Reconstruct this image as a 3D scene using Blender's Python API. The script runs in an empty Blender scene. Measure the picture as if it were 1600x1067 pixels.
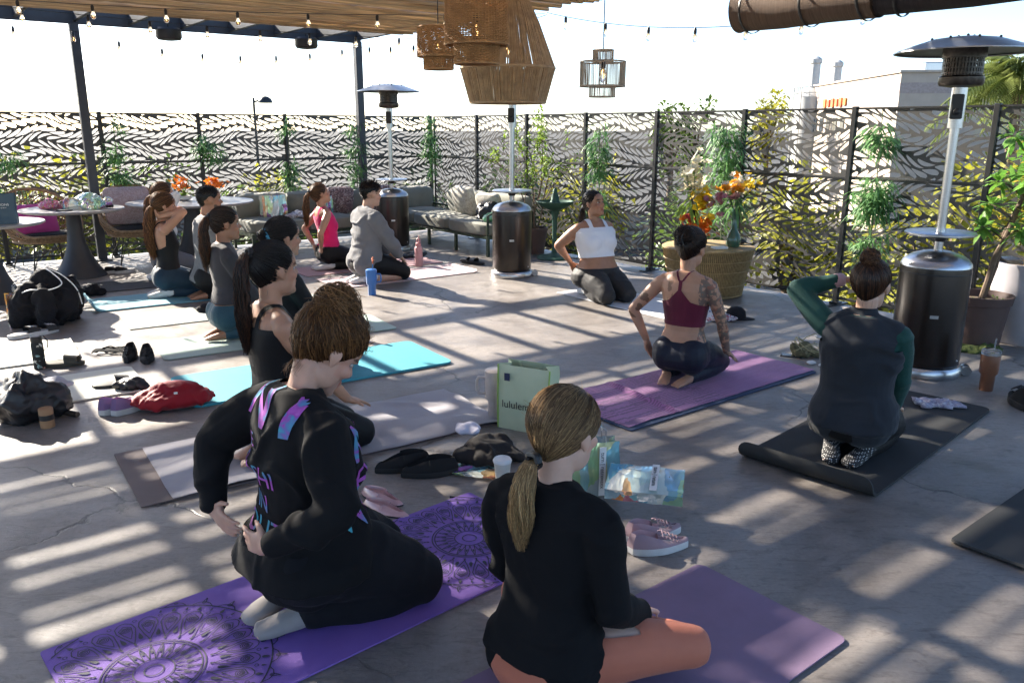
import bpy, bmesh, math, random
import numpy as np
from mathutils import Vector, Matrix, noise
from mathutils.bvhtree import BVHTree
random.seed(7); rng = np.random.default_rng(7)
R = math.radians
SC = bpy.context.scene
COL = SC.collection

# ---------------------------------------------------------------- camera
CAM_H, FPX, PITCH = 1.591, 1266.0, 0.2563
cam_d = bpy.data.cameras.new('camera'); cam = bpy.data.objects.new('camera', cam_d); COL.objects.link(cam)
cam.location = (0, 0, CAM_H); cam.rotation_euler = (math.pi/2 - PITCH, R(-0.1), 0)
cam_d.sensor_width = 36.0; cam_d.lens = 36.0*FPX/1600.0
cam_d.clip_start = 0.05; cam_d.clip_end = 4000
SC.camera = cam
# ---------------------------------------------------------------- sky, sun, exposure
SUN_AZ, SUN_EL = (-0.755, 0.656), R(28)          # horizontal direction towards the sun, elevation
w = bpy.data.worlds.new('World'); SC.world = w; w.use_nodes = True
nt = w.node_tree; nt.nodes.clear()
sky = nt.nodes.new('ShaderNodeTexSky'); sky.sky_type = 'NISHITA'; sky.sun_disc = False
sky.sun_elevation = SUN_EL; sky.sun_rotation = math.atan2(SUN_AZ[0], SUN_AZ[1])
sky.air_density = 0.8; sky.dust_density = 0.7; sky.ozone_density = 2.5
bg = nt.nodes.new('ShaderNodeBackground'); bg.inputs[1].default_value = 0.085
wo = nt.nodes.new('ShaderNodeOutputWorld')
nt.links.new(sky.outputs[0], bg.inputs[0]); nt.links.new(bg.outputs[0], wo.inputs[0])
sun_d = bpy.data.lights.new('sun', 'SUN'); sun = bpy.data.objects.new('sun', sun_d); COL.objects.link(sun)
sun_d.energy = 5.0; sun_d.angle = R(0.55); sun_d.color = (1.0, 0.91, 0.78)
sdir = Vector((SUN_AZ[0]*math.cos(SUN_EL), SUN_AZ[1]*math.cos(SUN_EL), math.sin(SUN_EL)))
sun.rotation_euler = sdir.to_track_quat('Z', 'Y').to_euler(); sun.location = sdir*60
SC.view_settings.view_transform = 'Standard'; SC.view_settings.look = 'None'
SC.view_settings.exposure = 2.1; SC.view_settings.gamma = 1.0; SC.view_settings.use_curve_mapping = False
SC.render.engine = 'CYCLES'
SC.cycles.max_bounces = 5; SC.cycles.diffuse_bounces = 3; SC.cycles.glossy_bounces = 2; SC.cycles.transmission_bounces = 3
SC.cycles.transparent_max_bounces = 10; SC.cycles.caustics_reflective = False; SC.cycles.caustics_refractive = False
SC.cycles.use_adaptive_sampling = True; SC.cycles.adaptive_threshold = 0.03; SC.cycles.use_denoising = True

# ---------------------------------------------------------------- measuring: survey of the floor from the photograph
def G(px, py, z=0.0):
    """floor point (at height z) that the photograph shows at a pixel"""
    c, s = math.cos(PITCH), math.sin(PITCH)
    x = (px-800)/FPX; y = -(py-533.5)/FPX
    d = (x, c+y*s, -s+y*c); t = (z-CAM_H)/d[2]
    return Vector((d[0]*t, d[1]*t, z))
AX = 0.642                                             # the terrace axes
E1 = Vector((math.cos(AX), math.sin(AX), 0))           # along the back fence, to the right and away
E2 = Vector((math.sin(AX), -math.cos(AX), 0))          # along the side fence, towards the camera

# ---------------------------------------------------------------- object helpers
def tag(o, label=None, cat=None, group=None, kind=None):
    if label: o['label'] = label
    if cat: o['category'] = cat
    if group: o['group'] = group
    if kind: o['kind'] = kind
    return o
def empty(name, loc=(0,0,0), rz=0.0, label=None, cat=None, group=None):
    o = bpy.data.objects.new(name, None); COL.objects.link(o); o.location = loc; o.rotation_euler = (0,0,rz)
    o.empty_display_size = 0.1
    return tag(o, label, cat, group)
def link(name, me, mat=None, parent=None, loc=None, rz=None):
    o = bpy.data.objects.new(name, me); COL.objects.link(o)
    if mat is not None and len(me.materials) == 0: me.materials.append(mat)
    if parent: o.parent = parent
    if loc is not None: o.location = loc
    if rz is not None: o.rotation_euler = (0,0,rz)
    return o
def copy_tree(o, parent=None):
    c = o.copy(); COL.objects.link(c); c.parent = parent
    for ch in [x for x in bpy.data.objects if x.parent == o]: copy_tree(ch, c)
    return c

def smooth_path(pts, m=6):
    pts = [Vector(p) for p in pts]; out = []
    for i in range(len(pts)-1):
        a, b, c, d = pts[max(i-1,0)], pts[i], pts[i+1], pts[min(i+2,len(pts)-1)]
        for k in range(m):
            t = k/m; out.append(.5*((2*b)+(c-a)*t+(2*a-5*b+4*c-d)*t*t+(3*b-a-3*c+d)*t**3))
    return out+[pts[-1]]
class MB:
    def __init__(s): s.v = []; s.f = []; s.n = 0
    def add(s, vs, fs):
        s.v.extend([tuple(p) for p in vs]); s.f.extend([tuple(i+s.n for i in f) for f in fs]); s.n = len(s.v); return s
    def box(s, c, d, rz=0.0, M=None, bev=0.0):
        hx, hy, hz = d[0]/2, d[1]/2, d[2]/2
        if bev > 0:
            b = min(bev, hx*.9, hy*.9, hz*.9)
            vs = []; 
            for z, k in ((-hz, b), (-hz+b, 0), (hz-b, 0), (hz, b)):
                X, Y = hx-k, hy-k; q = b if k == 0 else b*0.6
                vs += [(X-q,-Y,z),(X,-Y+q,z),(X,Y-q,z),(X-q,Y,z),(-X+q,Y,z),(-X,Y-q,z),(-X,-Y+q,z),(-X+q,-Y,z)]
            fs = [tuple(range(7,-1,-1)), tuple(range(24,32))]
            for r in range(3):
                for i in range(8): fs.append((r*8+i, r*8+(i+1)%8, r*8+8+(i+1)%8, r*8+8+i))
        else:
            vs = [(-hx,-hy,-hz),(hx,-hy,-hz),(hx,hy,-hz),(-hx,hy,-hz),(-hx,-hy,hz),(hx,-hy,hz),(hx,hy,hz),(-hx,hy,hz)]
            fs = [(3,2,1,0),(4,5,6,7),(0,1,5,4),(1,2,6,5),(2,3,7,6),(3,0,4,7)]
        if M is None: M = Matrix.Translation(Vector(c)) @ Matrix.Rotation(rz, 4, 'Z')
        else: M = Matrix.Translation(Vector(c)) @ M.to_4x4()
        return s.add([M @ Vector(p) for p in vs], fs)
    def lathe(s, prof, n=24, c=(0,0,0), cap=True, M=None):
        """prof: [(r, z), ...] bottom to top"""
        vs = []
        for r, z in prof:
            for i in range(n):
                a = 2*math.pi*i/n; vs.append(Vector((r*math.cos(a), r*math.sin(a), z)))
        fs = []
        for k in range(len(prof)-1):
            for i in range(n):
                j = (i+1) % n; fs.append((k*n+i, k*n+j, (k+1)*n+j, (k+1)*n+i))
        if cap: fs.append(tuple(range(n-1,-1,-1))); fs.append(tuple((len(prof)-1)*n+i for i in range(n)))
        c = Vector(c)
        if M is not None: vs = [M @ p for p in vs]
        return s.add([p+c for p in vs], fs)
    def tube(s, pts, rad, n=8, cap=True, flat=None):
        """swept tube; rad a number or list; flat=(normal, factor) squashes the section"""
        pts = [Vector(p) for p in pts]; m = len(pts)
        if not hasattr(rad, '__len__'): rad = [rad]*m
        T = []
        for i in range(m):
            t = pts[min(i+1, m-1)]-pts[max(i-1, 0)]
            T.append(t.normalized() if t.length > 1e-9 else Vector((0,0,1)))
        up = Vector((0,0,1)) if abs(T[0].z) < .9 else Vector((1,0,0))
        N = (up - T[0]*up.dot(T[0])).normalized()
        vs = []
        for i in range(m):
            N = (N - T[i]*N.dot(T[i])); N = N.normalized() if N.length > 1e-6 else T[i].orthogonal().normalized()
            B = T[i].cross(N); r = rad[i]
            ra, rb = (r if hasattr(r, '__len__') else (r, r))
            for k in range(n):
                a = 2*math.pi*k/n; vs.append(pts[i] + N*(ra*math.cos(a)) + B*(rb*math.sin(a)))
        fs = []
        for k in range(m-1):
            for i in range(n):
                j = (i+1) % n; fs.append((k*n+i, k*n+j, (k+1)*n+j, (k+1)*n+i))
        if cap: fs.append(tuple(range(n-1,-1,-1))); fs.append(tuple((m-1)*n+i for i in range(n)))
        return s.add(vs, fs)
    def ell(s, c, r, M=None, nu=16, nv=10):
        c = Vector(c); vs = [Vector((0,0,-1))]
        for j in range(1, nv):
            t = -math.pi/2 + math.pi*j/nv
            for i in range(nu):
                a = 2*math.pi*i/nu; vs.append(Vector((math.cos(t)*math.cos(a), math.cos(t)*math.sin(a), math.sin(t))))
        vs.append(Vector((0,0,1))); fs = []
        for i in range(nu): fs.append((0, 1+(i+1)%nu, 1+i))
        for j in range(nv-2):
            for i in range(nu):
                a = 1+j*nu; b = a+nu; fs.append((a+i, a+(i+1)%nu, b+(i+1)%nu, b+i))
        a = 1+(nv-2)*nu; e = len(vs)-1
        for i in range(nu): fs.append((a+i, a+(i+1)%nu, e))
        out = []
        for p in vs:
            p = Vector((p.x*r[0], p.y*r[1], p.z*r[2]))
            if M is not None: p = M @ p
            out.append(p+c)
        return s.add(out, fs)
    def loft(s, rings, cap=True):
        n = len(rings[0]); vs = [p for r in rings for p in r]; fs = []
        for k in range(len(rings)-1):
            for i in range(n):
                j = (i+1) % n; fs.append((k*n+i, k*n+j, (k+1)*n+j, (k+1)*n+i))
        if cap: fs.append(tuple(range(n-1,-1,-1))); fs.append(tuple((len(rings)-1)*n+i for i in range(n)))
        return s.add(vs, fs)
    def grid(s, fn, nu, nv):
        vs = [fn(i/(nu-1), j/(nv-1)) for j in range(nv) for i in range(nu)]
        return s.add(vs, [(j*nu+i, j*nu+i+1, (j+1)*nu+i+1, (j+1)*nu+i) for j in range(nv-1) for i in range(nu-1)])
    def mesh(s, name, smooth=True):
        me = bpy.data.meshes.new(name); me.from_pydata(s.v, [], s.f); me.validate()
        if smooth:
            for p in me.polygons: p.use_smooth = True
            try: me.set_sharp_from_angle(angle=R(38))
            except Exception: pass
        me.update(); return me
    def build(s, name, mat, parent=None, smooth=True, loc=None, rz=None):
        return link(name, s.mesh(name, smooth), mat, parent, loc, rz)

# ---------------------------------------------------------------- materials
MATS = {}
def NM(name):
    m = bpy.data.materials.new(name); m.use_nodes = True; t = m.node_tree
    b = t.nodes['Principled BSDF']; return m, t, b
def node(t, typ, **kw):
    n = t.nodes.new(typ)
    for k, v in kw.items():
        if k.startswith('i_'):
            key = k[2:]; key = int(key) if key.isdigit() else key.replace('_', ' ')
            n.inputs[key].default_value = v
        else: setattr(n, k, v)
    return n
def rgba(c): return (c[0], c[1], c[2], 1.0)
def ramp(t, fac, stops, interp='LINEAR'):
    r = t.nodes.new('ShaderNodeValToRGB'); r.color_ramp.interpolation = interp
    el = r.color_ramp.elements
    while len(el) < len(stops): el.new(0.5)
    for e, (p, c) in zip(el, stops):
        e.position = p; e.color = rgba(c) if hasattr(c, '__len__') else (c, c, c, 1)
    t.links.new(fac, r.inputs[0]); return r
def coords(t, scale=None, kind='Object', rot=None):
    tc = t.nodes.new('ShaderNodeTexCoord')
    if scale is None and rot is None: return tc.outputs[kind]
    mp = t.nodes.new('ShaderNodeMapping')
    if scale is not None: mp.inputs['Scale'].default_value = scale if hasattr(scale, '__len__') else (scale,)*3
    if rot is not None: mp.inputs['Rotation'].default_value = rot
    t.links.new(tc.outputs[kind], mp.inputs[0]); return mp.outputs[0]
def noise_n(t, vec, scale, detail=5, rough=.55, dist=0.0):
    n = node(t, 'ShaderNodeTexNoise'); n.inputs['Scale'].default_value = scale; n.inputs['Detail'].default_value = detail
    n.inputs['Roughness'].default_value = rough; n.inputs['Distortion'].default_value = dist
    t.links.new(vec, n.inputs['Vector']); return n.outputs[0]
def bump_to(t, b, h, strength=.3, dist=.01, prev=None):
    bp = t.nodes.new('ShaderNodeBump'); bp.inputs['Strength'].default_value = strength; bp.inputs['Distance'].default_value = dist
    t.links.new(h, bp.inputs['Height'])
    if prev is not None: t.links.new(prev, bp.inputs['Normal'])
    t.links.new(bp.outputs[0], b.inputs['Normal']); return bp.outputs[0]
def mat(name, c1, c2=None, rough=.6, metal=0.0, nscale=8.0, bscale=None, bump=0.0, bdist=.004, sheen=0.0, spec=.5, stretch=None, coat=0.0, trans=0.0, sss=0.0, objvar=0.0):
    if name in MATS: return MATS[name]
    m, t, b = NM(name); v = coords(t, stretch)
    c2 = c2 or tuple(x*.75 for x in c1)
    nf = noise_n(t, v, nscale); rp = ramp(t, nf, [(.32, c2), (.68, c1)])
    colout = rp.outputs[0]
    if objvar > 0:
        oi = t.nodes.new('ShaderNodeObjectInfo'); hs = t.nodes.new('ShaderNodeHueSaturation')
        mr = node(t, 'ShaderNodeMapRange'); mr.inputs[3].default_value = 1-objvar; mr.inputs[4].default_value = 1+objvar
        t.links.new(oi.outputs['Random'], mr.inputs[0]); t.links.new(mr.outputs[0], hs.inputs['Value']); t.links.new(colout, hs.inputs['Color']); colout = hs.outputs[0]
    t.links.new(colout, b.inputs['Base Color'])
    b.inputs['Roughness'].default_value = rough; b.inputs['Metallic'].default_value = metal
    b.inputs['Specular IOR Level'].default_value = spec
    if sheen: b.inputs['Sheen Weight'].default_value = sheen; b.inputs['Sheen Roughness'].default_value = .5
    if coat: b.inputs['Coat Weight'].default_value = coat; b.inputs['Coat Roughness'].default_value = .15
    if trans: b.inputs['Transmission Weight'].default_value = trans
    if sss: b.inputs['Subsurface Weight'].default_value = sss; b.inputs['Subsurface Radius'].default_value = (.012,.005,.003); b.inputs['Subsurface Scale'].default_value = .6
    if bump:
        bump_to(t, b, noise_n(t, v, bscale or nscale*4, 4), bump, bdist)
    MATS[name] = m; return m
def fabric(name, c1, c2=None, rough=.9, weave=900, bump=.25, sheen=.15, nscale=5, wrinkle=.35):
    """cloth: mottled colour, fine weave, soft wrinkles"""
    if name in MATS: return MATS[name]
    m, t, b = NM(name); v = coords(t)
    c2 = c2 or tuple(x*.8 for x in c1)
    rp = ramp(t, noise_n(t, v, nscale, 6, .6), [(.3, c2), (.7, c1)])
    t.links.new(rp.outputs[0], b.inputs['Base Color'])
    b.inputs['Roughness'].default_value = rough; b.inputs['Specular IOR Level'].default_value = .25
    b.inputs['Sheen Weight'].default_value = sheen*min(1, 12*max(c1)); b.inputs['Sheen Roughness'].default_value = .45
    p = bump_to(t, b, noise_n(t, v, 9, 2, .45, .8), wrinkle*.55, .012)
    bump_to(t, b, noise_n(t, v, weave, 1), bump, .0015, p)
    MATS[name] = m; return m
def leafmat(name, c1, c2, trans=.35):
    if name in MATS: return MATS[name]
    m, t, b = NM(name)
    oi = noise_n(t, coords(t), 3.0, 3)
    oi2 = noise_n(t, coords(t), 40.0, 2)
    mx = node(t, 'ShaderNodeMath', operation='ADD'); t.links.new(oi, mx.inputs[0]); t.links.new(oi2, mx.inputs[1])
    hv = node(t, 'ShaderNodeMath', operation='MULTIPLY'); hv.inputs[1].default_value = .5; t.links.new(mx.outputs[0], hv.inputs[0])
    rp = ramp(t, hv.outputs[0], [(.36, c2), (.62, c1)])
    t.links.new(rp.outputs[0], b.inputs['Base Color']); b.inputs['Roughness'].default_value = .5
    tr = t.nodes.new('ShaderNodeBsdfTranslucent'); t.links.new(rp.outputs[0], tr.inputs[0])
    ms = t.nodes.new('ShaderNodeMixShader'); ms.inputs[0].default_value = trans
    out = t.nodes['Material Output']
    t.links.new(b.outputs[0], ms.inputs[1]); t.links.new(tr.outputs[0], ms.inputs[2]); t.links.new(ms.outputs[0], out.inputs[0])
    MATS[name] = m; return m
# ================================================================ SETTING
# ---- ground far below and floor slab of the terrace
def concrete():
    m, t, b = NM('terrace concrete'); v = coords(t)
    big = noise_n(t, v, .55, 6, .6, .6); mid = noise_n(t, v, 3.2, 8, .65, .3); fine = noise_n(t, v, 60, 6, .7)
    rp = ramp(t, big, [(.3, (.165,.142,.126)), (.5, (.25,.224,.205)), (.72, (.34,.31,.285))])
    rp2 = ramp(t, mid, [(.3, (.58,.57,.56)), (.45,(.85,.85,.85)), (.62, (1.04,1.04,1.04))])
    mu = node(t, 'ShaderNodeMix', data_type='RGBA', blend_type='MULTIPLY'); mu.inputs[0].default_value = .75
    t.links.new(rp.outputs[0], mu.inputs[6]); t.links.new(rp2.outputs[0], mu.inputs[7])
    rp3 = ramp(t, fine, [(.3, (.8,.8,.8)), (.65, (1.06,1.06,1.06))])
    mu2 = node(t, 'ShaderNodeMix', data_type='RGBA', blend_type='MULTIPLY'); mu2.inputs[0].default_value = .7
    t.links.new(mu.outputs[2], mu2.inputs[6]); t.links.new(rp3.outputs[0], mu2.inputs[7])
    # scuffs and trowel scratches: stains with a shape of their own
    sv = coords(t, (9, 26, 1), rot=(0,0,.55)); scf = ramp(t, noise_n(t, sv, 1.0, 9, .72, 1.2), [(.52, (1,1,1)), (.60, (.74,.73,.72)), (.68, (.55,.54,.53))])
    st2 = ramp(t, noise_n(t, v, 1.6, 9, .7, .9), [(.50, (1,1,1)), (.57, (.80,.79,.78)), (.66, (.70,.69,.68))])
    for r_ in (scf, st2):
        mm = node(t, 'ShaderNodeMix', data_type='RGBA', blend_type='MULTIPLY'); mm.inputs[0].default_value = .75; t.links.new(mu2.outputs[2], mm.inputs[6]); t.links.new(r_.outputs[0], mm.inputs[7]); mu2 = mm
    # cracks: warped voronoi borders, kept only here and there
    wv = node(t, 'ShaderNodeTexNoise'); wv.inputs['Scale'].default_value = 2.5; wv.inputs['Detail'].default_value = 7; t.links.new(v, wv.inputs['Vector'])
    va = node(t, 'ShaderNodeVectorMath', operation='MULTIPLY_ADD'); va.inputs[1].default_value = (.5,.5,0); t.links.new(wv.outputs[1], va.inputs[0]); t.links.new(v, va.inputs[2])
    vo = node(t, 'ShaderNodeTexVoronoi', feature='DISTANCE_TO_EDGE'); vo.inputs['Scale'].default_value = .42; t.links.new(va.outputs[0], vo.inputs['Vector'])
    cr = ramp(t, vo.outputs[0], [(.0, 1.0), (.0018, .7), (.004, 0.0)])
    keep = ramp(t, noise_n(t, v, .9, 2), [(.47, 0.0), (.57, 1.0)])
    ck = node(t, 'ShaderNodeMath', operation='MULTIPLY'); t.links.new(cr.outputs[0], ck.inputs[0]); t.links.new(keep.outputs[0], ck.inputs[1])
    mu3 = node(t, 'ShaderNodeMix', data_type='RGBA'); t.links.new(ck.outputs[0], mu3.inputs[0]); t.links.new(mu2.outputs[2], mu3.inputs[6]); mu3.inputs[7].default_value = (.06,.055,.05,1)
    t.links.new(mu3.outputs[2], b.inputs['Base Color'])
    rr = ramp(t, mid, [(.3, .36), (.7, .58)]); t.links.new(rr.outputs[0], b.inputs['Roughness'])
    b.inputs['Specular IOR Level'].default_value = .45
    inv = node(t, 'ShaderNodeMath', operation='SUBTRACT'); inv.inputs[0].default_value = 1; t.links.new(ck.outputs[0], inv.inputs[1])
    p = bump_to(t, b, inv.outputs[0], .6, .004)
    # trowel marks
    tv = coords(t, (14, 55, 1), rot=(0,0,.4)); p = bump_to(t, b, noise_n(t, tv, 1.0, 5, .6, .8), .3, .007, p)
    bump_to(t, b, noise_n(t, v, 130, 4, .6), .16, .003, p)
    return m
CORNER = Vector((-1.288, 13.215, 0))
mb = MB(); c0 = CORNER + E1*.10 - E2*.08
P = [c0, c0+E2*22, c0+E2*22-E1*20, c0-E1*20]
mb.add([(*p.xy, 0) for p in P]+[(*p.xy, -.35) for p in P], [(3,2,1,0),(4,5,6,7),(0,1,5,4),(1,2,6,5),(2,3,7,6),(3,0,4,7)])
tag(mb.build('terrace_floor', concrete(), smooth=False), 'polished grey concrete terrace floor with cracks and shadow stripes', kind='structure')
gm = mat('outside asphalt', (.045,.043,.04), (.03,.03,.028), .9, nscale=.08, bump=.3, bscale=3)
mb = MB(); mb.add([(-1500,-300,-4.2),(1500,-300,-4.2),(1500,2500,-4.2),(-1500,2500,-4.2)], [(0,1,2,3)])
tag(mb.build('ground', gm, smooth=False), 'open paved ground beyond the terrace fence', kind='structure')

# ---- laser cut leaf screens
M_SHEET = mat('screen powder coat', (.070,.067,.064), (.055,.053,.051), .42, .0, nscale=30, spec=.5)
M_POST = mat('black steel', (.018,.018,.019), (.012,.012,.013), .4, 0, nscale=20)
M_PERG = mat('dark pergola paint', (.038,.044,.055), (.028,.033,.042), .5, 0, nscale=12, bump=.1)
def leaf_sheet(name, w, h, seed, thick=.002):
    rn = random.Random(seed)
    cu = bpy.data.curves.new(name, 'CURVE'); cu.dimensions = '2D'; cu.fill_mode = 'BOTH'; cu.extrude = thick/2
    ph1, ph2 = rn.uniform(0, 6.28), rn.uniform(0, 6.28)
    def warp(x, y):
        return x + .012*math.sin(9*y+ph2), y + .042*math.sin(2*math.pi*x/.80+ph1+2.2*y) + .010*math.sin(2*math.pi*x/.40+ph2-3*y)
    def spl(pts):
        s = cu.splines.new('POLY'); s.points.add(len(pts)-1); s.use_cyclic_u = True
        for q, p in zip(s.points, pts): q.co = (p[0], p[1], 0, 1)
    def clip(P, x0, x1, y0, y1):
        for ax, lim, sg in ((0,x0,1),(0,x1,-1),(1,y0,1),(1,y1,-1)):
            out = []
            for i in range(len(P)):
                a, b = P[i-1], P[i]; da, db = (a[ax]-lim)*sg, (b[ax]-lim)*sg
                if (da < 0) != (db < 0): t = da/(da-db); out.append((a[0]+(b[0]-a[0])*t, a[1]+(b[1]-a[1])*t))
                if db >= 0: out.append(b)
            P = out
            if not P: break
        return P
    spl([(-w/2,0),(w/2,0),(w/2,h),(-w/2,h)])
    HB = .090; row = 0; y = -.12; mg = .012
    while y < h+.12:
        dr = 1 if row % 2 == 0 else -1
        hb = HB*rn.uniform(.86, 1.12)
        for s in (1, -1):
            d = rn.uniform(.092, .106); ln = .145*rn.uniform(.9, 1.2); x = -w/2-.15+rn.uniform(0, d)
            while x < w/2+.15:
                jl = ln*rn.uniform(.9, 1.05); jx = d*rn.uniform(.9, .98)
                # leaf cell: base on the spine, tip near the middle of the gap
                b0 = .006; pts = []; N = 8
                for k in range(N+1):
                    tt = k/N; wv = math.sin(math.pi*tt**.85)**.62*jx*.41
                    pts.append((tt, wv))
                side = [(tt, wv) for tt, wv in pts] + [(tt, -wv) for tt, wv in reversed(pts[1:-1])]
                poly = []
                for tt, wv in side:
                    lx = tt*jl + .012*math.sin(tt*3.14)*0; ly = b0 + (1-(1-tt)**1.55)*(HB-.011)
                    px = x + dr*(lx) - dr*wv*.15 + wv*1.0
                    py = y + s*(ly)
                    poly.append(warp(px, py))
                poly = clip(poly, -w/2+mg, w/2-mg, mg, h-mg)
                if len(poly) > 2:
                    ar = abs(sum(poly[i-1][0]*poly[i][1]-poly[i][0]*poly[i-1][1] for i in range(len(poly))))/2
                    if ar > 2.5e-4: spl(poly)
                x += d
        y += 2*HB; row += 1
    ob = bpy.data.objects.new('tmp', cu); COL.objects.link(ob)
    dg = bpy.context.evaluated_depsgraph_get(); me = bpy.data.meshes.new_from_object(ob.evaluated_get(dg)); me.name = name
    bpy.data.objects.remove(ob)
    # stand the sheet up: x along, z up
    n = len(me.vertices); co = np.empty(n*3); me.vertices.foreach_get('co', co); co = co.reshape(-1,3)[:, [0,2,1]]; co[:,1] *= -1
    me.vertices.foreach_set('co', co.ravel()); me.materials.clear(); me.materials.append(M_SHEET); me.update()
    return me
PW, FH = 1.188, 1.777
SHEETS = [(leaf_sheet('upper_sheet', PW-.03, .60, 3), leaf_sheet('lower_sheet', PW-.03, 1.10, 4)),
          (leaf_sheet('upper_sheet', PW-.03, .60, 5), leaf_sheet('lower_sheet', PW-.03, 1.10, 6))]
fr = MB()
for z in (.062, 1.166, FH-.006): fr.box((0,0,z), (PW-.03,.022,.014))
for s in (-1, 1): fr.box((s*(PW/2-.009),0,.055+(FH-.055)/2), (.014,.024,FH-.055))
FR_ME = fr.mesh('panel_frame', False)
po = MB(); po.box((0,0,FH/2+.005), (.045,.045,FH+.012), bev=.004); PO_ME = po.mesh('post')
ft = MB(); ft.box((0,0,.006), (.30,.09,.012), bev=.003); ft.box((0,0,.022), (.085,.085,.02), bev=.004); FT_ME = ft.mesh('post_foot')
def panel(c, ang, i, label):
    e = empty('screen_panel', c, ang, label, 'screen', 'laser cut leaf screens round the terrace')
    up, lo = SHEETS[i % 2]
    link('upper_sheet', up, None, e, (0,0,1.172)); link('lower_sheet', lo, None, e, (0,0,.066))
    link('panel_frame', FR_ME, M_POST, e)
    link('post', PO_ME, M_POST, e, (PW/2,0.0,0)); link('post_foot', FT_ME, M_POST, e, (PW/2,0,0), math.pi/2)
lab_l = ['black leaf screen at the corner behind the grey sofa, left of the green vine pole', 'black leaf screen behind the tall pergola post nearest the corner',
         'black leaf screen behind the grey sofa with the iridescent bags', 'black leaf screen behind the orange flowers', 'black leaf screen behind the left pergola post and wicker chairs', 'black leaf screen at the far left edge behind the blue gift bag', 'black leaf screen running out of the left edge']
for i in range(6): panel(CORNER - E1*(PW*(i+.5)), AX, i, lab_l[i])
lab_r = ['grey leaf screen at the corner behind the sofa arm, right of the green vine pole', 'grey leaf screen behind the middle patio heater', 'grey leaf screen behind the potted leafy tree and birdbath', 'grey leaf screen behind the woman in the white top',
         'grey leaf screen behind the flower vases on the wicker table', 'grey leaf screen right of the flower vases with plant shadows on it', 'grey leaf screen behind the nearest patio heater', 'grey leaf screen at the right edge behind the white planter']
S0 = .075
for i in range(8): panel(CORNER + E2*(S0 + PW*(i+.5)) + E1*.02, AX-math.pi/2, i+1, lab_r[i])

# ---- pergola: posts, beams, rafters
ZB = 2.76
PR = Vector((-2.2, 12.2, 0)); PL = PR - E1*3.62
pg = empty('pergola', PR, 0, 'dark blue grey steel pergola with square posts, beams and open rafters over the terrace', 'pergola')
def rel(p): return Vector(p) - PR
def bar(name, a, b, wd, ht, parent, m, base):
    a, b = Vector(a)-base, Vector(b)-base; d = b-a; mb = MB()
    mb.box((0,0,0), (d.length, wd, ht), bev=.004)
    o = mb.build(name, m, parent); o.location = (a+b)/2; o.rotation_euler = (0, 0, math.atan2(d.y, d.x)); return o
for p in (PR, PL, PR-E1*7.3, PR+E2*11.2, PR+E2*11.2-E1*7.3):
    mb = MB(); mb.box((0,0,1.39), (.10,.10,2.78), bev=.006); mb.box((0,0,.008), (.2,.2,.016)); o = mb.build('post', M_PERG, pg, loc=rel(p), rz=AX)
bar('beam', PR+E1*.05-E1*0+Vector((0,0,ZB+.09)), PR-E1*8.5+Vector((0,0,ZB+.09)), .05, .18, pg, M_PERG, PR)
bar('beam', PR+E2*.05+Vector((0,0,ZB+.11)), PR+E2*13+Vector((0,0,ZB+.11)), .06, .14, pg, M_PERG, PR)
for k in range(1, 14):
    s = k*.6
    bar('rafter', PR-E1*s+E2*.03+Vector((0,0,ZB+.105)), PR-E1*s+E2*13+Vector((0,0,ZB+.105)), .045, .15, pg, M_PERG, PR)
for k, s in enumerate((5.2, 10.4)):
    bar('cross_beam', PR-E1*.04+E2*s+Vector((0,0,ZB+.26)), PR-E1*8.5+E2*s+Vector((0,0,ZB+.26)), .10, .14, pg, M_PERG, PR)
# round dark speakers hung under the back beam
for i, (px, Y, lb) in enumerate(((265, 10.9, 'round black speaker hanging under the back beam nearer the left post'), (480, 11.7, 'round black speaker hanging under the back beam nearer the right post'))):
    c = PR - E1*(2.62 if i == 0 else .86) + E2*.22
    e = empty('hanging_speaker', (c.x, c.y, 2.60), 0, lb, 'speaker', 'round speakers under the pergola beam')
    mb = MB(); mb.lathe([(.06,.02),(.13,.03),(.15,.06),(.15,.14),(.13,.165),(.05,.17)], 28); mb.build('housing', M_POST, e)
    mb = MB(); mb.lathe([(.012,.17),(.012,.21)], 8); mb.build('bracket', M_POST, e)
# ---- bamboo cane cover tied under the rafters: each cane a part
def bamboo_mat():
    m, t, b = NM('bamboo'); v = coords(t); oi = t.nodes.new('ShaderNodeObjectInfo')
    st = node(t, 'ShaderNodeMapping'); st.inputs['Scale'].default_value = (1.2, 30, 30); t.links.new(v, st.inputs[0])
    va = node(t, 'ShaderNodeVectorMath', operation='ADD'); t.links.new(st.outputs[0], va.inputs[0])
    cm = node(t, 'ShaderNodeMath', operation='MULTIPLY'); cm.inputs[1].default_value = 50; t.links.new(oi.outputs['Random'], cm.inputs[0]); t.links.new(cm.outputs[0], va.inputs[1])
    rp = ramp(t, noise_n(t, va.outputs[0], 1.0, 5), [(.3, (.26,.17,.09)), (.5, (.50,.36,.21)), (.72, (.68,.54,.36))])
    hs = t.nodes.new('ShaderNodeHueSaturation'); mr = node(t, 'ShaderNodeMapRange'); mr.inputs[3].default_value = .55; mr.inputs[4].default_value = 1.2
    t.links.new(oi.outputs['Random'], mr.inputs[0]); t.links.new(mr.outputs[0], hs.inputs['Value']); t.links.new(rp.outputs[0], hs.inputs['Color'])
    t.links.new(hs.outputs[0], b.inputs['Base Color']); b.inputs['Roughness'].default_value = .6
    return m
M_BAM = bamboo_mat()
rb = random.Random(11); CANES = []
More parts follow.
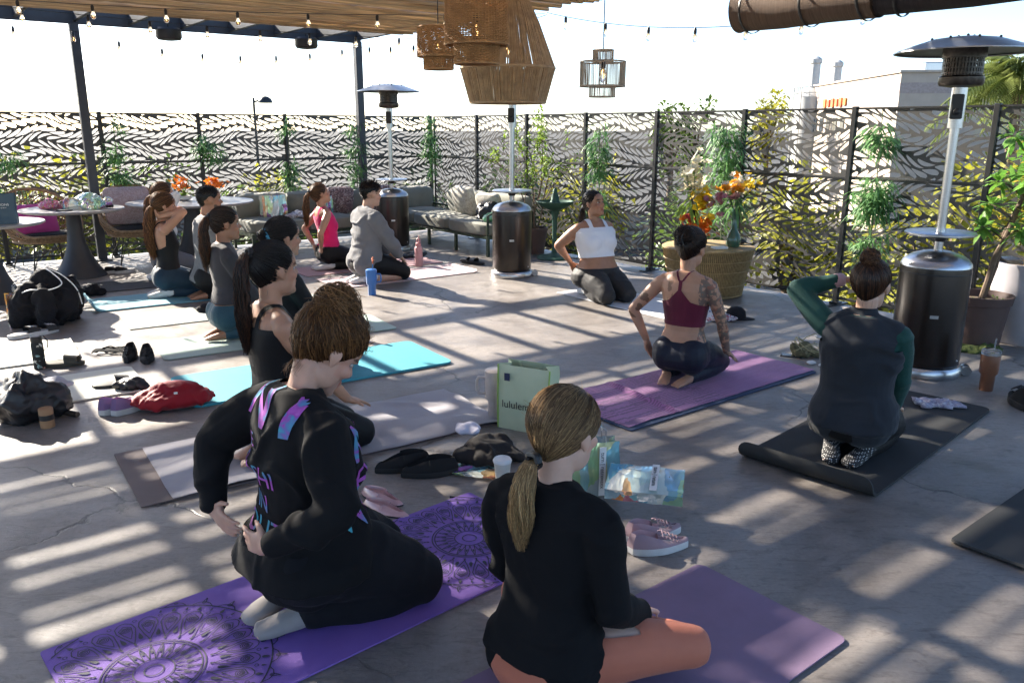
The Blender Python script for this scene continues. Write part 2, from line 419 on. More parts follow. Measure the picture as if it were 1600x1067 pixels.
for k in range(7):
    mb = MB(); L_ = 4.1+.12*k; r0 = .015+.0024*k; n = 13; pts = []; rad = []
    ph = rb.uniform(0, 6)
    for i in range(n*3):
        x = -L_/2 + L_*i/(n*3-1); node_ = (i % 3 == 1)
        pts.append((x, .006*math.sin(x*1.3+ph), .005*math.sin(x*1.9+ph*2))); rad.append(r0*(1.0-.18*i/(n*3))*(1.13 if node_ else 1.0))
    mb.tube(pts, rad, 6); CANES.append((mb.mesh('cane'), L_))
bb = empty('bamboo_cover', PR, AX, 'brown bamboo cane cover tied below the pergola rafters', 'bamboo cover')
EDGE = 1.55; ncane = 0; s = EDGE
while s < 12.5 and ncane < 300:
    grp = rb.choice((2, 2, 3)) if s > 2.0 else 4
    for g in range(grp):
        far = s > 8.5
        x = -.12 if not far else -.12
        nseg = 2
        for q in range(nseg):
            me, L_ = CANES[rb.randrange(7)]
            o = link("cane", me, M_BAM, bb); xc = x - L_/2 + rb.uniform(-.08,.05)
            o.location = (xc, -s, ZB-.005+rb.uniform(-.02,.012)); o.rotation_euler = (rb.uniform(0,6.28), rb.uniform(-.006,.006), rb.uniform(-.010,.010)); ncane += 1
            x -= L_ - .12
        s += rb.uniform(.030, .046)
    s += rb.uniform(.045,.085) if s > 2.0 else rb.choice((.01,.02,.03))
# ================================================================ PATIO HEATERS
M_STEEL = mat('brushed stainless steel', (.55,.55,.56), (.45,.45,.46), .28, 1.0, nscale=40, stretch=(1,1,6))
M_BRONZE = mat('hammered bronze enamel', (.020,.0125,.009), (.014,.009,.007), .30, .3, nscale=60, bump=.12, bscale=160, bdist=.002, coat=.25)
M_HOOD = mat('weathered aluminium hood', (.42,.43,.44), (.33,.33,.34), .38, 1.0, nscale=14)
M_MESHD = mat('heater burner steel', (.10,.085,.075), (.05,.045,.04), .4, .9, nscale=30)
M_WHITE = mat('white plastic', (.75,.75,.74), (.68,.68,.67), .5)
M_BLK = mat('black plastic', (.016,.016,.017), (.011,.011,.012), .45)
def heater(x, y, rz, label):
    e = empty('patio_heater', (x,y,0), rz, label, 'patio heater', 'tall gas patio heaters')
    mb = MB(); mb.lathe([(.232,0),(.236,.012),(.236,.05),(.222,.068),(.19,.075)], 40); mb.build('base', M_STEEL, e)
    mb = MB(); mb.lathe([(.205,.072),(.212,.08),(.216,.10),(.216,.70),(.212,.735)], 40); o = mb.build('tank_housing', M_BRONZE, e)
    mb2 = MB(); mb2.box((0,-.2175,.42), (.05,.004,.022), bev=.001); mb2.build('badge', M_STEEL, o)
    for a in (-.6,.6,2.2): mb2 = MB(); mb2.ell((.2165*math.cos(a),.2165*math.sin(a),.12),(.008,.008,.008),nu=8,nv=6); mb2.build('rivet', M_STEEL, o)
    mb2 = MB(); mb2.lathe([(.2168,.685),(.2175,.69),(.2168,.695)], 40, cap=False); mb2.build('seam_ring', M_BLK, o)
    mb = MB(); mb.lathe([(.216,.728),(.212,.748),(.19,.775),(.15,.80),(.09,.82),(.036,.828)], 40); mb.build('dome', M_STEEL, e)
    mb = MB(); mb.lathe([(.028,.82),(.028,1.62)], 20); mb.build('pole', M_STEEL, e)
    mb = MB(); mb.lathe([(.035,.885),(.04,.90),(.045,.915),(.04,.925)], 20); mb.build('clamp', M_BLK, e)
    mb = MB(); mb.lathe([(.03,.930),(.205,.928),(.215,.934),(.215,.944),(.205,.950),(.03,.948)], 40); mb.build('table_disc', M_STEEL, e)
    mb = MB(); mb.lathe([(.045,1.60),(.045,1.85)], 24); o = mb.build('control_sleeve', M_STEEL, e)
    mb2 = MB(); mb2.box((-.01,-.05,1.73), (.07,.03,.15), bev=.006); mb2.build('control_box', M_BLK, o)
    mb2 = MB(); mb2.lathe([(.02,0),(.02,.02),(.014,.024)], 14, (-.01,-.062,1.70), M=Matrix.Rotation(R(90),3,'X')); mb2.build('knob', M_BLK, o)
    mb = MB(); mb.lathe([(.05,1.845),(.12,1.855),(.13,1.87),(.13,1.905),(.118,1.915)], 32); mb.build('burner_cup', M_MESHD, e)
    # perforated burner: vertical slotted screen as real ribs
    mb = MB()
    for k in range(40):
        a = 2*math.pi*k/40; mb.box((.113*math.cos(a), .113*math.sin(a), 1.965), (.006,.010,.115), rz=a)
    for z in (1.93,1.96,1.99,2.02): mb.lathe([(.111,z-.004),(.116,z-.004),(.116,z+.004),(.111,z+.004)], 40, cap=False)
    mb.build('burner_screen', M_MESHD, e)
    mb = MB(); mb.lathe([(.075,1.915),(.07,2.03)], 24); mb.build('burner_core', M_MESHD, e)
    mb = MB(); n = 40
    mb.lathe([(.125,2.02),(.125,2.085)], 32); mb.build('collar', M_MESHD, e)
    mb = MB(); mb.lathe([(.395,2.052),(.405,2.050),(.404,2.057),(.31,2.092),(.20,2.128),(.10,2.142),(.0,2.146),(.0,2.142),(.10,2.137),(.20,2.121),(.31,2.085)], 48, cap=False); o = mb.build('hood', M_HOOD, e)
    for k in range(11):
        mb2 = MB()
        if k < 8: a = 2*math.pi*k/8+.2; mb2.ell((.2*math.cos(a),.2*math.sin(a),2.131),(.008,.008,.008),nu=8,nv=6)
        else: a = 2*math.pi*k/3+.5; mb2.ell((.05*math.cos(a),.05*math.sin(a),2.147),(.009,.009,.012),nu=8,nv=6)
        mb2.build('screw', M_BLK, o)
    mb = MB()
    for s in (-1, 1): mb.lathe([(.028,-.01),(.032,-.01),(.032,.01),(.028,.01)], 18, (.26, s*.03, .035), M=Matrix.Rotation(R(90),3,'X'), cap=True)
    mb.box((.235,0,.04),(.04,.09,.03)); mb.build('wheel', M_STEEL, e)
    return e
heater(2.80, 5.30, R(-20), 'nearest patio heater at the right, beside the brown potted tree')
heater(0.0, 8.98, R(0), 'middle patio heater in front of the leafy potted tree')
heater(-1.60, 10.95, R(10), 'farthest patio heater, standing by the corner of the grey sofa')

# ================================================================ HANGING LAMPS
def wicker_mat(name, a, b):
    return mat(name, a, b, .7, nscale=18, bump=.3, bscale=90, objvar=.05)
M_WOR = wicker_mat('orange rattan', (.52,.29,.12), (.32,.17,.07))
M_ROPE = wicker_mat('twisted raffia rope', (.50,.35,.20), (.33,.22,.125))
M_ROPE2 = wicker_mat('grey raffia', (.52,.44,.35), (.36,.30,.23))
M_BULB = None
def bulb_mat():
    m, t, b = NM('warm bulb glass'); b.inputs['Base Color'].default_value = (1,.9,.75,1); b.inputs['Transmission Weight'].default_value = .9; b.inputs['Roughness'].default_value = .02
    b.inputs['IOR'].default_value = 1.2
    return m
M_BULB = bulb_mat()
def fil_mat():
    m, t, b = NM('lit filament'); b.inputs['Base Color'].default_value = (1,.7,.35,1); b.inputs['Emission Color'].default_value = (1,.55,.2,1); b.inputs['Emission Strength'].default_value = 2
    return m
M_FIL = fil_mat()
def woven_band(mb, r0, z0, r1, z1, nver, nhor, rn, tr=.0028):
    """woven wicker: vertical stakes and wavy horizontal weavers, as round canes"""
    for k in range(nver):
        a = 2*math.pi*k/nver
        mb.tube([((r0+(r1-r0)*t)*math.cos(a+.004*rn.uniform(-1,1)), (r0+(r1-r0)*t)*math.sin(a), z0+(z1-z0)*t) for t in (0,.5,1)], tr, 4)
    for j in range(nhor):
        t = j/(nhor-1); r = r0+(r1-r0)*t; z = z0+(z1-z0)*t; n = nver
        pts = []
        for k in range(n+1):
            a = 2*math.pi*k/n; rr = r + tr*1.3*(1 if (k+j) % 2 else -1)
            pts.append((rr*math.cos(a), rr*math.sin(a), z + rn.uniform(-.002,.002)))
        mb.tube(pts, tr*1.15, 4, cap=False)
def pendant_cord(e, z0, z1):
    mb = MB(); mb.tube([(0,0,z0),(0,0,z1)], .004, 6); mb.build('cord', M_BLK, e)
def pend_bulb(e, z):
    mb = MB(); mb.lathe([(.018,z+.05),(.02,z+.09),(.015,z+.10)], 12); mb.build('socket', M_BLK, e)
    mb = MB(); mb.lathe([(.004,z-.05),(.022,z-.035),(.03,z-.005),(.022,z+.03),(.014,z+.05)], 14); o = mb.build('bulb', M_BULB, e)
    mb = MB(); mb.tube([(0,0,z-.02),(.006,0,z+.0),(-.006,0,z+.02),(0,0,z+.04)], .003, 5); mb.build('filament', M_FIL, o)
def wicker_lamp(x, y, zb, sc, label, rot):
    rn = random.Random(int(x*100)+5)
    e = empty('wicker_pendant_lamp', (x,y,zb), rot, label, 'pendant lamp', 'hanging woven lamps'); S = sc
    mb = MB(); woven_band(mb, .128*S, .0, .132*S, .135*S, 46, 17, rn); mb.build('lower_tier', M_WOR, e)
    mb = MB(); woven_band(mb, .185*S, .105*S, .178*S, .345*S, 64, 27, rn); mb.build('upper_tier', M_WOR, e)
    for r, z in ((.128,.0),(.132,.135),(.185,.105),(.178,.345)):
        mb = MB(); mb.tube([(r*S*math.cos(2*math.pi*k/40), r*S*math.sin(2*math.pi*k/40), z*S) for k in range(41)], .006, 6, cap=False); mb.build('hoop', M_WOR, e)
    mb = MB()
    for k in range(6):
        a = 2*math.pi*k/6; mb.tube([(.013*math.cos(a),.013*math.sin(a),.345*S),(.178*S*math.cos(a),.178*S*math.sin(a),.345*S)], .004, 5)
        mb.tube([(.132*S*math.cos(a),.132*S*math.sin(a),.12*S),(.184*S*math.cos(a),.184*S*math.sin(a),.108*S)], .004, 5)
    mb.build('spoke', M_WOR, e); pendant_cord(e, .345*S, ZB+.03-zb); pend_bulb(e, .17*S)
wicker_lamp(-.19, 4.6, 1.93, .92, 'front two-tier orange rattan lamp hanging in front of the big cone lamp', .2)
wicker_lamp(-.52, 6.05, 2.0, .80, 'two-tier orange rattan lamp half hidden behind the front rattan lamp', .9)
# big cone lamp of hanging raffia strands
rn = random.Random(4)
e = empty('raffia_cone_lamp', (-.035, 7.0, 1.80), 0, 'big tall cone shaped raffia strand lamp above the middle heater', 'pendant lamp', 'hanging woven lamps')
mb = MB()
for k in range(330):
    a = 2*math.pi*k/330+rn.uniform(-.012,.012); j = rn.uniform(-.004,.004)
    mb.tube([((.31+j)*math.cos(a),(.31+j)*math.sin(a),0),((.385+j)*math.cos(a+.005),(.385+j)*math.sin(a+.005),.27)], .0042, 4)
mb.build('lower_shade', M_ROPE, e)
mb = MB()
for k in range(330):
    a = 2*math.pi*k/330+rn.uniform(-.012,.012); j = rn.uniform(-.004,.004)
    if rn.random() < .05: continue
    mb.tube([((.385+j)*math.cos(a),(.385+j)*math.sin(a),.27),((.25+j)*math.cos(a+.01),(.25+j)*math.sin(a+.01),.62),((.12)*math.cos(a),(.12)*math.sin(a),.90)], [.0042,.0035,.0026], 4)
mb.build('upper_shade', M_ROPE, e)
mb = MB()
for r, z, t in ((.31,0,.009),(.385,.27,.011),(.12,.90,.006)): mb = MB(); mb.tube([(r*math.cos(2*math.pi*k/48), r*math.sin(2*math.pi*k/48), z) for k in range(49)], t, 6, cap=False); mb.build('hoop', M_ROPE, e)
pendant_cord(e, .90, .965); pend_bulb(e, .4)
mb = MB(); mb.lathe([(.05,.93),(.05,.95)], 16); mb.build('canopy', M_BLK, e)
# small raffia lamp, hung on its own from a wire between pergola and fence
e = empty('raffia_drum_lamp', (.665, 6.25, 1.82), .3, 'small grey three-tier raffia drum lamp hanging alone against the sky', 'pendant lamp', 'hanging woven lamps')
mb = MB()
for r, z0, z1, n in ((.095,0,.085,70),(.165,.075,.245,120),(.075,.245,.325,60)):
    for k in range(n):
        if rn.random() < .12: continue
        a = 2*math.pi*k/n+rn.uniform(-.02,.02); mb.tube([(r*math.cos(a),r*math.sin(a),z0),(r*math.cos(a+rn.uniform(-.02,.02)),r*math.sin(a),z1)], .0022, 4)
mb.build('strand', M_ROPE2, e)
mb = MB()
for r, z, t in ((.095,0,.005),(.095,.08,.005),(.165,.075,.006),(.165,.245,.006),(.075,.245,.005),(.075,.325,.005)): mb = MB(); mb.tube([(r*math.cos(2*math.pi*k/36), r*math.sin(2*math.pi*k/36), z) for k in range(37)], t, 5, cap=False); mb.build('hoop', M_ROPE2, e)
mb = MB()
for k in range(4):
    a = math.pi*k/2; mb.tube([(.0,.0,.325),(.075*math.cos(a),.075*math.sin(a),.325)], .003, 4); mb.tube([(.075*math.cos(a),.075*math.sin(a),.245),(.165*math.cos(a),.165*math.sin(a),.245)], .003, 4); mb.tube([(.095*math.cos(a),.095*math.sin(a),.078),(.165*math.cos(a),.165*math.sin(a),.076)], .003, 4)
mb.build('spoke', M_ROPE2, e); pendant_cord(e, .325, 1.02); pend_bulb(e, .15)

# ================================================================ STRING LIGHTS
def string_light(a, b, sag, n, label, skip=0):
    a, b = Vector(a), Vector(b)
    e = empty('string_light', a, 0, label, 'string lights', 'string lights'); pts = []
    for i in range(41):
        t = i/40; p = a.lerp(b, t)-a; p.z -= sag*4*t*(1-t); pts.append(p)
    mb = MB(); mb.tube(pts, .0035, 5); mb.build('cable', M_BLK, e)
    for k in range(n):
        t = (k+.5)/n; p = a.lerp(b, t)-a; p.z -= sag*4*t*(1-t)
        so = link('socket', SOCK, M_BLK, e, p); link('bulb', BULB, M_BULB, so); link('filament', FILA, M_FIL, so)
mb = MB(); mb.lathe([(.013,-.055),(.015,-.045),(.015,-.012),(.008,-.002),(.006,.004)], 10); SOCK = mb.mesh('socket')
mb = MB(); mb.lathe([(.003,-.125),(.016,-.118),(.023,-.100),(.022,-.085),(.013,-.055)], 12, cap=False); BULB = mb.mesh('bulb')
mb = MB(); mb.tube([(.004,0,-.105),(-.004,0,-.095),(.004,0,-.085),(0,0,-.07)], .0016, 4); FILA = mb.mesh('filament')
def PB(s1, s2, z=ZB-.03): p = PR - E1*s1 + E2*s2; return Vector((p.x, p.y, z))
string_light(PB(5.2,1.7,2.72), PB(.1,1.9,2.66), .05, 9, 'string of clear bulbs along the back edge of the bamboo cover')
string_light(PB(4.7,2.0,2.72), PB(.3,4.6,2.66), .06, 8, 'string of clear bulbs crossing under the bamboo cover')
string_light(PB(3.9,.15,2.72), PB(.05,.1,2.70), .22, 8, 'sagging string of bulbs between the two back posts')
string_light(PB(8.0,.1,2.72), PB(3.9,.05,2.72), .12, 6, 'string of bulbs running left from the left post')
string_light(PB(.02,.1,2.70), PB(-.05,4.2,2.72), .10, 7, 'string of bulbs under the right pergola beam')
string_light(PB(-.05,4.2,2.74), Vector((3.3,6.3,2.62)), .22, 8, 'string of bulbs hanging in front of the rolled shades at the right')

# ================================================================ ROLLED SHADES at the side beam
def roll_mat(name, a, b):
    return mat(name, a, b, .85, nscale=6, bump=.5, bscale=70, stretch=(30,1,1))
M_ROLLA = roll_mat('brown woven shade', (.20,.135,.095), (.11,.075,.055)); M_ROLLB = roll_mat('dark woven shade', (.05,.042,.045), (.028,.024,.027))
def rolled(s0, s1, r, off, z, m, label, seed):
    rn = random.Random(seed); c = PR + E2*s0 + E1*off
    e = empty('rolled_shade', (c.x, c.y, z), AX-math.pi/2, label, 'rolled shade'); L_ = s1-s0
    # one long spiral sheet
    mb = MB(); n = 130; turns = 4.2; ring = []
    for i in range(n):
        t = i/(n-1); a = t*turns*2*math.pi; rr = r*(.55+.45*t) + .004*math.sin(a*3+seed); ring.append((rr*math.cos(a), rr*math.sin(a)*1.02))
    vs = []; fs = []; cols = [0,.02,.35,.65,.98,1]
    for q in cols:
        k = 1.05 if q in (0,) else 1.0
        for (y, zz) in ring: vs.append((q*L_, y*k, zz*k + .006*math.sin(q*9+seed)))
    for j in range(len(cols)-1):
        for i in range(n-1): fs.append((j*n+i, j*n+i+1, (j+1)*n+i+1, (j+1)*n+i))
    mb.add(vs, fs); mb.build('shade_cloth', m, e)
    mb = MB(); mb.tube([(-.02,0,0),(L_+.02,0,0)], r*.5, 16); mb.build('core', M_BLK, e)
    for q in (.10, .55, .93):
        mb = MB(); x = q*L_; pts = [(x, (r+.008)*math.cos(a), (r+.008)*1.02*math.sin(a)) for a in [R(d) for d in range(90,-271,-15)]]
        mb.tube([(x,0,.1+r)]+pts+[(x,0,.1+r)], [(.012,.003)]*(len(pts)+2), 6, cap=True); mb.build('strap', M_BLK, e)
        mb = MB(); mb.tube([(x,0,r),(x,0,ZB+.05-z)], .006, 6); mb.build('hanger', M_BLK, e)
    return e
rolled(6.55, 7.75, .165, .17, 2.515, M_ROLLA, 'thick brown rolled-up woven shade hanging at the upper right', 1)
rolled(7.72, 9.6, .125, .19, 2.48, M_ROLLB, 'darker thinner rolled-up shade continuing to the right of the brown one', 2)

# ================================================================ SECTIONAL SOFA
M_SOFA = fabric('sage grey sofa cloth', (.235,.235,.20), (.19,.19,.16), weave=500, wrinkle=.5)
M_GREEN = mat('dark green metal', (.04,.062,.035), (.03,.045,.027), .45, .2, nscale=25)
def cushion(mb, c, d, rz=0, puff=.03, M=None, seed=0, n=9):
    """soft box: rounded, puffed block"""
    hx, hy, hz = d[0]/2, d[1]/2, d[2]/2; N = n
    def sup(u): return math.copysign(abs(u)**.75, u)
    X = M.to_4x4() if M is not None else Matrix.Rotation(rz, 4, 'Z')
    T = Matrix.Translation(Vector(c)) @ X
    bm = bmesh.new(); bmesh.ops.create_cube(bm, size=2); bmesh.ops.subdivide_edges(bm, edges=bm.edges[:], cuts=N-2, use_grid_fill=True)
    vs = []
    for v in bm.verts:
        x, y, z = v.co
        e_ = .12
        p = Vector((x, y, z)); m4 = (abs(x)**8+abs(y)**8+abs(z)**8)**(1/8); p = p/m4*1.0
        pf = puff*((1-x*x)*(1-y*y) if hz <= min(hx,hy) else ((1-x*x)*(1-z*z) if hy <= hx else (1-y*y)*(1-z*z)))
        q = Vector((p.x*hx, p.y*hy, p.z*hz))
        if hz <= min(hx,hy): q.z += math.copysign(pf, z)
        elif hy <= hx: q.y += math.copysign(pf, y)
        else: q.x += math.copysign(pf, x)
        nz = noise.noise(Vector((q.x*6+seed, q.y*6, q.z*6)))*.008
        q += p.normalized()*nz
        vs.append(T @ q)
    bm.verts.index_update(); fs = [tuple(v.index for v in f.verts) for f in bm.faces]; bm.free()
    return mb.add(vs, fs)
sf = empty('sectional_sofa', CORNER - E1*.12 + E2*.12, math.pi+AX, 'sage grey L-shaped cushioned sofa on dark green metal legs in the fence corner', 'sofa')
# local x = along the back fence (to the left), local y = along the side fence? -> local y = E2 mirrored
def SL(a, b, z): # a along back fence to the left, b along the side fence to the camera
    return (a, -b*-1 if False else b, z)
sf.rotation_euler = (0,0,math.pi+AX)         # +x -> -E1 ; +y -> (sin, -cos) = E2
LA, LB, DP = 3.15, 2.75, .82
for i, (a0, a1) in enumerate(((.06,.84),(.86,1.62),(1.64,2.38),(2.40,LA))):
    mb = MB(); cushion(mb, ((a0+a1)/2, .15+(DP-.15)/2, .335), (a1-a0, DP-.12, .17), puff=.02, seed=i*3); mb.build('seat_cushion', M_SOFA, sf)
    mb = MB(); cushion(mb, ((a0+a1)/2, .14, .555), (a1-a0-.01, .20, .36), puff=.03, seed=i*5+1, M=Matrix.Rotation(R(-8),3,'X')); mb.build('back_cushion', M_SOFA, sf)
for i, (b0, b1) in enumerate(((.86,1.78),(1.80,LB))):
    mb = MB(); cushion(mb, (.15+(DP-.15)/2, (b0+b1)/2, .335), (DP-.12, b1-b0, .17), puff=.02, seed=i*3+11); mb.build('seat_cushion', M_SOFA, sf)
    mb = MB(); cushion(mb, (.14, (b0+b1)/2, .555), (.20, b1-b0-.01, .36), puff=.03, seed=i*5+17, M=Matrix.Rotation(R(8),3,'Y')); mb.build('back_cushion', M_SOFA, sf)
mb = MB()
for y in (.06, DP-.02): mb.box((LA/2, y, .235), (LA, .035, .035))
for x in (.06, DP-.02): mb.box((x, LB/2+.4, .236), (.035, LB-.8, .034))
for x in np.linspace(.1, LA-.05, 9): mb.box((x, DP/2, .238), (.05, DP-.1, .012))
for y in np.linspace(.9, LB-.05, 6): mb.box((DP/2, y, .239), (DP-.1, .05, .011))
mb.box((DP/2+.02, LB, .24),(DP-.05,.035,.04)); mb.box((LA, DP/2+.02, .24),(.035,DP-.05,.04))
mb.build('seat_frame', M_GREEN, sf)
for (x, y) in ((.06,.06),(1.6,DP-.02),(LA,DP-.02),(LA,.06),(DP-.02,LB),(.06,LB),(DP-.02,1.3),(DP-.02,2.0)):
    mb = MB(); mb.box((x,y,.11),(.035,.035,.22)); mb.build('leg', M_GREEN, sf)
mb = MB(); mb.box((.03,LB/2,.46),(.03,LB,.03)); mb.box((LA/2,.03,.46),(LA,.03,.03))
for x in np.linspace(.1,LA,8): mb.box((x,.03,.35),(.02,.02,.22))
for y in np.linspace(.2,LB,7): mb.box((.03,y,.35),(.02,.02,.22))
mb.build('back_frame', M_GREEN, sf)
mb = MB(); mb.tube([(.06,LB,.24),(.06,LB,.52),(.12,LB,.55),(DP-.1,LB,.55),(DP-.02,LB,.52),(DP-.02,LB,.24)], .018, 8); mb.build('arm_rail', M_GREEN, sf)
SFM = sf.matrix_basis.copy()
def sofa_at(a, b, z): return (Matrix.Translation(sf.location) @ Matrix.Rotation(math.pi+AX, 4, 'Z')) @ Vector((a, b, z))
def patterned(name, base, cols, scale, seed=0.0, thr=.5):
    if name in MATS: return MATS[name]
    m, t, b = NM(name); v = coords(t)
    vo = node(t, 'ShaderNodeTexVoronoi'); vo.inputs['Scale'].default_value = scale; t.links.new(v, vo.inputs['Vector'])
    sp = node(t, 'ShaderNodeSeparateColor'); t.links.new(vo.outputs['Color'], sp.inputs[0])
    st = [(i/len(cols), c) for i, c in enumerate(cols)]
    rp = ramp(t, sp.outputs[0], st, 'CONSTANT')
    rd = ramp(t, noise_n(t, v, scale*1.4, 3), [(thr-.02, 0.0), (thr+.02, 1.0)])
    mx = node(t, 'ShaderNodeMix', data_type='RGBA'); t.links.new(rd.outputs[0], mx.inputs[0]); mx.inputs[6].default_value = rgba(base); t.links.new(rp.outputs[0], mx.inputs[7])
    t.links.new(mx.outputs[2], b.inputs['Base Color']); b.inputs['Roughness'].default_value = .85
    bump_to(t, b, noise_n(t, v, 18, 3), .4, .01)
    MATS[name] = m; return m
M_PAT = patterned('mauve patterned pillow', (.16,.10,.10), [(.42,.34,.33),(.10,.06,.07),(.3,.18,.17)], 45)
M_PAT2 = patterned('pale leaf pillow', (.42,.40,.34), [(.5,.48,.42),(.33,.31,.27)], 30)
def pillow(loc, d, rx, rz, m, label, name='throw_pillow'):
    mb = MB(); cushion(mb, (0,0,0), d, puff=.05, seed=loc[0]*7, n=11)
    o = mb.build(name, m); o.location = loc; o.rotation_euler = (rx, 0, rz); return tag(o, label, 'pillow', 'throw pillows')
pillow(sofa_at(1.02,.36,.60), (.42,.12,.38), R(-14), math.pi+AX, M_PAT, 'dark patterned throw pillow on the sofa behind the grey sweater man')
pillow(sofa_at(1.72,.36,.60), (.42,.12,.38), R(-14), math.pi+AX+.1, M_PAT, 'dark patterned throw pillow on the sofa right of the pink top woman')
pillow(sofa_at(2.30,.36,.58), (.40,.12,.34), R(-20), math.pi+AX-.2, mat('sage velvet', (.20,.20,.165), None, .9, sheen=.3), 'plain sage throw pillow on the sofa behind the pink top woman')
pillow(sofa_at(.36,1.55,.61), (.46,.12,.40), R(-14), math.pi/2+AX, M_PAT2, 'pale patterned throw pillow on the side sofa in dappled sun')
pillow(sofa_at(.38,2.2,.58), (.40,.12,.36), R(-18), math.pi/2+AX+.2, M_PAT2, 'pale throw pillow at the sofa arm behind the black jacket')

# ================================================================ TABLES
M_TTOP = mat('grey stone table top', (.36,.34,.33), (.25,.24,.23), .35, nscale=7, spec=.5)
M_PED = mat('matt charcoal pedestal', (.03,.032,.037), (.024,.025,.03), .5, nscale=10)
def round_table(x, y, r, rb, label):
    e = empty('pedestal_table', (x,y,0), 0, label, 'table', 'round pedestal tables')
    mb = MB(); mb.lathe([(r-.03,.715),(r,.728),(r+.002,.738),(r-.004,.745),(0,.745)], 56, cap=False); mb.lathe([(0,.714),(r-.03,.714)],56,cap=False); mb.build('table_top', M_TTOP, e)
    mb = MB(); mb.lathe([(rb,0),(rb,.012),(rb*.93,.04),(rb*.7,.13),(rb*.5,.24),(rb*.36,.36),(rb*.29,.50),(rb*.27,.66),(rb*.33,.713)], 40); mb.build('pedestal', M_PED, e); return e
round_table(-4.80, 8.92, .52, .27, 'round pedestal table carrying flowers and plastic bags beside the blue gift bags')
round_table(-3.86, 9.85, .72, .34, 'large round pedestal table with two orange flower pots on it')
round_table(-4.90, 7.55, .50, .26, 'round pedestal table at the left edge with dark blue gift bags on it')
# wicker lounge chairs
M_WCH = mat('tan rattan chair cane', (.34,.22,.12), (.20,.125,.065), .65, nscale=25, bump=.2)
M_BCUSH = fabric('black seat cushion', (.02,.02,.021), None)
def wicker_chair(x, y, rz, label):
    e = empty('wicker_chair', (x,y,0), rz, label, 'chair', 'wicker lounge chairs')
    # seat ring and shell, open to +x
    def rim(a): # a in -pi..pi ; back at a=pi
        k = .5-.5*math.cos(a); h = .40 + .50*max(0, (k-.12)/.88)**1.1; r = .36 + .06*k
        return Vector((r*math.cos(a)*.98, r*1.04*math.sin(a), h))
    def base(a): return Vector((.31*math.cos(a), .31*1.05*math.sin(a), .34))
    mb = MB(); mb.tube([rim(2*math.pi*i/48) for i in range(49)], .017, 8, cap=False); mb.build('rim', M_WCH, e)
    mb = MB(); mb.tube([base(2*math.pi*i/40) for i in range(41)], .018, 8, cap=False); mb.build('seat_ring', M_WCH, e)
    mb = MB()
    for i in range(72):
        a = 2*math.pi*i/72; p, q = base(a), rim(a); m_ = (p+q)/2 + Vector((math.cos(a), math.sin(a), 0))*.035
        mb.tube([p, m_, q], .0055, 4)
    for t in (.25,.5,.75):
        mb.tube([base(2*math.pi*i/60).lerp(rim(2*math.pi*i/60), t)+Vector((math.cos(2*math.pi*i/60), math.sin(2*math.pi*i/60),0))*.03*(1 if t == .5 else .75) for i in range(61)], .006, 4, cap=False)
    mb.build('cane_shell', M_WCH, e)
    mb = MB()
    for i in range(17):
        yy = -.30+.6*i/16; xx = math.sqrt(max(0, .31**2-(yy/1.05)**2)); mb.tube([(-xx,yy,.335),(xx,yy,.335)], .006, 4)
    mb.build('seat_weave', M_WCH, e)
    mb = MB(); mb.lathe([(.20,.352),(.285,.36),(.30,.385),(.285,.42),(.2,.43),(0,.432)], 28, cap=False); mb.build('seat_cushion', M_BCUSH, e)
    for sx in (-1,1):
        for sy in (-1,1):
            mb = MB(); p = (sx*.2,sy*.2,.335); mb.tube([p,(sx*.30,sy*.28,0)], .008, 6); mb.tube([(sx*.24,sy*.14,.335),(sx*.30,sy*.28,.012)], .006, 6); mb.build('leg', M_BLK, e)
    return e
wicker_chair(-5.42, 9.42, R(-40), 'wicker lounge chair with a bright pink pillow behind the flower laden table')
wicker_chair(-4.62, 10.02, R(-55), 'wicker lounge chair with a mauve pillow between the two tables')
pillow((-5.50,9.40,.56), (.44,.14,.36), R(-16), R(48), mat('hot pink velvet', (.55,.06,.30), (.42,.04,.22), .85, sheen=.4), 'bright pink pillow on the left wicker chair')
pillow((-4.76,10.13,.66), (.52,.14,.46), R(-14), R(35), patterned('mauve floral pillow', (.36,.28,.29), [(.42,.35,.36),(.3,.22,.24)], 60), 'large mauve patterned pillow on the wicker chair between the tables')
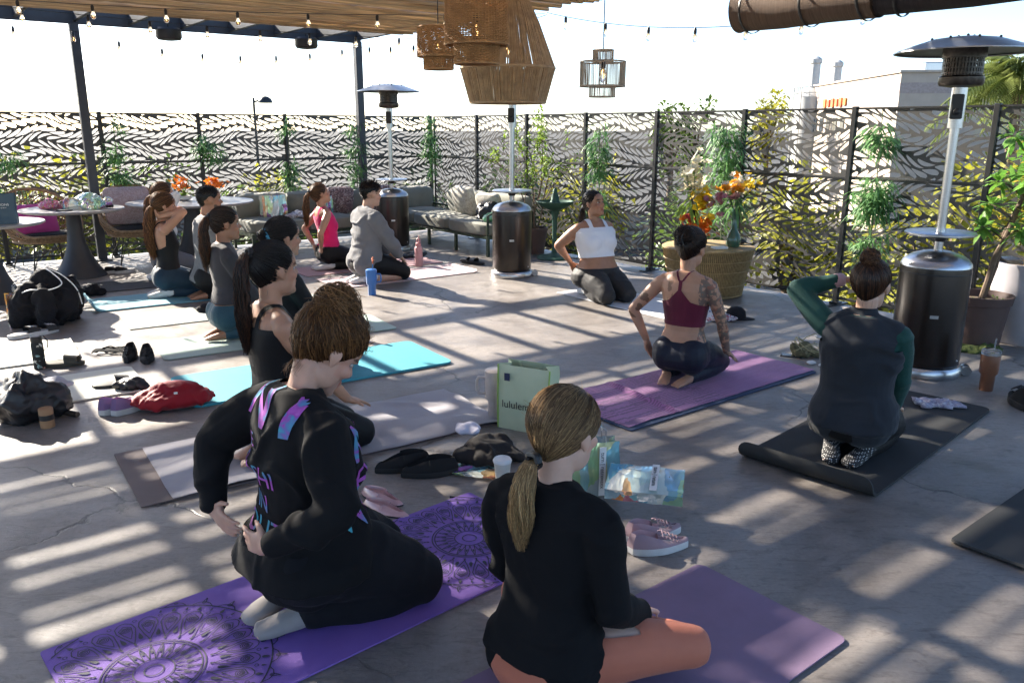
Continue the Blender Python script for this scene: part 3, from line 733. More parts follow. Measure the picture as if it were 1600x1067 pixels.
# ================================================================ YOGA MATS
def rubber(name, c, c2=None, rough=.75, ridge=False, scale=260):
    if name in MATS: return MATS[name]
    m, t, b = NM(name); v = coords(t); c2 = c2 or tuple(x*.86 for x in c)
    rp = ramp(t, noise_n(t, v, 5, 5, .6), [(.3, c2), (.7, c)]); t.links.new(rp.outputs[0], b.inputs['Base Color'])
    b.inputs['Roughness'].default_value = rough; b.inputs['Specular IOR Level'].default_value = .35
    vo = node(t, 'ShaderNodeTexVoronoi'); vo.inputs['Scale'].default_value = scale; vo.inputs['Randomness'].default_value = .4; t.links.new(v, vo.inputs['Vector'])
    bump_to(t, b, vo.outputs['Distance'], .3, .0018); MATS[name] = m; return m
def mat_mesh(L_, W_, th, rc=.03, curl0=0.0, curl1=0.0, cr=.05, seed=0, wav=.002, skewcurl=0.0):
    """slab along +x (0..L), width +-W/2; ends may curl up with radius cr over angle curl"""
    rn = random.Random(seed); nx = 64; ny = 13
    xs = [L_*(i/nx) for i in range(nx+1)]
    # rounded corners by easing the half width near the ends
    def halfw(x):
        d = min(x, L_-x)
        if d >= rc: return W_/2
        return W_/2 - rc + math.sqrt(max(0, rc*rc-(rc-d)**2))
    xs = sorted(set([0, rc*.08, rc*.3, rc*.6, rc, L_-rc, L_-rc*.6, L_-rc*.3, L_-rc*.08, L_] + [round(x,4) for x in xs if rc < x < L_-rc]))
    def bend(x, y):
        # returns position and normal angle
        k0 = curl0*(1+skewcurl*y/W_); k1 = curl1*(1+skewcurl*y/W_); z = 0; a = 0; X = x
        l0 = abs(k0)*cr; l1 = abs(k1)*cr
        if k0 > 0 and x < l0: a = (l0-x)/cr; X = l0 - cr*math.sin(a); z = cr*(1-math.cos(a)); a = -a
        elif k1 > 0 and x > L_-l1: a = (x-(L_-l1))/cr; X = L_-l1 + cr*math.sin(a); z = cr*(1-math.cos(a))
        return X, z, a
    vs = []; fs = []; n = len(xs)
    for side in (1, 0):
        for i, x in enumerate(xs):
            hw = halfw(x)
            for j in range(ny):
                y = -hw + 2*hw*j/(ny-1); X, z, a = bend(x, y)
                o = th if side else 0.0; wz = wav*max(0, noise.noise(Vector((x*2.3+seed, y*3, seed))))
                vs.append((X - o*math.sin(a), y, z + o*math.cos(a) + wz + .0025))
    for i in range(n-1):
        for j in range(ny-1):
            a = i*ny+j; fs.append((a, a+ny, a+ny+1, a+1)); b = a+n*ny; fs.append((b, b+1, b+ny+1, b+ny))
    N = n*ny
    for i in range(n-1):
        fs.append((i*ny, i*ny+N, (i+1)*ny+N, (i+1)*ny)); k = ny-1; fs.append((i*ny+k, (i+1)*ny+k, (i+1)*ny+k+N, i*ny+k+N))
    for j in range(ny-1):
        fs.append((j, j+1, j+1+N, j+N)); q = (n-1)*ny; fs.append((q+j, q+j+N, q+j+1+N, q+j+1))
    mb = MB(); mb.add(vs, fs); return mb
def yoga_mat(p, deg, L_, W_, m, label, th=.006, z=0.0, name='yoga_mat', group='yoga mats', **kw):
    """p = one end's LEFT corner (looking along the mat) ; mat runs in direction deg, its width to the right"""
    a = R(deg); d = Vector((math.cos(a), math.sin(a), 0)); r = Vector((math.sin(a), -math.cos(a), 0))
    o = mat_mesh(L_, W_, th, **kw).build(name, m); c = Vector((p[0], p[1], 0)) + r*(W_/2); o.location = (c.x, c.y, z); o.rotation_euler = (0,0,a)
    return tag(o, label, 'towel' if 'towel' in name else 'yoga mat', group)
M_PURPLE = rubber('purple mat', (.235,.13,.46), (.205,.11,.42)); M_LAV = rubber('dusty lavender mat', (.225,.155,.245), (.195,.135,.21), scale=200)
MA = yoga_mat((-1.475,2.205), 42, 1.73, .665, M_PURPLE, 'purple yoga mat with black mandala prints under the sweatshirt woman', rc=.012, seed=1)
MBm = yoga_mat((-.62,1.69), 38.5, 1.70, .60, M_LAV, 'dusty lavender yoga mat under the blond ponytail woman', rc=.03, seed=2)
ML0 = yoga_mat((.235,4.665), 38, 1.80, .67, rubber('navy and pale blue mat', (.035,.06,.12)), 'navy mat showing under the plum towel', rc=.02, seed=3)
yoga_mat((2.77-1.75*.707-.69*.66,4.48-1.75*.707+.72*.66), 44.5, 1.78, .665, rubber('black foam mat', (.032,.033,.034), (.025,.026,.027), .8), 'thick black yoga mat with a curled end under the vest woman', th=.012, rc=.05, curl0=2.0, cr=.070, seed=4)
yoga_mat((1.735,2.915), 39, 1.80, .66, rubber('black foam mat', (0,0,0)), 'black yoga mat cut off by the right edge', th=.010, rc=.04, curl0=.5, cr=.09, seed=5)
yoga_mat((-2.24,5.07), 33.5, 1.74, .69, rubber('turquoise foam mat', (.055,.32,.40), (.048,.28,.35), .7), 'thick turquoise yoga mat behind the sweatshirt woman', th=.015, rc=.05, seed=6)
yoga_mat((-2.00,3.80), 34, 1.86, .71, rubber('taupe mat', (.16,.125,.12), None), 'taupe ribbed mat under the grey towel', th=.005, rc=.008, seed=7)
MINT = rubber('mint mat', (.40,.50,.44), (.36,.45,.40), .7)
yoga_mat((-2.78,6.02), 32.5, 1.80, .61, MINT, 'mint striped yoga mat under the charcoal top woman', rc=.04, seed=8)
yoga_mat((-3.44,6.92), 33, 1.75, .61, rubber('sage mat', (.33,.35,.31), None), 'grey sage yoga mat under the bearded man', rc=.01, seed=9)
yoga_mat((-4.11,7.52), 34, 1.80, .62, rubber('powder blue mat', (.17,.37,.44), (.15,.33,.40), .7), 'powder blue yoga mat with its end curled up under the wavy haired woman', th=.012, rc=.045, curl0=1.7, cr=.075, seed=10)
yoga_mat((-4.48,8.42), 34, 1.75, .61, rubber('dark grey mat', (.045,.045,.05)), 'dark grey yoga mat under the half hidden person in white', rc=.02, seed=11)
CREAM = rubber('cream mat', (.62,.62,.54), (.56,.56,.49), .7)
yoga_mat((-4.90,5.10), 34, 1.78, .62, CREAM, 'cream yoga mat at the left edge behind the dark bottle', th=.010, rc=.05, curl1=.5, cr=.12, seed=12)
yoga_mat((-4.10,4.36), 34, 1.78, .62, CREAM, 'cream yoga mat behind the red bag and black hiking shoes', th=.010, rc=.05, seed=13)
PINK = rubber('pale pink mat', (.50,.39,.40), (.45,.345,.355), .7)
yoga_mat((-2.13,8.66), 37, 1.72, .63, PINK, 'pale pink yoga mat with curled end under the grey sweatshirt man', th=.008, rc=.03, curl1=.75, curl0=.35, cr=.10, seed=14)
yoga_mat((-2.62,9.36), 35, 1.75, .61, rubber('rose mat', (.40,.25,.26), None), 'rose pink yoga mat under the pink tank top woman', rc=.03, seed=15)
yoga_mat((.46+.61*.79,7.99+.61*.6), -53, 1.75, .62, rubber('white mat', (.66,.66,.67), (.6,.6,.61), .7), 'white yoga mat under the woman in the white top', th=.006, rc=.01, seed=16)
# printed mandalas: flat line work lying on the mat
def mandala(parent, cx, R0, zt, m, L_, W_):
    mb = MB(); z = zt
    def inside(x, y): return .006 < x < L_-.006 and abs(y) < W_/2-.006
    def line(pts, w=.0022):
        w *= 1.45
        for p, q in zip(pts[:-1], pts[1:]):
            if not (inside(*p) and inside(*q)): continue
            dx, dy = q[0]-p[0], q[1]-p[1]; l = math.hypot(dx, dy) or 1; nx, ny = -dy/l*w/2, dx/l*w/2
            mb.add([(p[0]+nx,p[1]+ny,z),(p[0]-nx,p[1]-ny,z),(q[0]-nx,q[1]-ny,z),(q[0]+nx,q[1]+ny,z)], [(0,1,2,3)])
    def poly(pts):
        if all(inside(*p) for p in pts): mb.add([(x,y,z) for x, y in pts], [tuple(range(len(pts)))])
    def P(r, a): return (cx+r*math.cos(a), r*math.sin(a))
    def ring(r, w=.003): line([P(r, 2*math.pi*k/120) for k in range(121)], w)
    def circ(r, a, q, w=.0018): c = P(r, a); line([(c[0]+q*math.cos(t*.42), c[1]+q*math.sin(t*.42)) for t in range(16)], w)
    def drop(r, a, l, w): 
        pts = []
        for k in range(14):
            t = 2*math.pi*k/14; rr = r + l/2*math.cos(t); ww = w*math.sin(t)*(.55-.45*math.cos(t)); c = P(rr, a); pts.append((c[0]-ww*math.sin(a), c[1]+ww*math.cos(a)))
        poly(pts)
    ring(R0, .0035); ring(R0*.43); ring(R0*.40)
    N = 24
    for k in range(N):
        a = 2*math.pi*k/N; h = math.pi/N
        # outer flames
        line([P(R0, a-h*.8), P(R0*1.045, a-h*.45), P(R0*1.06, a-h*.12), P(R0*1.13, a), P(R0*1.06, a+h*.12), P(R0*1.045, a+h*.45), P(R0, a+h*.8)])
        circ(R0*1.05, a, R0*.018); circ(R0*1.05, a, R0*.008)
        drop(R0*.945, a, R0*.075, R0*.028); drop(R0*.945, a+h, R0*.05, R0*.018)
        # peacock petals
        line([P(R0*.50, a), P(R0*.62, a-h*.55), P(R0*.76, a-h*.86), P(R0*.84, a-h*.7), P(R0*.885, a-h*.3), P(R0*.895, a), P(R0*.885, a+h*.3), P(R0*.84, a+h*.7), P(R0*.76, a+h*.86), P(R0*.62, a+h*.55), P(R0*.50, a)], .0025)
        line([P(R0*.60, a), P(R0*.70, a-h*.45), P(R0*.79, a-h*.55), P(R0*.84, a), P(R0*.79, a+h*.55), P(R0*.70, a+h*.45), P(R0*.60, a)])
        circ(R0*.765, a, R0*.040); circ(R0*.77, a, R0*.026); circ(R0*.775, a, R0*.012)
        drop(R0*.60, a+h, R0*.12, R0*.030); drop(R0*.49, a, R0*.05, R0*.018)
        circ(R0*.88, a+h, R0*.018)
        line([P(R0*.18, a-h), P(R0*.30, a-h*.5), P(R0*.395, a), P(R0*.30, a+h*.5), P(R0*.18, a+h)]); drop(R0*.30, a, R0*.07, R0*.018)
    ring(R0*.17); ring(R0*.08)
    return mb.build('printed_mandala', m, parent, smooth=False)
M_INK = mat('dark ink print', (.035,.035,.06), None, .7)
mandala(MA, .235, .345, .0112, M_INK, 1.73, .665); mandala(MA, 1.46, .345, .0112, M_INK, 1.73, .665)
# towels lying on mats (soft sheets with folds)
def towel(p, deg, L_, W_, m, label, z, amp=.008, seed=0, fold=None):
    a = R(deg); r = Vector((math.sin(a), -math.cos(a), 0)); mb = MB(); nx, ny = 90, 40
    def fn(u, v):
        x, y = u*L_, (v-.5)*W_
        h = amp*max(0, noise.noise(Vector((x*2.2+seed, y*3.1, seed))))**1.2*1.6 + .0015*noise.noise(Vector((x*12, y*12, seed)))
        if fold:
            for (fx, fy, dx, dy, fw, fh, fl) in fold:
                d_ = (x-fx)*(-dy)+(y-fy)*dx; l_ = (x-fx)*dx+(y-fy)*dy
                h += fh*math.exp(-(d_/fw)**2)*max(0, min(1, (fl-abs(l_))/.06))
        edge = .010*noise.noise(Vector((x*3+9, y*3, seed*2)))
        return Vector((x + (edge if u in (0,1) else 0), y + edge*(abs(v-.5)*2)**6, h + .004))
    mb.grid(fn, nx, ny); mb.grid(lambda u, v: fn(1-u, v)-Vector((0,0,.0035)), nx, ny)
    o = mb.build('towel', m); c = Vector((p[0], p[1], 0))+r*(W_/2); o.location = (c.x, c.y, z); o.rotation_euler = (0,0,a)
    return tag(o, label, 'towel', 'mat towels')
towel((-1.885,3.865), 34, 1.76, .70, fabric('grey microfibre towel', (.36,.345,.37), (.31,.295,.32), weave=700, wrinkle=.4), 'grey microfibre towel spread on the taupe mat', .010, .026, 3, [(.30,-.05,.35,.94,.022,.020,.22),(1.45,.2,.8,-.6,.03,.012,.2)])
M_PLUM = None
def plum():
    m, t, b = NM('plum printed towel'); v = coords(t)
    rp = ramp(t, noise_n(t, v, 3, 3), [(.35,(.27,.10,.26)),(.65,(.33,.125,.31))])
    w_ = node(t, 'ShaderNodeTexWave', wave_type='RINGS'); w_.inputs['Scale'].default_value = 16; w_.inputs['Distortion'].default_value = 2.2; w_.inputs['Detail'].default_value = 2; w_.inputs['Detail Scale'].default_value = 3
    vo = node(t, 'ShaderNodeTexVoronoi'); vo.inputs['Scale'].default_value = 5.5; t.links.new(v, vo.inputs['Vector'])
    sub = node(t, 'ShaderNodeVectorMath', operation='SUBTRACT'); t.links.new(v, sub.inputs[0]); t.links.new(vo.outputs['Position'], sub.inputs[1]); t.links.new(sub.outputs[0], w_.inputs['Vector'])
    wr = ramp(t, w_.outputs[0], [(.5, 0.0), (.62, .75)])
    # the print ends where the plain half of the towel begins
    sx = node(t, 'ShaderNodeSeparateXYZ'); t.links.new(v, sx.inputs[0]); mk = ramp(t, sx.outputs[0], [(.82, 1.0), (.95, .25)])
    ml = node(t, 'ShaderNodeMath', operation='MULTIPLY'); t.links.new(wr.outputs[0], ml.inputs[0]); t.links.new(mk.outputs[0], ml.inputs[1])
    mx = node(t, 'ShaderNodeMix', data_type='RGBA'); t.links.new(ml.outputs[0], mx.inputs[0]); t.links.new(rp.outputs[0], mx.inputs[6]); mx.inputs[7].default_value = (.12,.04,.13,1)
    t.links.new(mx.outputs[2], b.inputs['Base Color']); b.inputs['Roughness'].default_value = .9; b.inputs['Sheen Weight'].default_value = .2
    bump_to(t, b, noise_n(t, v, 700, 1), .3, .0015); return m
towel((.245,4.685), 38, 1.80, .645, plum(), 'plum coloured patterned towel on the navy mat under the tattooed woman', .008, .010, 5, [(.44,.0,.13,.99,.018,.022,.34)])
# ================================================================ PEOPLE
def remesh(mb, voxel, smooth=4, name='body'):
    me = mb.mesh(name, False); ob = bpy.data.objects.new('tmp', me); COL.objects.link(ob)
    r = ob.modifiers.new('r', 'REMESH'); r.mode = 'VOXEL'; r.voxel_size = voxel; r.adaptivity = 0
    sm = ob.modifiers.new('s', 'SMOOTH'); sm.factor = .5; sm.iterations = smooth
    dg = bpy.context.evaluated_depsgraph_get(); out = bpy.data.meshes.new_from_object(ob.evaluated_get(dg)); out.name = name
    bpy.data.objects.remove(ob); bpy.data.meshes.remove(me)
    out.materials.clear()
    for p in out.polygons: p.use_smooth = True
    return out
def getco(me):
    a = np.empty(len(me.vertices)*3); me.vertices.foreach_get('co', a); return a.reshape(-1,3)
def setco(me, a): me.vertices.foreach_set('co', np.ascontiguousarray(a).ravel()); me.update()
def getno(me):
    a = np.empty(len(me.vertices)*3); me.vertices.foreach_get('normal', a); return a.reshape(-1,3)
def cut(me, g):
    """keep where g>0, with the border snapped onto g=0"""
    co = getco(me); bm = bmesh.new(); bm.from_mesh(me); bm.verts.ensure_lookup_table()
    kill = [f for f in bm.faces if all(g[v.index] <= 0 for v in f.verts)]
    for v in bm.verts:
        i = v.index
        if g[i] <= 0:
            best = None
            for e in v.link_edges:
                j = e.other_vert(v).index
                if g[j] > 0 and (best is None or g[j] > g[best]): best = j
            if best is None:
                for f in v.link_faces:
                    for u in f.verts:
                        if g[u.index] > 0: best = u.index
            if best is not None:
                t = g[best]/(g[best]-g[i]); v.co = Vector(co[best]*(1-t)+co[i]*t)
    bmesh.ops.delete(bm, geom=kill, context='FACES')
    loose = [v for v in bm.verts if not v.link_faces]
    bmesh.ops.delete(bm, geom=loose, context='VERTS')
    bm.to_mesh(me); bm.free(); me.update()
def wrinkle(me, amp, sc=(7,7,20), seed=0, wt=None):
    co = getco(me); no = getno(me); out = co.copy()
    for i in range(len(co)):
        p = co[i]; wq = noise.noise(Vector((p[0]*5, p[1]*5-seed, p[2]*5)))*.9; q = Vector((p[0]*sc[0]*.55+seed+wq, p[1]*sc[1]*.55-seed*.7, p[2]*sc[2]*.55+seed*.3+wq))
        w_ = noise.noise(q); k = noise.noise(Vector((p[0]*4+seed, p[1]*4, p[2]*4)))
        fold = math.exp(-(w_*5.5)**2); d = (fold-.35)*amp*1.7*(.25+1.0*max(0, k+.3))
        if wt is not None: d *= wt[i]
        out[i] += no[i]*d
    setco(me, out)
def vcol(me, cols):
    a = me.color_attributes.new('Col', 'FLOAT_COLOR', 'POINT'); c = np.ones((len(me.vertices),4)); c[:,:3] = cols
    a.data.foreach_set('color', c.ravel())
def skin_mat(name, tone, rough=.48):
    m, t, b = NM(name); v = coords(t)
    at = node(t, 'ShaderNodeAttribute', attribute_name='Col')
    rp = ramp(t, noise_n(t, v, 14, 5), [(.3, (.86,.84,.84)), (.7, (1.06,1.04,1.03))])
    mu = node(t, 'ShaderNodeMix', data_type='RGBA', blend_type='MULTIPLY'); mu.inputs[0].default_value = 1.0
    t.links.new(at.outputs['Color'], mu.inputs[6]); t.links.new(rp.outputs[0], mu.inputs[7]); t.links.new(mu.outputs[2], b.inputs['Base Color'])
    b.inputs['Roughness'].default_value = rough; b.inputs['Specular IOR Level'].default_value = .4
    b.inputs['Subsurface Weight'].default_value = .12; b.inputs['Subsurface Radius'].default_value = (.012,.005,.003); b.inputs['Subsurface Scale'].default_value = .8
    bump_to(t, b, noise_n(t, v, 220, 3), .12, .001); return m
M_SKIN = skin_mat('skin', None)
def hair_mat():
    m, t, b = NM('hair'); at = node(t, 'ShaderNodeAttribute', attribute_name='Col')
    t.links.new(at.outputs['Color'], b.inputs['Base Color']); b.inputs['Roughness'].default_value = .38; b.inputs['Specular IOR Level'].default_value = .45
    tr = t.nodes.new('ShaderNodeBsdfTranslucent'); t.links.new(at.outputs['Color'], tr.inputs[0])
    ms = t.nodes.new('ShaderNodeMixShader'); ms.inputs[0].default_value = .28
    t.links.new(b.outputs[0], ms.inputs[1]); t.links.new(tr.outputs[0], ms.inputs[2]); t.links.new(ms.outputs[0], t.nodes['Material Output'].inputs[0]); return m
M_HAIR = hair_mat()
M_EYE = mat('eye white', (.42,.38,.36), (.38,.34,.32), .35); M_IRIS = mat('dark iris', (.02,.012,.008), None, .15)

def V(*a): return Vector(a)
def sring(c, ax_x, ax_y, hx, hy, n=28, pw=2.4):
    out = []
    for i in range(n):
        a = 2*math.pi*i/n; ca, sa = math.cos(a), math.sin(a)
        out.append(c + ax_x*(hx*math.copysign(abs(ca)**(2/pw), ca)) + ax_y*(hy*math.copysign(abs(sa)**(2/pw), sa)))
    return out
def limb(mb, a, b, radii, inf=0.0, n=16, bulge=None, squash=None):
    """tapered limb through radii [(t, r)], with round ends"""
    a, b = Vector(a), Vector(b); pts = []; rr = []
    for t, r in radii:
        p = a.lerp(b, t)
        if bulge is not None: p = p + bulge*math.sin(math.pi*min(max(t,0),1))
        pts.append(p); rr.append(r+inf)
    d = (b-a).normalized()
    pts = [pts[0]-d*rr[0]*.75, pts[0]-d*rr[0]*.45]+pts+[pts[-1]+d*rr[-1]*.45, pts[-1]+d*rr[-1]*.75]
    rr = [rr[0]*.35, rr[0]*.85]+rr+[rr[-1]*.85, rr[-1]*.35]
    mb.tube(pts, rr, n)
def ik(S, W, la, lb, pole):
    S, W = Vector(S), Vector(W); d = W-S; L_ = d.length
    if L_ > (la+lb)*.995: W = S + d*((la+lb)*.995/L_); d = W-S; L_ = d.length
    x = (la*la-lb*lb+L_*L_)/(2*L_); h = math.sqrt(max(0, la*la-x*x)); u = d/L_
    p = Vector(pole); p = (p-u*p.dot(u)).normalized(); return S+u*x+p*h, W
def hand(mb, W, fd, pn, side, s, curl=.5, spread=.12):
    """palm + five fingers; fd finger direction, pn palm normal (out of the palm), side=+1 left hand"""
    fd = Vector(fd).normalized(); pn = Vector(pn); pn = (pn-fd*pn.dot(fd)).normalized(); lat = fd.cross(pn)*side   # towards the thumb
    c = W + fd*.045*s
    Mx = Matrix((fd, lat, pn)).transposed()
    mb.ell(W+fd*.05*s, (.052*s,.041*s,.016*s), Mx); mb.ell(W+fd*.012*s, (.035*s,.030*s,.020*s), Mx)
    mb.ell(W+fd*.075*s, (.024*s,.041*s,.0135*s), Mx); mb.ell(W+fd*.03*s+lat*.022*s+pn*.006*s, (.03*s,.018*s,.016*s), Mx)
    for k, (off, ln) in enumerate(((.030,.072),(.010,.080),(-.010,.074),(-.029,.058))):
        b = W+fd*.085*s+lat*off*s; a = spread*(1.5-k)*.5; cu = curl*(1+.12*k)
        d0 = (fd*math.cos(a)+lat*math.sin(a)).normalized(); pts = [b-d0*.02*s, b]; r = .0092*s; p = b; ang = cu*.5
        for j, q in enumerate((.42,.32,.26)):
            d = d0*math.cos(ang)+pn*math.sin(ang); p = p+d*ln*q*s; pts.append(p); ang += cu*.75
        mb.tube(pts, [r*1.05,r*1.05,r*.98,r*.9,r*.7], 8)
    b = W+fd*.022*s+lat*.030*s; d = (fd*.62+lat*.75+pn*.18).normalized(); p1 = b+d*.038*s; d2 = (fd*.9+lat*.32+pn*.25*(1+curl)).normalized(); p2 = p1+d2*.032*s
    mb.tube([b-d*.015*s, b, p1, p2], [.013*s,.0125*s,.0105*s,.0078*s], 8)
def head(mb, C, X, Y, Z, s, fem=True, inf=0.0):
    Mx = Matrix((X, Y, Z)).transposed(); P = lambda x, y, z: C+X*(x*s)+Y*(y*s)+Z*(z*s)
    E_ = lambda c, r, M2=None: mb.ell(P(*c), tuple((q+inf)*s for q in r), Mx if M2 is None else Mx@M2, 18, 12)
    E_((-.008,0,.032),(.098,.077,.088)); E_((.028,0,-.025),(.062,.061,.080)); E_((.045,0,-.07),(.046,.042 if fem else .05,.046))
    E_((.022,.036,-.055),(.045,.024,.045)); E_((.022,-.036,-.055),(.045,.024,.045))
    E_((.074,0,-.093),(.021,.022 if fem else .028,.018))                       # chin
    E_((.060,0,.045),(.036,.058,.045))                                            # forehead
    E_((.076,.028,.024),(.015,.022,.009),Matrix.Rotation(R(-12),3,'Z')); E_((.076,-.028,.024),(.015,.022,.009),Matrix.Rotation(R(12),3,'Z'))    # brows
    E_((.066,.040,-.022),(.020,.020,.020)); E_((.066,-.040,-.022),(.020,.020,.020))   # cheeks
    mb.tube([P(.080,0,.022),P(.094,0,.002),P(.106,0,-.018),P(.104,0,-.028)], [.007*s,.0085*s,.0115*s,.008*s], 10)  # nose
    E_((.095,.012,-.026),(.010,.009,.008)); E_((.095,-.012,-.026),(.010,.009,.008))
    E_((.085,0,-.052),(.014,.021,.0075)); E_((.084,0,-.064),(.013,.019,.008))     # lips
    for sd in (1,-1):                                                             # ears
        M2 = Matrix.Rotation(R(18*sd),3,'Z')@Matrix.Rotation(R(-12),3,'Y')
        E_((-.006,.079*sd,.002),(.017,.007,.031),M2); E_((-.010,.083*sd,.008),(.019,.005,.024),M2); E_((.000,.076*sd,-.022),(.010,.007,.012))
# ---- hair
HR, HC = (.105,.0845,.096), (-.010,0,.034)
def ell_pt(u, rad, cen):
    w_ = u.length; k0 = max(0, min(1, (u.z/max(w_,1e-6)+.55)/.9)); rad = tuple(a+(b-a)*k0 for a, b in zip(HR, rad)) if rad[1] > HR[1] else rad
    if u.z < 0:   # the back of the head runs down into the nape
        k = -u.z; rz = rad[2]+.034*min(1, max(0, .35-u.x)); return Vector((cen[0]+rad[0]*u.x*(1-.10*k)+.012*k*k, cen[1]+rad[1]*u.y*(1-.58*k*(k+.12)), cen[2]+rz*u.z))
    return Vector((cen[0]+rad[0]*u.x, cen[1]+rad[1]*u.y, cen[2]+rad[2]*u.z))
def hairline(p, low=0.0):
    if p.x > -.02: return p.z - (-.022-low + 1.16*p.x)
    lim = -.022-low + 1.5*p.x; return p.z - max(lim, -.088-low*.8 + abs(p.y)*.35)
class Strands:
    def __init__(s): s.mb = MB(); s.col = []
    def add(s, pts, r, col, n=3, tip=.35):
        m = len(pts); rr = [r*(1-(1-tip)*(i/(m-1))**2) for i in range(m)]; k = s.mb.n
        s.mb.tube(pts, rr, n, cap=False); s.col += [col]*(s.mb.n-k)
    def build(s, name, parent, xf):
        s.mb.v = [tuple(xf(Vector(p))) for p in s.mb.v]
        me = s.mb.mesh(name, False)
        for p in me.polygons: p.use_smooth = True
        vcol(me, np.array(s.col)); return link(name, me, M_HAIR, parent)
def tint(rn, base, hi, var=.35):
    t = rn.random()**1.6; k = 1+rn.uniform(-var, var); return [ (a*(1-t)+b*t)*k for a, b in zip(base, hi)]
def make_hair(parent, xf, style, base, hi, rn, n=900, tie=(-.09,0,.06), tail=None, low=0.0, puff=0.0, thick=.0017, grav=None, part=False, cap_extra=0.0, mess=0.0, fly=.02, nape=.007):
    """everything in head space (x forward, z up)"""
    HRp = tuple(q+puff*(1 if i != 0 else .7) for i, q in enumerate(HR))
    # under-cap
    mb = MB(); mb.ell((0,0,0), (1,1,1), nu=40, nv=28); mb.v = [tuple(ell_pt(Vector(p), tuple(q-.004 for q in HRp), HC)) for p in mb.v]; me = mb.mesh('hair_cap', False); co = getco(me)
    g = np.array([hairline(Vector(p), low)-.004 for p in co]); cut(me, g)
    co = getco(me); c0 = np.array(base)*.7
    setco(me, np.array([xf(Vector(p)) for p in co])); vcol(me, np.tile(c0, (len(co),1)))
    for p in me.polygons: p.use_smooth = True
    link('hair_cap', me, M_HAIR, parent)
    S = Strands(); T = Vector(tie)
    def unit(p): return Vector(((p.x-HC[0])/HRp[0], (p.y-HC[1])/HRp[1], (p.z-HC[2])/HRp[2])).normalized()
    ut = unit(T); cnt = 0
    while cnt < n:
        u = Vector((rn.gauss(0,1), rn.gauss(0,1), rn.gauss(0,1))).normalized(); p = ell_pt(u, HRp, HC)
        hl = hairline(p, low)
        if hl < rn.uniform(-.010,.006): continue
        cnt += 1; col = tint(rn, base, hi)
        if style == 'short':
            L_ = rn.uniform(.010,.020)*(1.0 if p.z > .05 else .45)*(1+tail if tail else 1); nn = (Vector((u.x/HRp[0], u.y/HRp[1], u.z/HRp[2]))).normalized()
            d = (nn+Vector((.5,0,.25))*.8+Vector((rn.gauss(0,.25),rn.gauss(0,.25),rn.gauss(0,.25)))).normalized()
            S.add([p-nn*.003, p+nn*L_*.5, p+(nn*.4+d*.6)*L_], thick*.9, col); continue
        ang = u.angle(ut, 0.0)
        if ang < .05: continue
        m = 9; pts = []; j1 = rn.uniform(-.010,.014); jw = rn.uniform(-.05,.05)
        e_ = .97
        for i in range(m):
            t = i/(m-1)*e_; q = u.slerp(ut, t) if ang < 3.1 else u
            lift = 1.0 + .05*math.sin(math.pi*t) + j1*(.4+.6*math.sin(math.pi*t)) + (jw*.25*math.sin(2.2*math.pi*t))*puff*12
            pp = ell_pt(q*lift, HRp, HC)
            if mess: pp += Vector((noise.noise(pp*22+Vector((cnt*.31,0,0))), noise.noise(pp*22+Vector((0,cnt*.31,7))), noise.noise(pp*22+Vector((3,0,cnt*.31)))))*mess*math.sin(math.pi*t)
            pts.append(pp)
        S.add(pts, thick, col, tip=.8)
    # wisps at the nape
    if style != 'short':
        for k in range(int(n*nape)):
            y0 = rn.uniform(-.045,.045); p = Vector((-.078+abs(y0)*.5, y0, -.082-low*.7+rn.uniform(-.004,.012))); d = Vector((rn.uniform(-.2,.35), rn.gauss(0,.35), -1)).normalized(); L2 = rn.uniform(.012,.045)
            S.add([p+Vector((0,0,.02)), p, p+d*L2*.6+Vector((-.004,0,0)), p+d*L2+Vector((rn.uniform(-.006,.010),0,.004))], .0005, tint(rn, base, hi), tip=.2) if k % 2 else None
    # loose flyaways
    if style != 'short':
        for k in range(int(n*fly)):
            u = Vector((rn.gauss(0,1), rn.gauss(0,1), abs(rn.gauss(0,1)))).normalized(); p = ell_pt(u, HRp, HC)
            if hairline(p, low) < -.015: continue
            a = rn.uniform(0,6.28); d = Vector((math.cos(a)*.5, math.sin(a)*.5, rn.uniform(0,1))).normalized()
            S.add([p, p+u*.005+d*.008, p+u*.008+d*.020, p+u*.004+d*.030-Vector((0,0,.006))], .00045, tint(rn, hi, hi))
    o = S.build('hair', parent, xf); return o
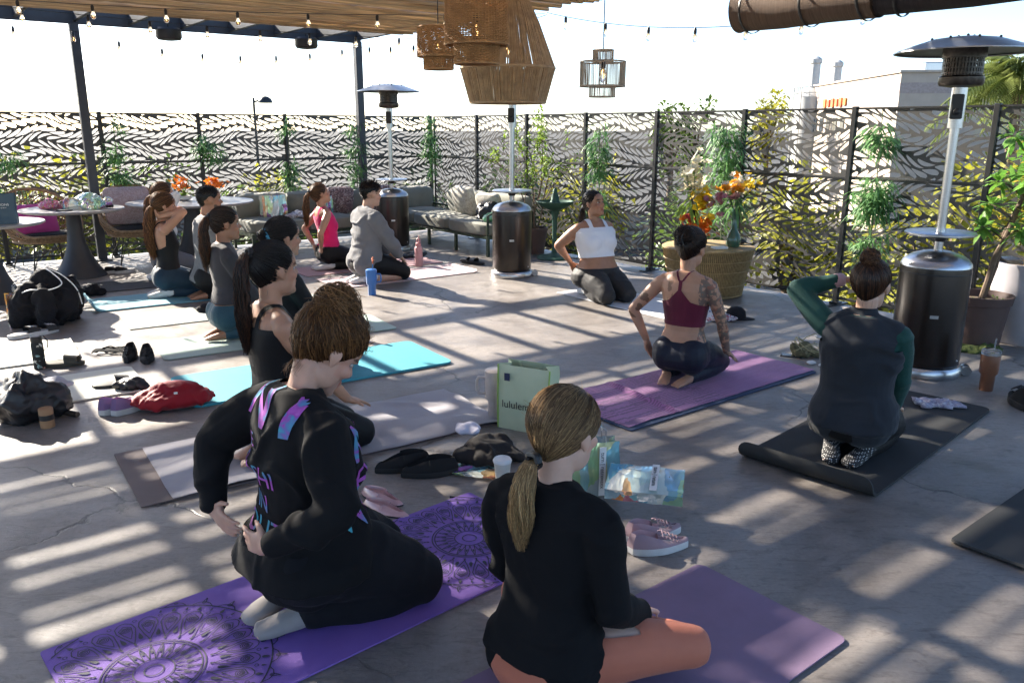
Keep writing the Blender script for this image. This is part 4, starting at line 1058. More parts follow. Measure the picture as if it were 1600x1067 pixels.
def pony(parent, xf, base, hi, rn, tie, out, length, r0, rmax, n=420, wave=.006, grav=Vector((0,0,-1)), thick=.0018, name='ponytail', fan=1.0, tie_col=None, tie_r=.02):
    S = Strands(); T = Vector(tie); out = Vector(out).normalized(); grav = Vector(grav).normalized()
    side = out.cross(grav).normalized(); back = grav.cross(side).normalized()
    def centre(t):
        k = min(1, t*length/.10); d = length*t
        return T + out*(.055*(1-math.exp(-d/.05))) + grav*(max(0, d-.02)*(1-.25*math.exp(-d/.06)))
    for k in range(n):
        a = rn.uniform(0,6.283); rr = math.sqrt(rn.random()); ph = rn.uniform(0,6.28); ln = rn.uniform(.72,1.02) if rn.random() < .85 else rn.uniform(.45,.8); col = tint(rn, base, hi)
        pts = []; m = 12; wv = wave*rn.uniform(.5,1.5); fq = rn.uniform(1.5,3.0)*length/.35
        for i in range(m):
            t = i/(m-1)*ln; prof = r0 + (rmax-r0)*math.sin(math.pi*min(1, t*1.25+.02)**.8*.5 if t < .62 else 1.57)*1.0
            if t > .6: prof *= max(.12, 1-((t-.6)/.44)**1.6*.85)
            c = centre(t); p = c + side*(rr*prof*math.cos(a)*fan) + back*(rr*prof*math.sin(a)*.75)
            p += side*(wv*math.sin(fq*6.28*t+ph)*min(1,t*4)) + back*(wv*.7*math.cos(fq*6.28*t+ph*1.3)*min(1,t*4)); pts.append(p)
        S.add(pts, thick*rn.uniform(.7,1.2), col)
    S.build(name, parent, xf)
    if tie_col is not None:
        mb = MB(); c = T+out*.004
        for j in range(2): mb.tube([c+out*(.008*j)+ (side*math.cos(2*math.pi*q/24)+out.cross(side)*math.sin(2*math.pi*q/24))*tie_r*(1+.08*math.sin(q*5+j)) for q in range(25)], tie_r*.42, 6, cap=False)
        mb.v = [tuple(xf(Vector(p))) for p in mb.v]; mb.build('hair_tie', tie_col, parent)
def bun(parent, xf, base, hi, rn, c, r, n=260, thick=.0019, messy=.12):
    S = Strands(); c = Vector(c)
    mb = MB(); mb.ell(c, (r*.86,r*.86,r*.78), nu=18, nv=12)
    me = mb.mesh('bun_core', False); me2 = getco(me); setco(me, np.array([xf(Vector(p)) for p in me2])); vcol(me, np.tile(np.array(base)*.75,(len(me2),1)))
    for p in me.polygons: p.use_smooth = True
    for k in range(n):
        ax = Vector((rn.gauss(0,.55), rn.gauss(0,.55), 1)).normalized() if rn.random() < .7 else Vector((rn.gauss(0,1),rn.gauss(0,1),rn.gauss(0,1))).normalized()
        u = ax.orthogonal().normalized(); v = ax.cross(u); a0 = rn.uniform(0,6.28); ln = rn.uniform(1.0,3.2); h = rn.uniform(-.75,.75); rr = r*(1+rn.uniform(-messy,messy)); pts = []
        for i in range(11):
            a = a0+ln*i/10; hh = h+.25*math.sin(a*1.0+k); hh = max(-.9, min(.9, hh)); q = math.sqrt(1-hh*hh)
            pts.append(c+(u*math.cos(a)*q+v*math.sin(a)*q+ax*hh*.9)*rr)
        S.add(pts, thick, tint(rn, base, hi), tip=.8)
    for k in range(int(n*.12)):
        d = Vector((rn.gauss(0,1),rn.gauss(0,1),rn.gauss(0,1))).normalized(); e2_ = Vector((rn.gauss(0,1),rn.gauss(0,1),rn.gauss(0,1))).normalized()
        S.add([c+d*r*.9, c+d*r*1.15+e2_*.01, c+d*r*1.3+e2_*.03], .0007, tint(rn, hi, hi))
    o = S.build('hair_bun', parent, xf); link('bun_core', me, M_HAIR, o)
# ---- the figure
TORSO = [ # t along spine (metres from pelvis centre), half depth, half width, forward offset
 (-.115,.085,.120,-.01),(-.09,.118,.155,-.012),(-.04,.135,.180,-.012),(.02,.126,.178,-.006),(.08,.105,.155,.004),(.15,.092,.130,.010),(.21,.093,.131,.012),(.28,.102,.142,.012),(.35,.108,.155,.006),(.42,.100,.165,-.004),(.475,.082,.158,-.012),(.515,.060,.115,-.016),(.545,.048,.062,-.014)]
class Fig:
    def __init__(F, loc, face, s=1.0, fat=1.0, fem=True, lean=0.0, neck=0.0, hpitch=0.0, hyaw=0.0, hroll=0.0, pose='kneel', hip=.215, shw=1.0, bust=1.0, curve=0.0, hips=1.0, belly=0.0, kn=.11, kx=.285):
        F.loc, F.face, F.s, F.fat, F.fem = loc, face, s, fat, fem; F.bust = bust; F.hips = hips; F.belly = belly
        P0 = V(-.10, 0, hip)
        if pose == 'cross': P0 = V(-.10, 0, .125)
        ang = [lean*.35-curve, lean*.8, lean+curve]
        d = [V(math.sin(a),0,math.cos(a)) for a in ang]; L_ = [.16,.20,.185]
        P1 = P0+d[0]*L_[0]; P2 = P1+d[1]*L_[1]; P3 = P2+d[2]*L_[2]
        F.sp = [P0-d[0]*.16, P0, P1, P2, P3]; F.sl = [-.16, 0, .16, .36, .545]
        F.d = d; F.P = (P0,P1,P2,P3)
        an = lean+curve+neck; F.nd = V(math.sin(an),0,math.cos(an))
        # head frame
        F.nb = P3-d[2]*.03; F.hj = P3+F.nd*.048; F.hs = 1.06 if fem else 1.04
        hp = hpitch
        Rm = Matrix.Rotation(hyaw,3,'Z')@Matrix.Rotation(hp,3,'Y')@Matrix.Rotation(hroll,3,'X')
        F.hx, F.hy, F.hz = Rm@V(1,0,0), Rm@V(0,1,0), Rm@V(0,0,1)
        F.hc = F.hj + F.hz*.088 + F.hx*.024
        sw = (.172 if fem else .195)*shw
        F.S = {1: P3-d[2]*.088+V(-.012,sw,0), -1: P3-d[2]*.088+V(-.012,-sw,0)}
        if pose == 'kneel':
            F.H = {q: V(-.085,.085*q,hip-.01) for q in (1,-1)}; F.K = {q: V(kx,kn*q,.075) for q in (1,-1)}
            F.A = {q: V(-.135,.085*q,.052) for q in (1,-1)}; F.T = {q: V(-.285,.045*q,.026) for q in (1,-1)}
        else:
            F.H = {q: V(-.06,.09*q,.115) for q in (1,-1)}; F.K = {q: V(.20,.335*q,.125) for q in (1,-1)}
            F.A = {1: V(.27,-.06,.065), -1: V(.17,.10,.055)}; F.T = {1: V(.25,-.22,.04), -1: V(.14,.25,.035)}
        F.pose = pose; F.arm = {}
    def spine(F, t):
        sl, sp = F.sl, F.sp
        for i in range(len(sl)-1):
            if t <= sl[i+1] or i == len(sl)-2:
                k = (t-sl[i])/(sl[i+1]-sl[i]); p = sp[i].lerp(sp[i+1], k); dd = (sp[i+1]-sp[i]).normalized(); return p, dd
    def set_arm(F, q, W, pole, fd, pn, curl=.5): 
        la, lb = .27, .235; E_, W2 = ik(F.S[q], W, la, lb, pole); F.arm[q] = (E_, W2, fd, pn, curl)
    def torso(F, mb, inf=0, t0=-.2, t1=.6, loose=None, bust=True):
        rings = []
        f = F.fat
        for t, hx, hy, off in TORSO:
            if t < t0-.001 or t > t1+.001: continue
            p, dd = F.spine(t)
            k = f if t < .47 else 1+(f-1)*.4
            if t < .06: k *= F.hips
            i_ = inf + (loose(t) if loose else 0)
            if not F.fem: hy_ = hy*(1.0 if t < .1 else 1.12); hy_ = hy*(.92 if t < .03 else hy_/hy)
            else: hy_ = hy
            ax = V(dd.z,0,-dd.x); bl = F.belly*math.exp(-((t-.10)/.09)**2)
            rings.append(sring(p+ax*(off+bl*.5), ax, V(0,1,0), hx*k+i_+bl*.5, hy_*k+i_))
        mb.loft(rings)
        if F.fem and bust and t1 > .3:
            for q in (1,-1):
                p, dd = F.spine(.305); ax = V(dd.z,0,-dd.x); b = F.bust*f
                mb.ell(p+ax*(.066*f)+V(0,.060*q*f,0), (.055*b+inf,.075*b+inf,.070*b+inf))
        for q in (1,-1):   # glutes
            if F.pose == 'kneel' and t0 < 0: mb.ell(F.H[q]+V(-.055,0,-.005), (.105*f*F.hips+inf,.098*f*F.hips+inf,.115*F.hips+inf))
            elif t0 < 0: mb.ell(F.H[q]+V(-.06,0,.005), (.10*f+inf,.095*f+inf,.105+inf))
        # deltoids/trapezius
        if t1 > .5:
            for q in (1,-1):
                limb(mb, F.nb+V(-.012,.02*q,-.005), F.S[q]+V(0,-.02*q,.012), [(0,.042),(.5,.043),(1,.046)], inf, 12)
    def neck(F, mb, inf=0): limb(mb, F.nb-F.d[2]*.02, F.hj+F.hz*.03, [(0,.056),(.5,.050 if F.fem else .058),(1,.052)], inf, 16)
    def legs(F, mb, inf=0, thigh=True, calf=True, loose=0.0):
        f = F.fat
        for q in (1,-1):
            H, K, A = F.H[q], F.K[q], F.A[q]
            if thigh: limb(mb, H, K, [(0,.098*f),(.25,.098*f),(.55,.086*f),(.85,.068*f),(1,.062*f)], inf+loose, 18, bulge=V(0,0,.018*f))
            if calf: limb(mb, K+V(-.02,0,-.01) if F.pose=='kneel' else K, A, [(0,.056),(.3,.060*f),(.6,.052*f),(.9,.038),(1,.036)], inf+loose, 16)
    def feet(F, mb, inf=0, toes=True):
        for q in (1,-1):
            A, T = F.A[q], F.T[q]; d = (T-A).normalized()
            mb.ell(A+V(0,0,.004)-d*.0, (.044+inf,.034+inf,.036+inf)); 
            if F.pose == 'kneel':
                mb.ell(A-d*.01+V(0,0,.022), (.034+inf,.030+inf,.030+inf))
                mb.tube([A, A.lerp(T,.45), A.lerp(T,.8), T], [(.034+inf,.032+inf),(.027+inf,.036+inf),(.020+inf,.040+inf),(.013+inf,.034+inf)], 14)
                if toes:
                    lat = V(0,1,0)
                    for k in range(5):
                        o = (-.030+.014*k)*(1 if q > 0 else -1)*-1
                        mb.ell(T+d*(.016-.004*abs(k))+lat*o+V(0,0,.002), (.015,.0085-.0004*k,.009))
            else:
                mb.tube([A, A.lerp(T,.5), T], [(.034+inf,.032+inf),(.026+inf,.038+inf),(.016+inf,.034+inf)], 14)
    def arms(F, mb, inf=0, upper=True, fore=True, loose=0.0, sides=(1,-1), fore_end=1.0):
        f = F.fat; k = 1.0 if F.fem else 1.18
        for q in sides:
            E_, W = F.arm[q][:2]; S = F.S[q]
            if upper: limb(mb, S, E_, [(0,.046*f**.7*k),(.3,.047*f*k),(.65,.041*f*k),(1,.036*f**.6*k)], inf+loose, 14)
            if fore: limb(mb, E_, E_.lerp(W, fore_end), [(0,.036*f**.6*k),(.25,.038*f**.7*k),(.6,.031*k),(1,.024*k)], inf+loose, 14)
    def hands(F, mb):
        for q in (1,-1):
            E_, W, fd, pn, curl = F.arm[q]; hand(mb, W, fd, pn, q, .90 if F.fem else 1.02, curl)
    def xf(F, p): return Vector(p)*F.s
    def headxf(F):
        return lambda p: (F.hc + (F.hx*p.x + F.hy*p.y + F.hz*p.z)*F.hs)*F.s
    def chest(F, co):
        """coordinates in the chest frame: forward, left, up (up=0 at the neck base)"""
        co = co/F.s; d = F.d[2]; P = F.P[3]; ax = V(d.z,0,-d.x)
        r = co-np.array(P); return r@np.array(ax), r[:,1], r@np.array(d)
    def body(F, label, tone, voxel=.0075, tattoo=None, lips=None, group='people kneeling in the class', grow=None):
        mb = MB(); F.torso(mb); F.neck(mb); F.legs(mb); F.feet(mb); F.arms(mb); F.hands(mb); head(mb, F.hc, F.hx, F.hy, F.hz, F.hs, F.fem)
        if grow: grow(mb)
        me = remesh(mb, voxel, 3, 'person'); co = getco(me)
        h = (co-np.array(F.hc))/F.hs; hx, hy, hz = h@np.array(F.hx), h@np.array(F.hy), h@np.array(F.hz)
        c = np.tile(np.array(tone, float), (len(co),1))
        hd = (hx**2+hy**2+hz**2) < .17**2
        lip = hd & (hx > .072) & (np.abs(hy) < .023) & (np.abs(hz+.057) < .014); c[lip] *= np.array([.86,.55,.55])
        brow = hd & (hx > .055) & (np.abs(np.abs(hy)-.031) < .020) & (np.abs(hz-.030-.1*(.03-np.abs(hy))) < .0055); c[brow] *= .22
        ey = hd & (hx > .055) & (np.abs(np.abs(hy)-.030) < .015) & (np.abs(hz-.008) < .0065); c[ey] *= .35
        chk = hd & (hx > .03) & (np.abs(hz+.02) < .025) & (np.abs(hy) > .02); c[chk] *= np.array([1.04,.93,.92])
        if tattoo: tattoo(co, c)
        setco(me, co*F.s); vcol(me, c)
        o = link('person', me, M_SKIN); o.location = F.loc; o.rotation_euler = (0,0,F.face); F.o = o; F.bm = me
        for q in (1,-1):
            m2 = MB(); m2.ell((.0725,.030*q,.007), (.0115,.0125,.0085), nu=12, nv=8); xf = F.headxf(); m2.v = [tuple(xf(Vector(p))) for p in m2.v]; m2.build('eye', M_EYE, o)
            m2 = MB(); m2.ell((.0818,.030*q,.007), (.0032,.0055,.0058), nu=10, nv=6); m2.v = [tuple(xf(Vector(p))) for p in m2.v]; m2.build('iris', M_IRIS, o)
        tag(o, label, 'person', group); return o
    def garment(F, name, m, fill, keep=None, voxel=.009, smooth=5, wr=.003, wsc=(7,7,20), seed=1, label=None):
        mb = MB(); fill(mb); me = remesh(mb, voxel, smooth, name)
        if wr: wrinkle(me, wr, wsc, seed)
        if keep is not None:
            co = getco(me); g = keep(co, *F.chest(co*F.s)); cut(me, g)
        setco(me, getco(me)*F.s)
        o = link(name, me, m, F.o)
        if label: o['label'] = label
        return o
    def hair(F, style, base, hi, seed=1, **kw):
        return make_hair(F.o, F.headxf(), style, base, hi, random.Random(seed), **kw)
    def down(F):  # gravity in head space
        g = V(0,0,-1); return V(g.dot(F.hx), g.dot(F.hy), g.dot(F.hz))
DARK = ((.012,.008,.006), (.075,.035,.018)); BLACK = ((.007,.006,.006), (.030,.022,.018)); BROWN = ((.05,.022,.010), (.22,.10,.035)); BLOND = ((.10,.06,.03), (.36,.23,.11))
TAN, LIGHT, PALE, MID, DEEP = (.46,.255,.165), (.56,.34,.24), (.60,.39,.30), (.37,.19,.115), (.27,.135,.085)
def hips_hands(F, z=.40, x=-.24, y=.10, ex=-.55, ey=.85):
    for q in (1,-1): F.set_arm(q, V(x, y*q+.045*q, z), V(ex, ey*q, .05), V(.05,-.45*q,-.8), V(1,-.1*q,0), .25)
def lap_hands(F, W={1:(.12,.13,.27),-1:(.12,-.13,.27)}, curl=.35):
    for q in (1,-1): F.set_arm(q, V(*W[q]), V(-.7,.7*q,-.2), V(.9,-.1*q,-.42), V(-.2,0,-1), curl)
# ================================================================ THE CLASS
M_BLKFLEECE = fabric('black fleece', (.007,.007,.008), (.005,.005,.006), weave=350, wrinkle=.7, sheen=.12)
M_BLKLEG = fabric('black leggings', (.008,.008,.009), (.006,.006,.007), rough=.6, weave=1200, wrinkle=.25, sheen=.05)
M_CHARLEG = fabric('charcoal leggings', (.030,.029,.030), (.022,.021,.022), rough=.6, wrinkle=.3)
M_SOCKG = fabric('grey white sock', (.34,.31,.29), (.27,.245,.235), weave=500, wrinkle=.6)
M_SOCKW = fabric('white sock', (.70,.69,.68), (.6,.59,.58), weave=500, wrinkle=.5)
def top_fill(F, inf, arms=True, loose=None, t0=-.05, aloose=0.0, fend=.94, sides=(1,-1), t1=.545):
    def fn(mb):
        F.torso(mb, inf, t0, t1, loose)
        if arms: F.arms(mb, inf, loose=aloose, fore_end=fend, sides=sides)
    return fn
def crew(z=-.028, slope=.25): # round neck line in the chest frame
    def k(co, x, y, u): return (z + .0 - u) - slope*x*0 + np.where(np.hypot(x*1.0+.01, y) < .075, -.0, .05) 
    return k
def neckcut(r=.068, zc=-.005, drop=.25):
    def k(co, x, y, u): return np.maximum(np.hypot(x+.005, y)-r, -(u - (zc - drop*x)))
    return k
def leg_fill(F, inf, t1=.10, calf=True, loose=0.0):
    def fn(mb):
        F.torso(mb, inf+.004, -.2, t1, bust=False); F.legs(mb, inf, calf=calf, loose=loose)
    return fn
def waistcut(F, t=.09, ankle=True, am=.03):
    p, d = F.spine(t)
    def k(co, x, y, u):
        g = (np.array(p)-co)@np.array(d)
        return np.maximum(g, co[:,0]-.045)
    return k
def sock(F, m, name='sock', inf=.005, up=.05):
    for q in (1,-1):
        G_ = Fig.__new__(Fig); G_.__dict__ = dict(F.__dict__)
        def fn(mb, q=q):
            A, T = F.A[q], F.T[q]; K = F.K[q]
            keepA, keepT = {q: A}, {q: T}
            H = Fig.__new__(Fig); H.__dict__ = dict(F.__dict__)
            d = (T-A).normalized(); mb.ell(A+V(0,0,.004), (.048+inf,.036+inf,.039+inf)); mb.ell(A-d*.01+V(0,0,.022), (.037+inf,.033+inf,.033+inf))
            mb.tube([A, A.lerp(T,.45), A.lerp(T,.8), T+d*.015, T+d*.028], [(.036+inf,.034+inf),(.030+inf,.039+inf),(.024+inf,.043+inf),(.018+inf,.036+inf),(.008,.018)], 16)
            limb(mb, A, A.lerp(K, up/.42+.08), [(0,.038),(1,.042)], inf, 14)
        F.garment(name, m, fn, None, .007, 4, .0025, (20,20,30), q+3)
GRP = 'people in the yoga class'

# --- A: woman in the black printed sweatshirt
FA = Fig((-.60,2.495,.008), R(38), 1.01, 1.20, kx=.235, lean=.03, hip=.245, neck=.34, hpitch=.72, hyaw=-.05, bust=1.15, hips=1.1, belly=.03, curve=.03, kn=.15)
FA.set_arm(1, V(-.335,.175,.375), V(-.35,.95,.15), V(.12,-.92,-.28), V(1,0,0), .3); FA.set_arm(-1, V(-.305,-.215,.40), V(.45,-.9,-.1), V(-.25,.95,-.12), V(1,.2,0), .25)
FA.body('woman in a black sweatshirt with purple print kneeling on the purple mandala mat', (.56,.335,.245), .0052, group=GRP)
TOPA = FA.garment('sweatshirt', M_BLKFLEECE, top_fill(FA, .016, True, lambda t: .012 if t < .3 else .004, -.06, .005, .93), neckcut(.070,-.004,.3), .0078, 3, .013, (5,5,13), 3)
FA.garment('trousers', fabric('black sweat trousers', (.009,.009,.012), (.006,.006,.008), wrinkle=.7), lambda mb: (FA.torso(mb, .014, -.2, .08, bust=False), FA.legs(mb, .014, loose=.010)), waistcut(FA, .07), .009, 4, .006, (9,9,9), 4)
sock(FA, M_SOCKG)
FA.hair('updo', (.085,.036,.014), (.40,.20,.075), 3, n=2400, tie=(-.085,0,.095), puff=.014, low=.010, thick=.0011, mess=.022, fly=.25, nape=.03)
bun(FA.o, FA.headxf(), (.09,.04,.016), (.44,.225,.085), random.Random(8), (-.058,0,.128), .060, 900, .0012, .26)

# print on the sweatshirt: lettering laid onto the cloth
def ink_mat():
    m, t, b = NM('purple and cyan print'); v = coords(t); n1 = noise_n(t, v, 9, 2, .5, 1.5)
    rp = ramp(t, n1, [(.38,(.05,.36,.46)),(.48,(.12,.18,.42)),(.54,(.36,.06,.40)),(.66,(.46,.12,.50))]); t.links.new(rp.outputs[0], b.inputs['Base Color']); b.inputs['Roughness'].default_value = .7; return m
M_PRINT = ink_mat()
def print_on(F, target, body, size, org, ux, uz, cast, name='printed_lettering', sx=1.0, bold=.006):
    """lay flat lettering on a garment by casting along `cast` (local space)"""
    cu = bpy.data.curves.new('t', 'FONT'); cu.body = body; cu.size = size; cu.align_x = 'CENTER'; cu.align_y = 'CENTER'; cu.offset = bold*size; cu.resolution_u = 3
    ob = bpy.data.objects.new('t', cu); COL.objects.link(ob); dg = bpy.context.evaluated_depsgraph_get(); me = bpy.data.meshes.new_from_object(ob.evaluated_get(dg)); bpy.data.objects.remove(ob); me.materials.clear()
    bm = bmesh.new(); bm.from_mesh(me); bmesh.ops.remove_doubles(bm, verts=bm.verts[:], dist=1e-5); bmesh.ops.triangulate(bm, faces=bm.faces[:])
    for k in range(5):
        ed = [e for e in bm.edges if e.calc_length() > .012]
        if not ed: break
        bmesh.ops.subdivide_edges(bm, edges=ed, cuts=1); bmesh.ops.triangulate(bm, faces=bm.faces[:])
    tm = target.data; bv = BVHTree.FromPolygons([v.co for v in tm.vertices], [tuple(p.vertices) for p in tm.polygons]); bad = []
    org, ux, uz, cast = Vector(org), Vector(ux), Vector(uz), Vector(cast).normalized()
    for v in bm.verts:
        p = org+ux*(v.co.x*sx)+uz*v.co.y; h = bv.ray_cast(p, cast, 1.0)
        if h[0] is None: bad.append(v)
        else: v.co = h[0]+h[1]*(.0035 if h[1].dot(cast) < 0 else -.0035)
    bmesh.ops.delete(bm, geom=bad, context='VERTS'); bm.to_mesh(me); bm.free(); return link(name, me, M_PRINT, F.o)
for (tx, sz, y, z, sx) in (('NY', .26, -.02, .79, 1.15), ('E', .07, .06, .655, 1), ('A', .07, .11, .60, 1), ('ASHI', .085, .0, .555, 1), ('IN', .085, .0, .465, 1), ('OUT', .10, .0, .375, 1.1)):
    print_on(FA, TOPA, tx, sz, (-.75, y, z-.02), (0,-1,0), (0,0,1), (1,0,0), sx=sx)
for (tx, sz, y, z) in (('N', .17, -.03, .64), ('EY', .12, -.01, .51), ('WV', .13, -.03, .40)):
    print_on(FA, TOPA, tx, sz, (.62+y*.5, -.60+y, z-.01), (.64,.77,0), (0,0,1), (-.77,.64,0))

# --- B: woman with the blond ponytail, cross-legged
FB = Fig((.165,2.13,.008), R(50), .962, .94, lean=.06, neck=.10, hpitch=.12, hyaw=-.10, pose='cross', curve=.02)
for q in (1,-1): FB.set_arm(q, V(.15,.17*q,.20), V(-.75,.25*q,-.55), V(.8,-.5*q,-.3), V(0,0,-1), .5)
FB.body('woman with a blond low ponytail and black top sitting cross-legged in front', PALE, .0068, group=GRP)
FB.garment('top', fabric('black jersey', (.005,.005,.006), (.004,.004,.005), weave=800, wrinkle=.5, sheen=.05), top_fill(FB, .012, True, lambda t: .018 if t < .2 else .004, -.03, .006, .97), neckcut(.064,.012,.2), .0078, 3, .010, (5,5,12), 7)
FB.garment('leggings', fabric('peach leggings', (.50,.165,.10), (.43,.135,.08), rough=.62, weave=1500, wrinkle=.3, sheen=.1), leg_fill(FB, .006, .09), waistcut(FB, .085), .008, 5, .002, (9,9,9), 2)
sock(FB, M_SOCKG)
FB.hair('pony', (.13,.075,.036), (.46,.30,.145), 5, n=2600, tie=(-.098,0,-.055), low=.034, puff=.005, thick=.0011, mess=.003, nape=0, fly=.01)
pony(FB.o, FB.headxf(), (.32,.19,.08), (.80,.55,.27), random.Random(2), (-.106,0,-.060), (-1,0,-.1), .26, .014, .036, 900, .006, FB.down(), .0011, tie_col=M_BLK, tie_r=.019)

# --- C: woman with the long dark ponytail behind A
FC = Fig((-1.07,3.83,.008), R(36), 1.04, 1.05, lean=.02, neck=.1, hpitch=-.02, hyaw=.12)
FC.set_arm(-1, V(.24,-.13,.215), V(-.6,-.8,0), V(.85,.25,-.35), V(-.25,0,-1), .2); FC.set_arm(1, V(.20,.14,.22), V(-.6,.8,0), V(.9,0,-.3), V(-.2,0,-1), .25)
FC.body('woman with a long dark high ponytail and dark tank top behind the sweatshirt woman', TAN, .0078, group=GRP)
def tank(z=-.10, strap=.03, sw=.085, back=-.12):
    def k(co, x, y, u):
        base = np.where(x > 0, z, back) - u
        st = np.minimum(strap/2-np.abs(np.abs(y)-sw), .03-u*0)
        st = np.minimum(st, .06-u)
        return np.maximum(base, st)
    return k
FC.garment('tank_top', M_BLKLEG, top_fill(FC, .007, False, None, -.05), tank(-.13,.028,.085,-.10), .008, 4, .001)
FC.garment('leggings', M_BLKLEG, leg_fill(FC, .006, .10), waistcut(FC, .095), .009, 4, .002)
FC.hair('pony', BLACK[0], BLACK[1], 9, n=1300, tie=(-.085,0,.075), low=.005, thick=.0016)
pony(FC.o, FC.headxf(), (.010,.007,.006), (.10,.04,.02), random.Random(12), (-.098,0,.085), (-1,0,.35), .46, .016, .042, 520, .007, FC.down(), .0018, tie_col=M_BLK, tie_r=.02)
# --- D: woman with the blue scrunchie
FD = Fig((-1.44,5.28,.008), R(36), 1.0, 1.08, lean=.04, neck=.08, hpitch=.05)
lap_hands(FD, {1:(.20,.14,.20),-1:(.22,-.14,.20)})
FD.body('dark haired woman with a blue scrunchie in front of the turquoise mat', TAN, .0085, group=GRP)
FD.garment('top', M_BLKLEG, top_fill(FD, .010, True, None, -.05, .006, .9), neckcut(.066,.0,.2), .009, 4, .004)
FD.garment('leggings', M_BLKLEG, leg_fill(FD, .006, .10), waistcut(FD, .095), .009, 4, .002)
FD.hair('pony', BLACK[0], BLACK[1], 19, n=1000, tie=(-.10,0,.02), low=.01, puff=.004, thick=.0018)
bun(FD.o, FD.headxf(), BLACK[0], BLACK[1], random.Random(18), (-.125,0,.02), .036, 160)
mb = MB(); xf = FD.headxf(); pts = []
for k in range(61):
    a = 2*math.pi*k/60; r = .034+.007*math.sin(k*2.1)+.004*math.sin(k*5.3); pts.append(xf(V(-.108+.006*math.sin(k*3.7), r*math.cos(a), .02+r*math.sin(a))))
mb.tube(pts, [.012+.004*math.sin(k*1.9) for k in range(61)], 7, cap=False); mb.build('scrunchie', fabric('blue scrunchie', (.05,.20,.32), (.10,.34,.46), nscale=60), FD.o)
# --- E: woman in charcoal long sleeves and teal leggings
FE = Fig((-2.12,6.20,.008), R(32), .98, 1.0, lean=.02, neck=.05, hpitch=.02)
lap_hands(FE, {1:(.16,.10,.24),-1:(.15,-.12,.24)})
FE.body('woman in a charcoal long-sleeved top and teal leggings on the mint mat', MID, .0085, group=GRP)
FE.garment('top', fabric('charcoal jersey', (.055,.052,.058), (.040,.038,.043), wrinkle=.6), top_fill(FE, .011, True, lambda t: .010 if t < .2 else 0, .025, .004, .97), neckcut(.062,.02,.1), .0085, 4, .004)
FE.garment('leggings', fabric('teal leggings', (.030,.085,.115), (.022,.062,.088), rough=.6, wrinkle=.3), leg_fill(FE, .006, .08), waistcut(FE, .075), .009, 4, .002)
FE.hair('pony', DARK[0], DARK[1], 29, n=1000, tie=(-.095,0,.055), low=.008, thick=.0018)
pony(FE.o, FE.headxf(), (.014,.009,.006), (.16,.07,.03), random.Random(22), (-.106,0,.060), (-1,0,.15), .42, .016, .050, 420, .010, FE.down(), .002, tie_col=M_BLK, tie_r=.02)
# --- F: woman with long wavy hair, hands behind her head
FF = Fig((-3.24,7.80,.008), R(28), .97, 1.0, lean=.0, neck=.02, hpitch=.02)
for q in (1,-1): FF.set_arm(q, V(-.13,.055*q,.80), V(.95,.35*q,.15), V(-.35,-.85*q,.25), V(.8,0,.2), .4)
FF.body('woman with long wavy brown hair and black low-backed top, hands behind her head', TAN, .0085, group=GRP)
def lowback(co, x, y, u):
    return np.maximum(np.where(x > .0, -.10, -.30+.55*np.maximum(0, x+.12)) - u, np.minimum(.010-np.abs(np.abs(y)-.09), .05-u))
FF.garment('tank_top', M_BLKLEG, top_fill(FF, .007, False, None, -.05), lowback, .008, 4, .001)
FF.garment('leggings', fabric('navy teal leggings', (.014,.036,.062), (.010,.027,.048), rough=.6, wrinkle=.3), leg_fill(FF, .006, .10), waistcut(FF, .095), .009, 4, .002)
sock(FF, M_SOCKW)
FF.hair('loose', BROWN[0], BROWN[1], 39, n=900, tie=(-.098,0,-.01), low=.02, puff=.006, thick=.002)
pony(FF.o, FF.headxf(), BROWN[0], (.34,.15,.05), random.Random(32), (-.085,0,.005), (-1,0,-.3), .50, .04, .075, 460, .016, FF.down(), .0024, name='long_hair')
# --- G: person behind F in white
FG = Fig((-3.66,8.78,.008), R(30), 1.0, 1.0, lean=.02, hpitch=.02)
for q in (1,-1): FG.set_arm(q, V(-.13,.055*q,.80), V(.7,.7*q,.15), V(-.35,-.85*q,.25), V(.8,0,.2), .4)
FG.body('person in a white top and grey leggings half hidden behind the long wavy hair', LIGHT, .009, group=GRP)
FG.garment('tank_top', fabric('white jersey', (.72,.71,.70), None), top_fill(FG, .009, True, None, -.05, .004, .35), neckcut(.075,-.02,.2), .009, 4, .003)
FG.garment('leggings', fabric('grey leggings', (.13,.13,.145), (.1,.1,.11), rough=.6), leg_fill(FG, .006, .10), waistcut(FG, .095), .009, 4, .002)
sock(FG, M_SOCKW)
FG.hair('pony', BROWN[0], BROWN[1], 49, n=700, tie=(-.098,0,.01), low=.015, thick=.002)
pony(FG.o, FG.headxf(), BROWN[0], BROWN[1], random.Random(42), (-.10,0,.0), (-1,0,-.3), .36, .03, .06, 300, .012, FG.down(), .0024, name='long_hair')
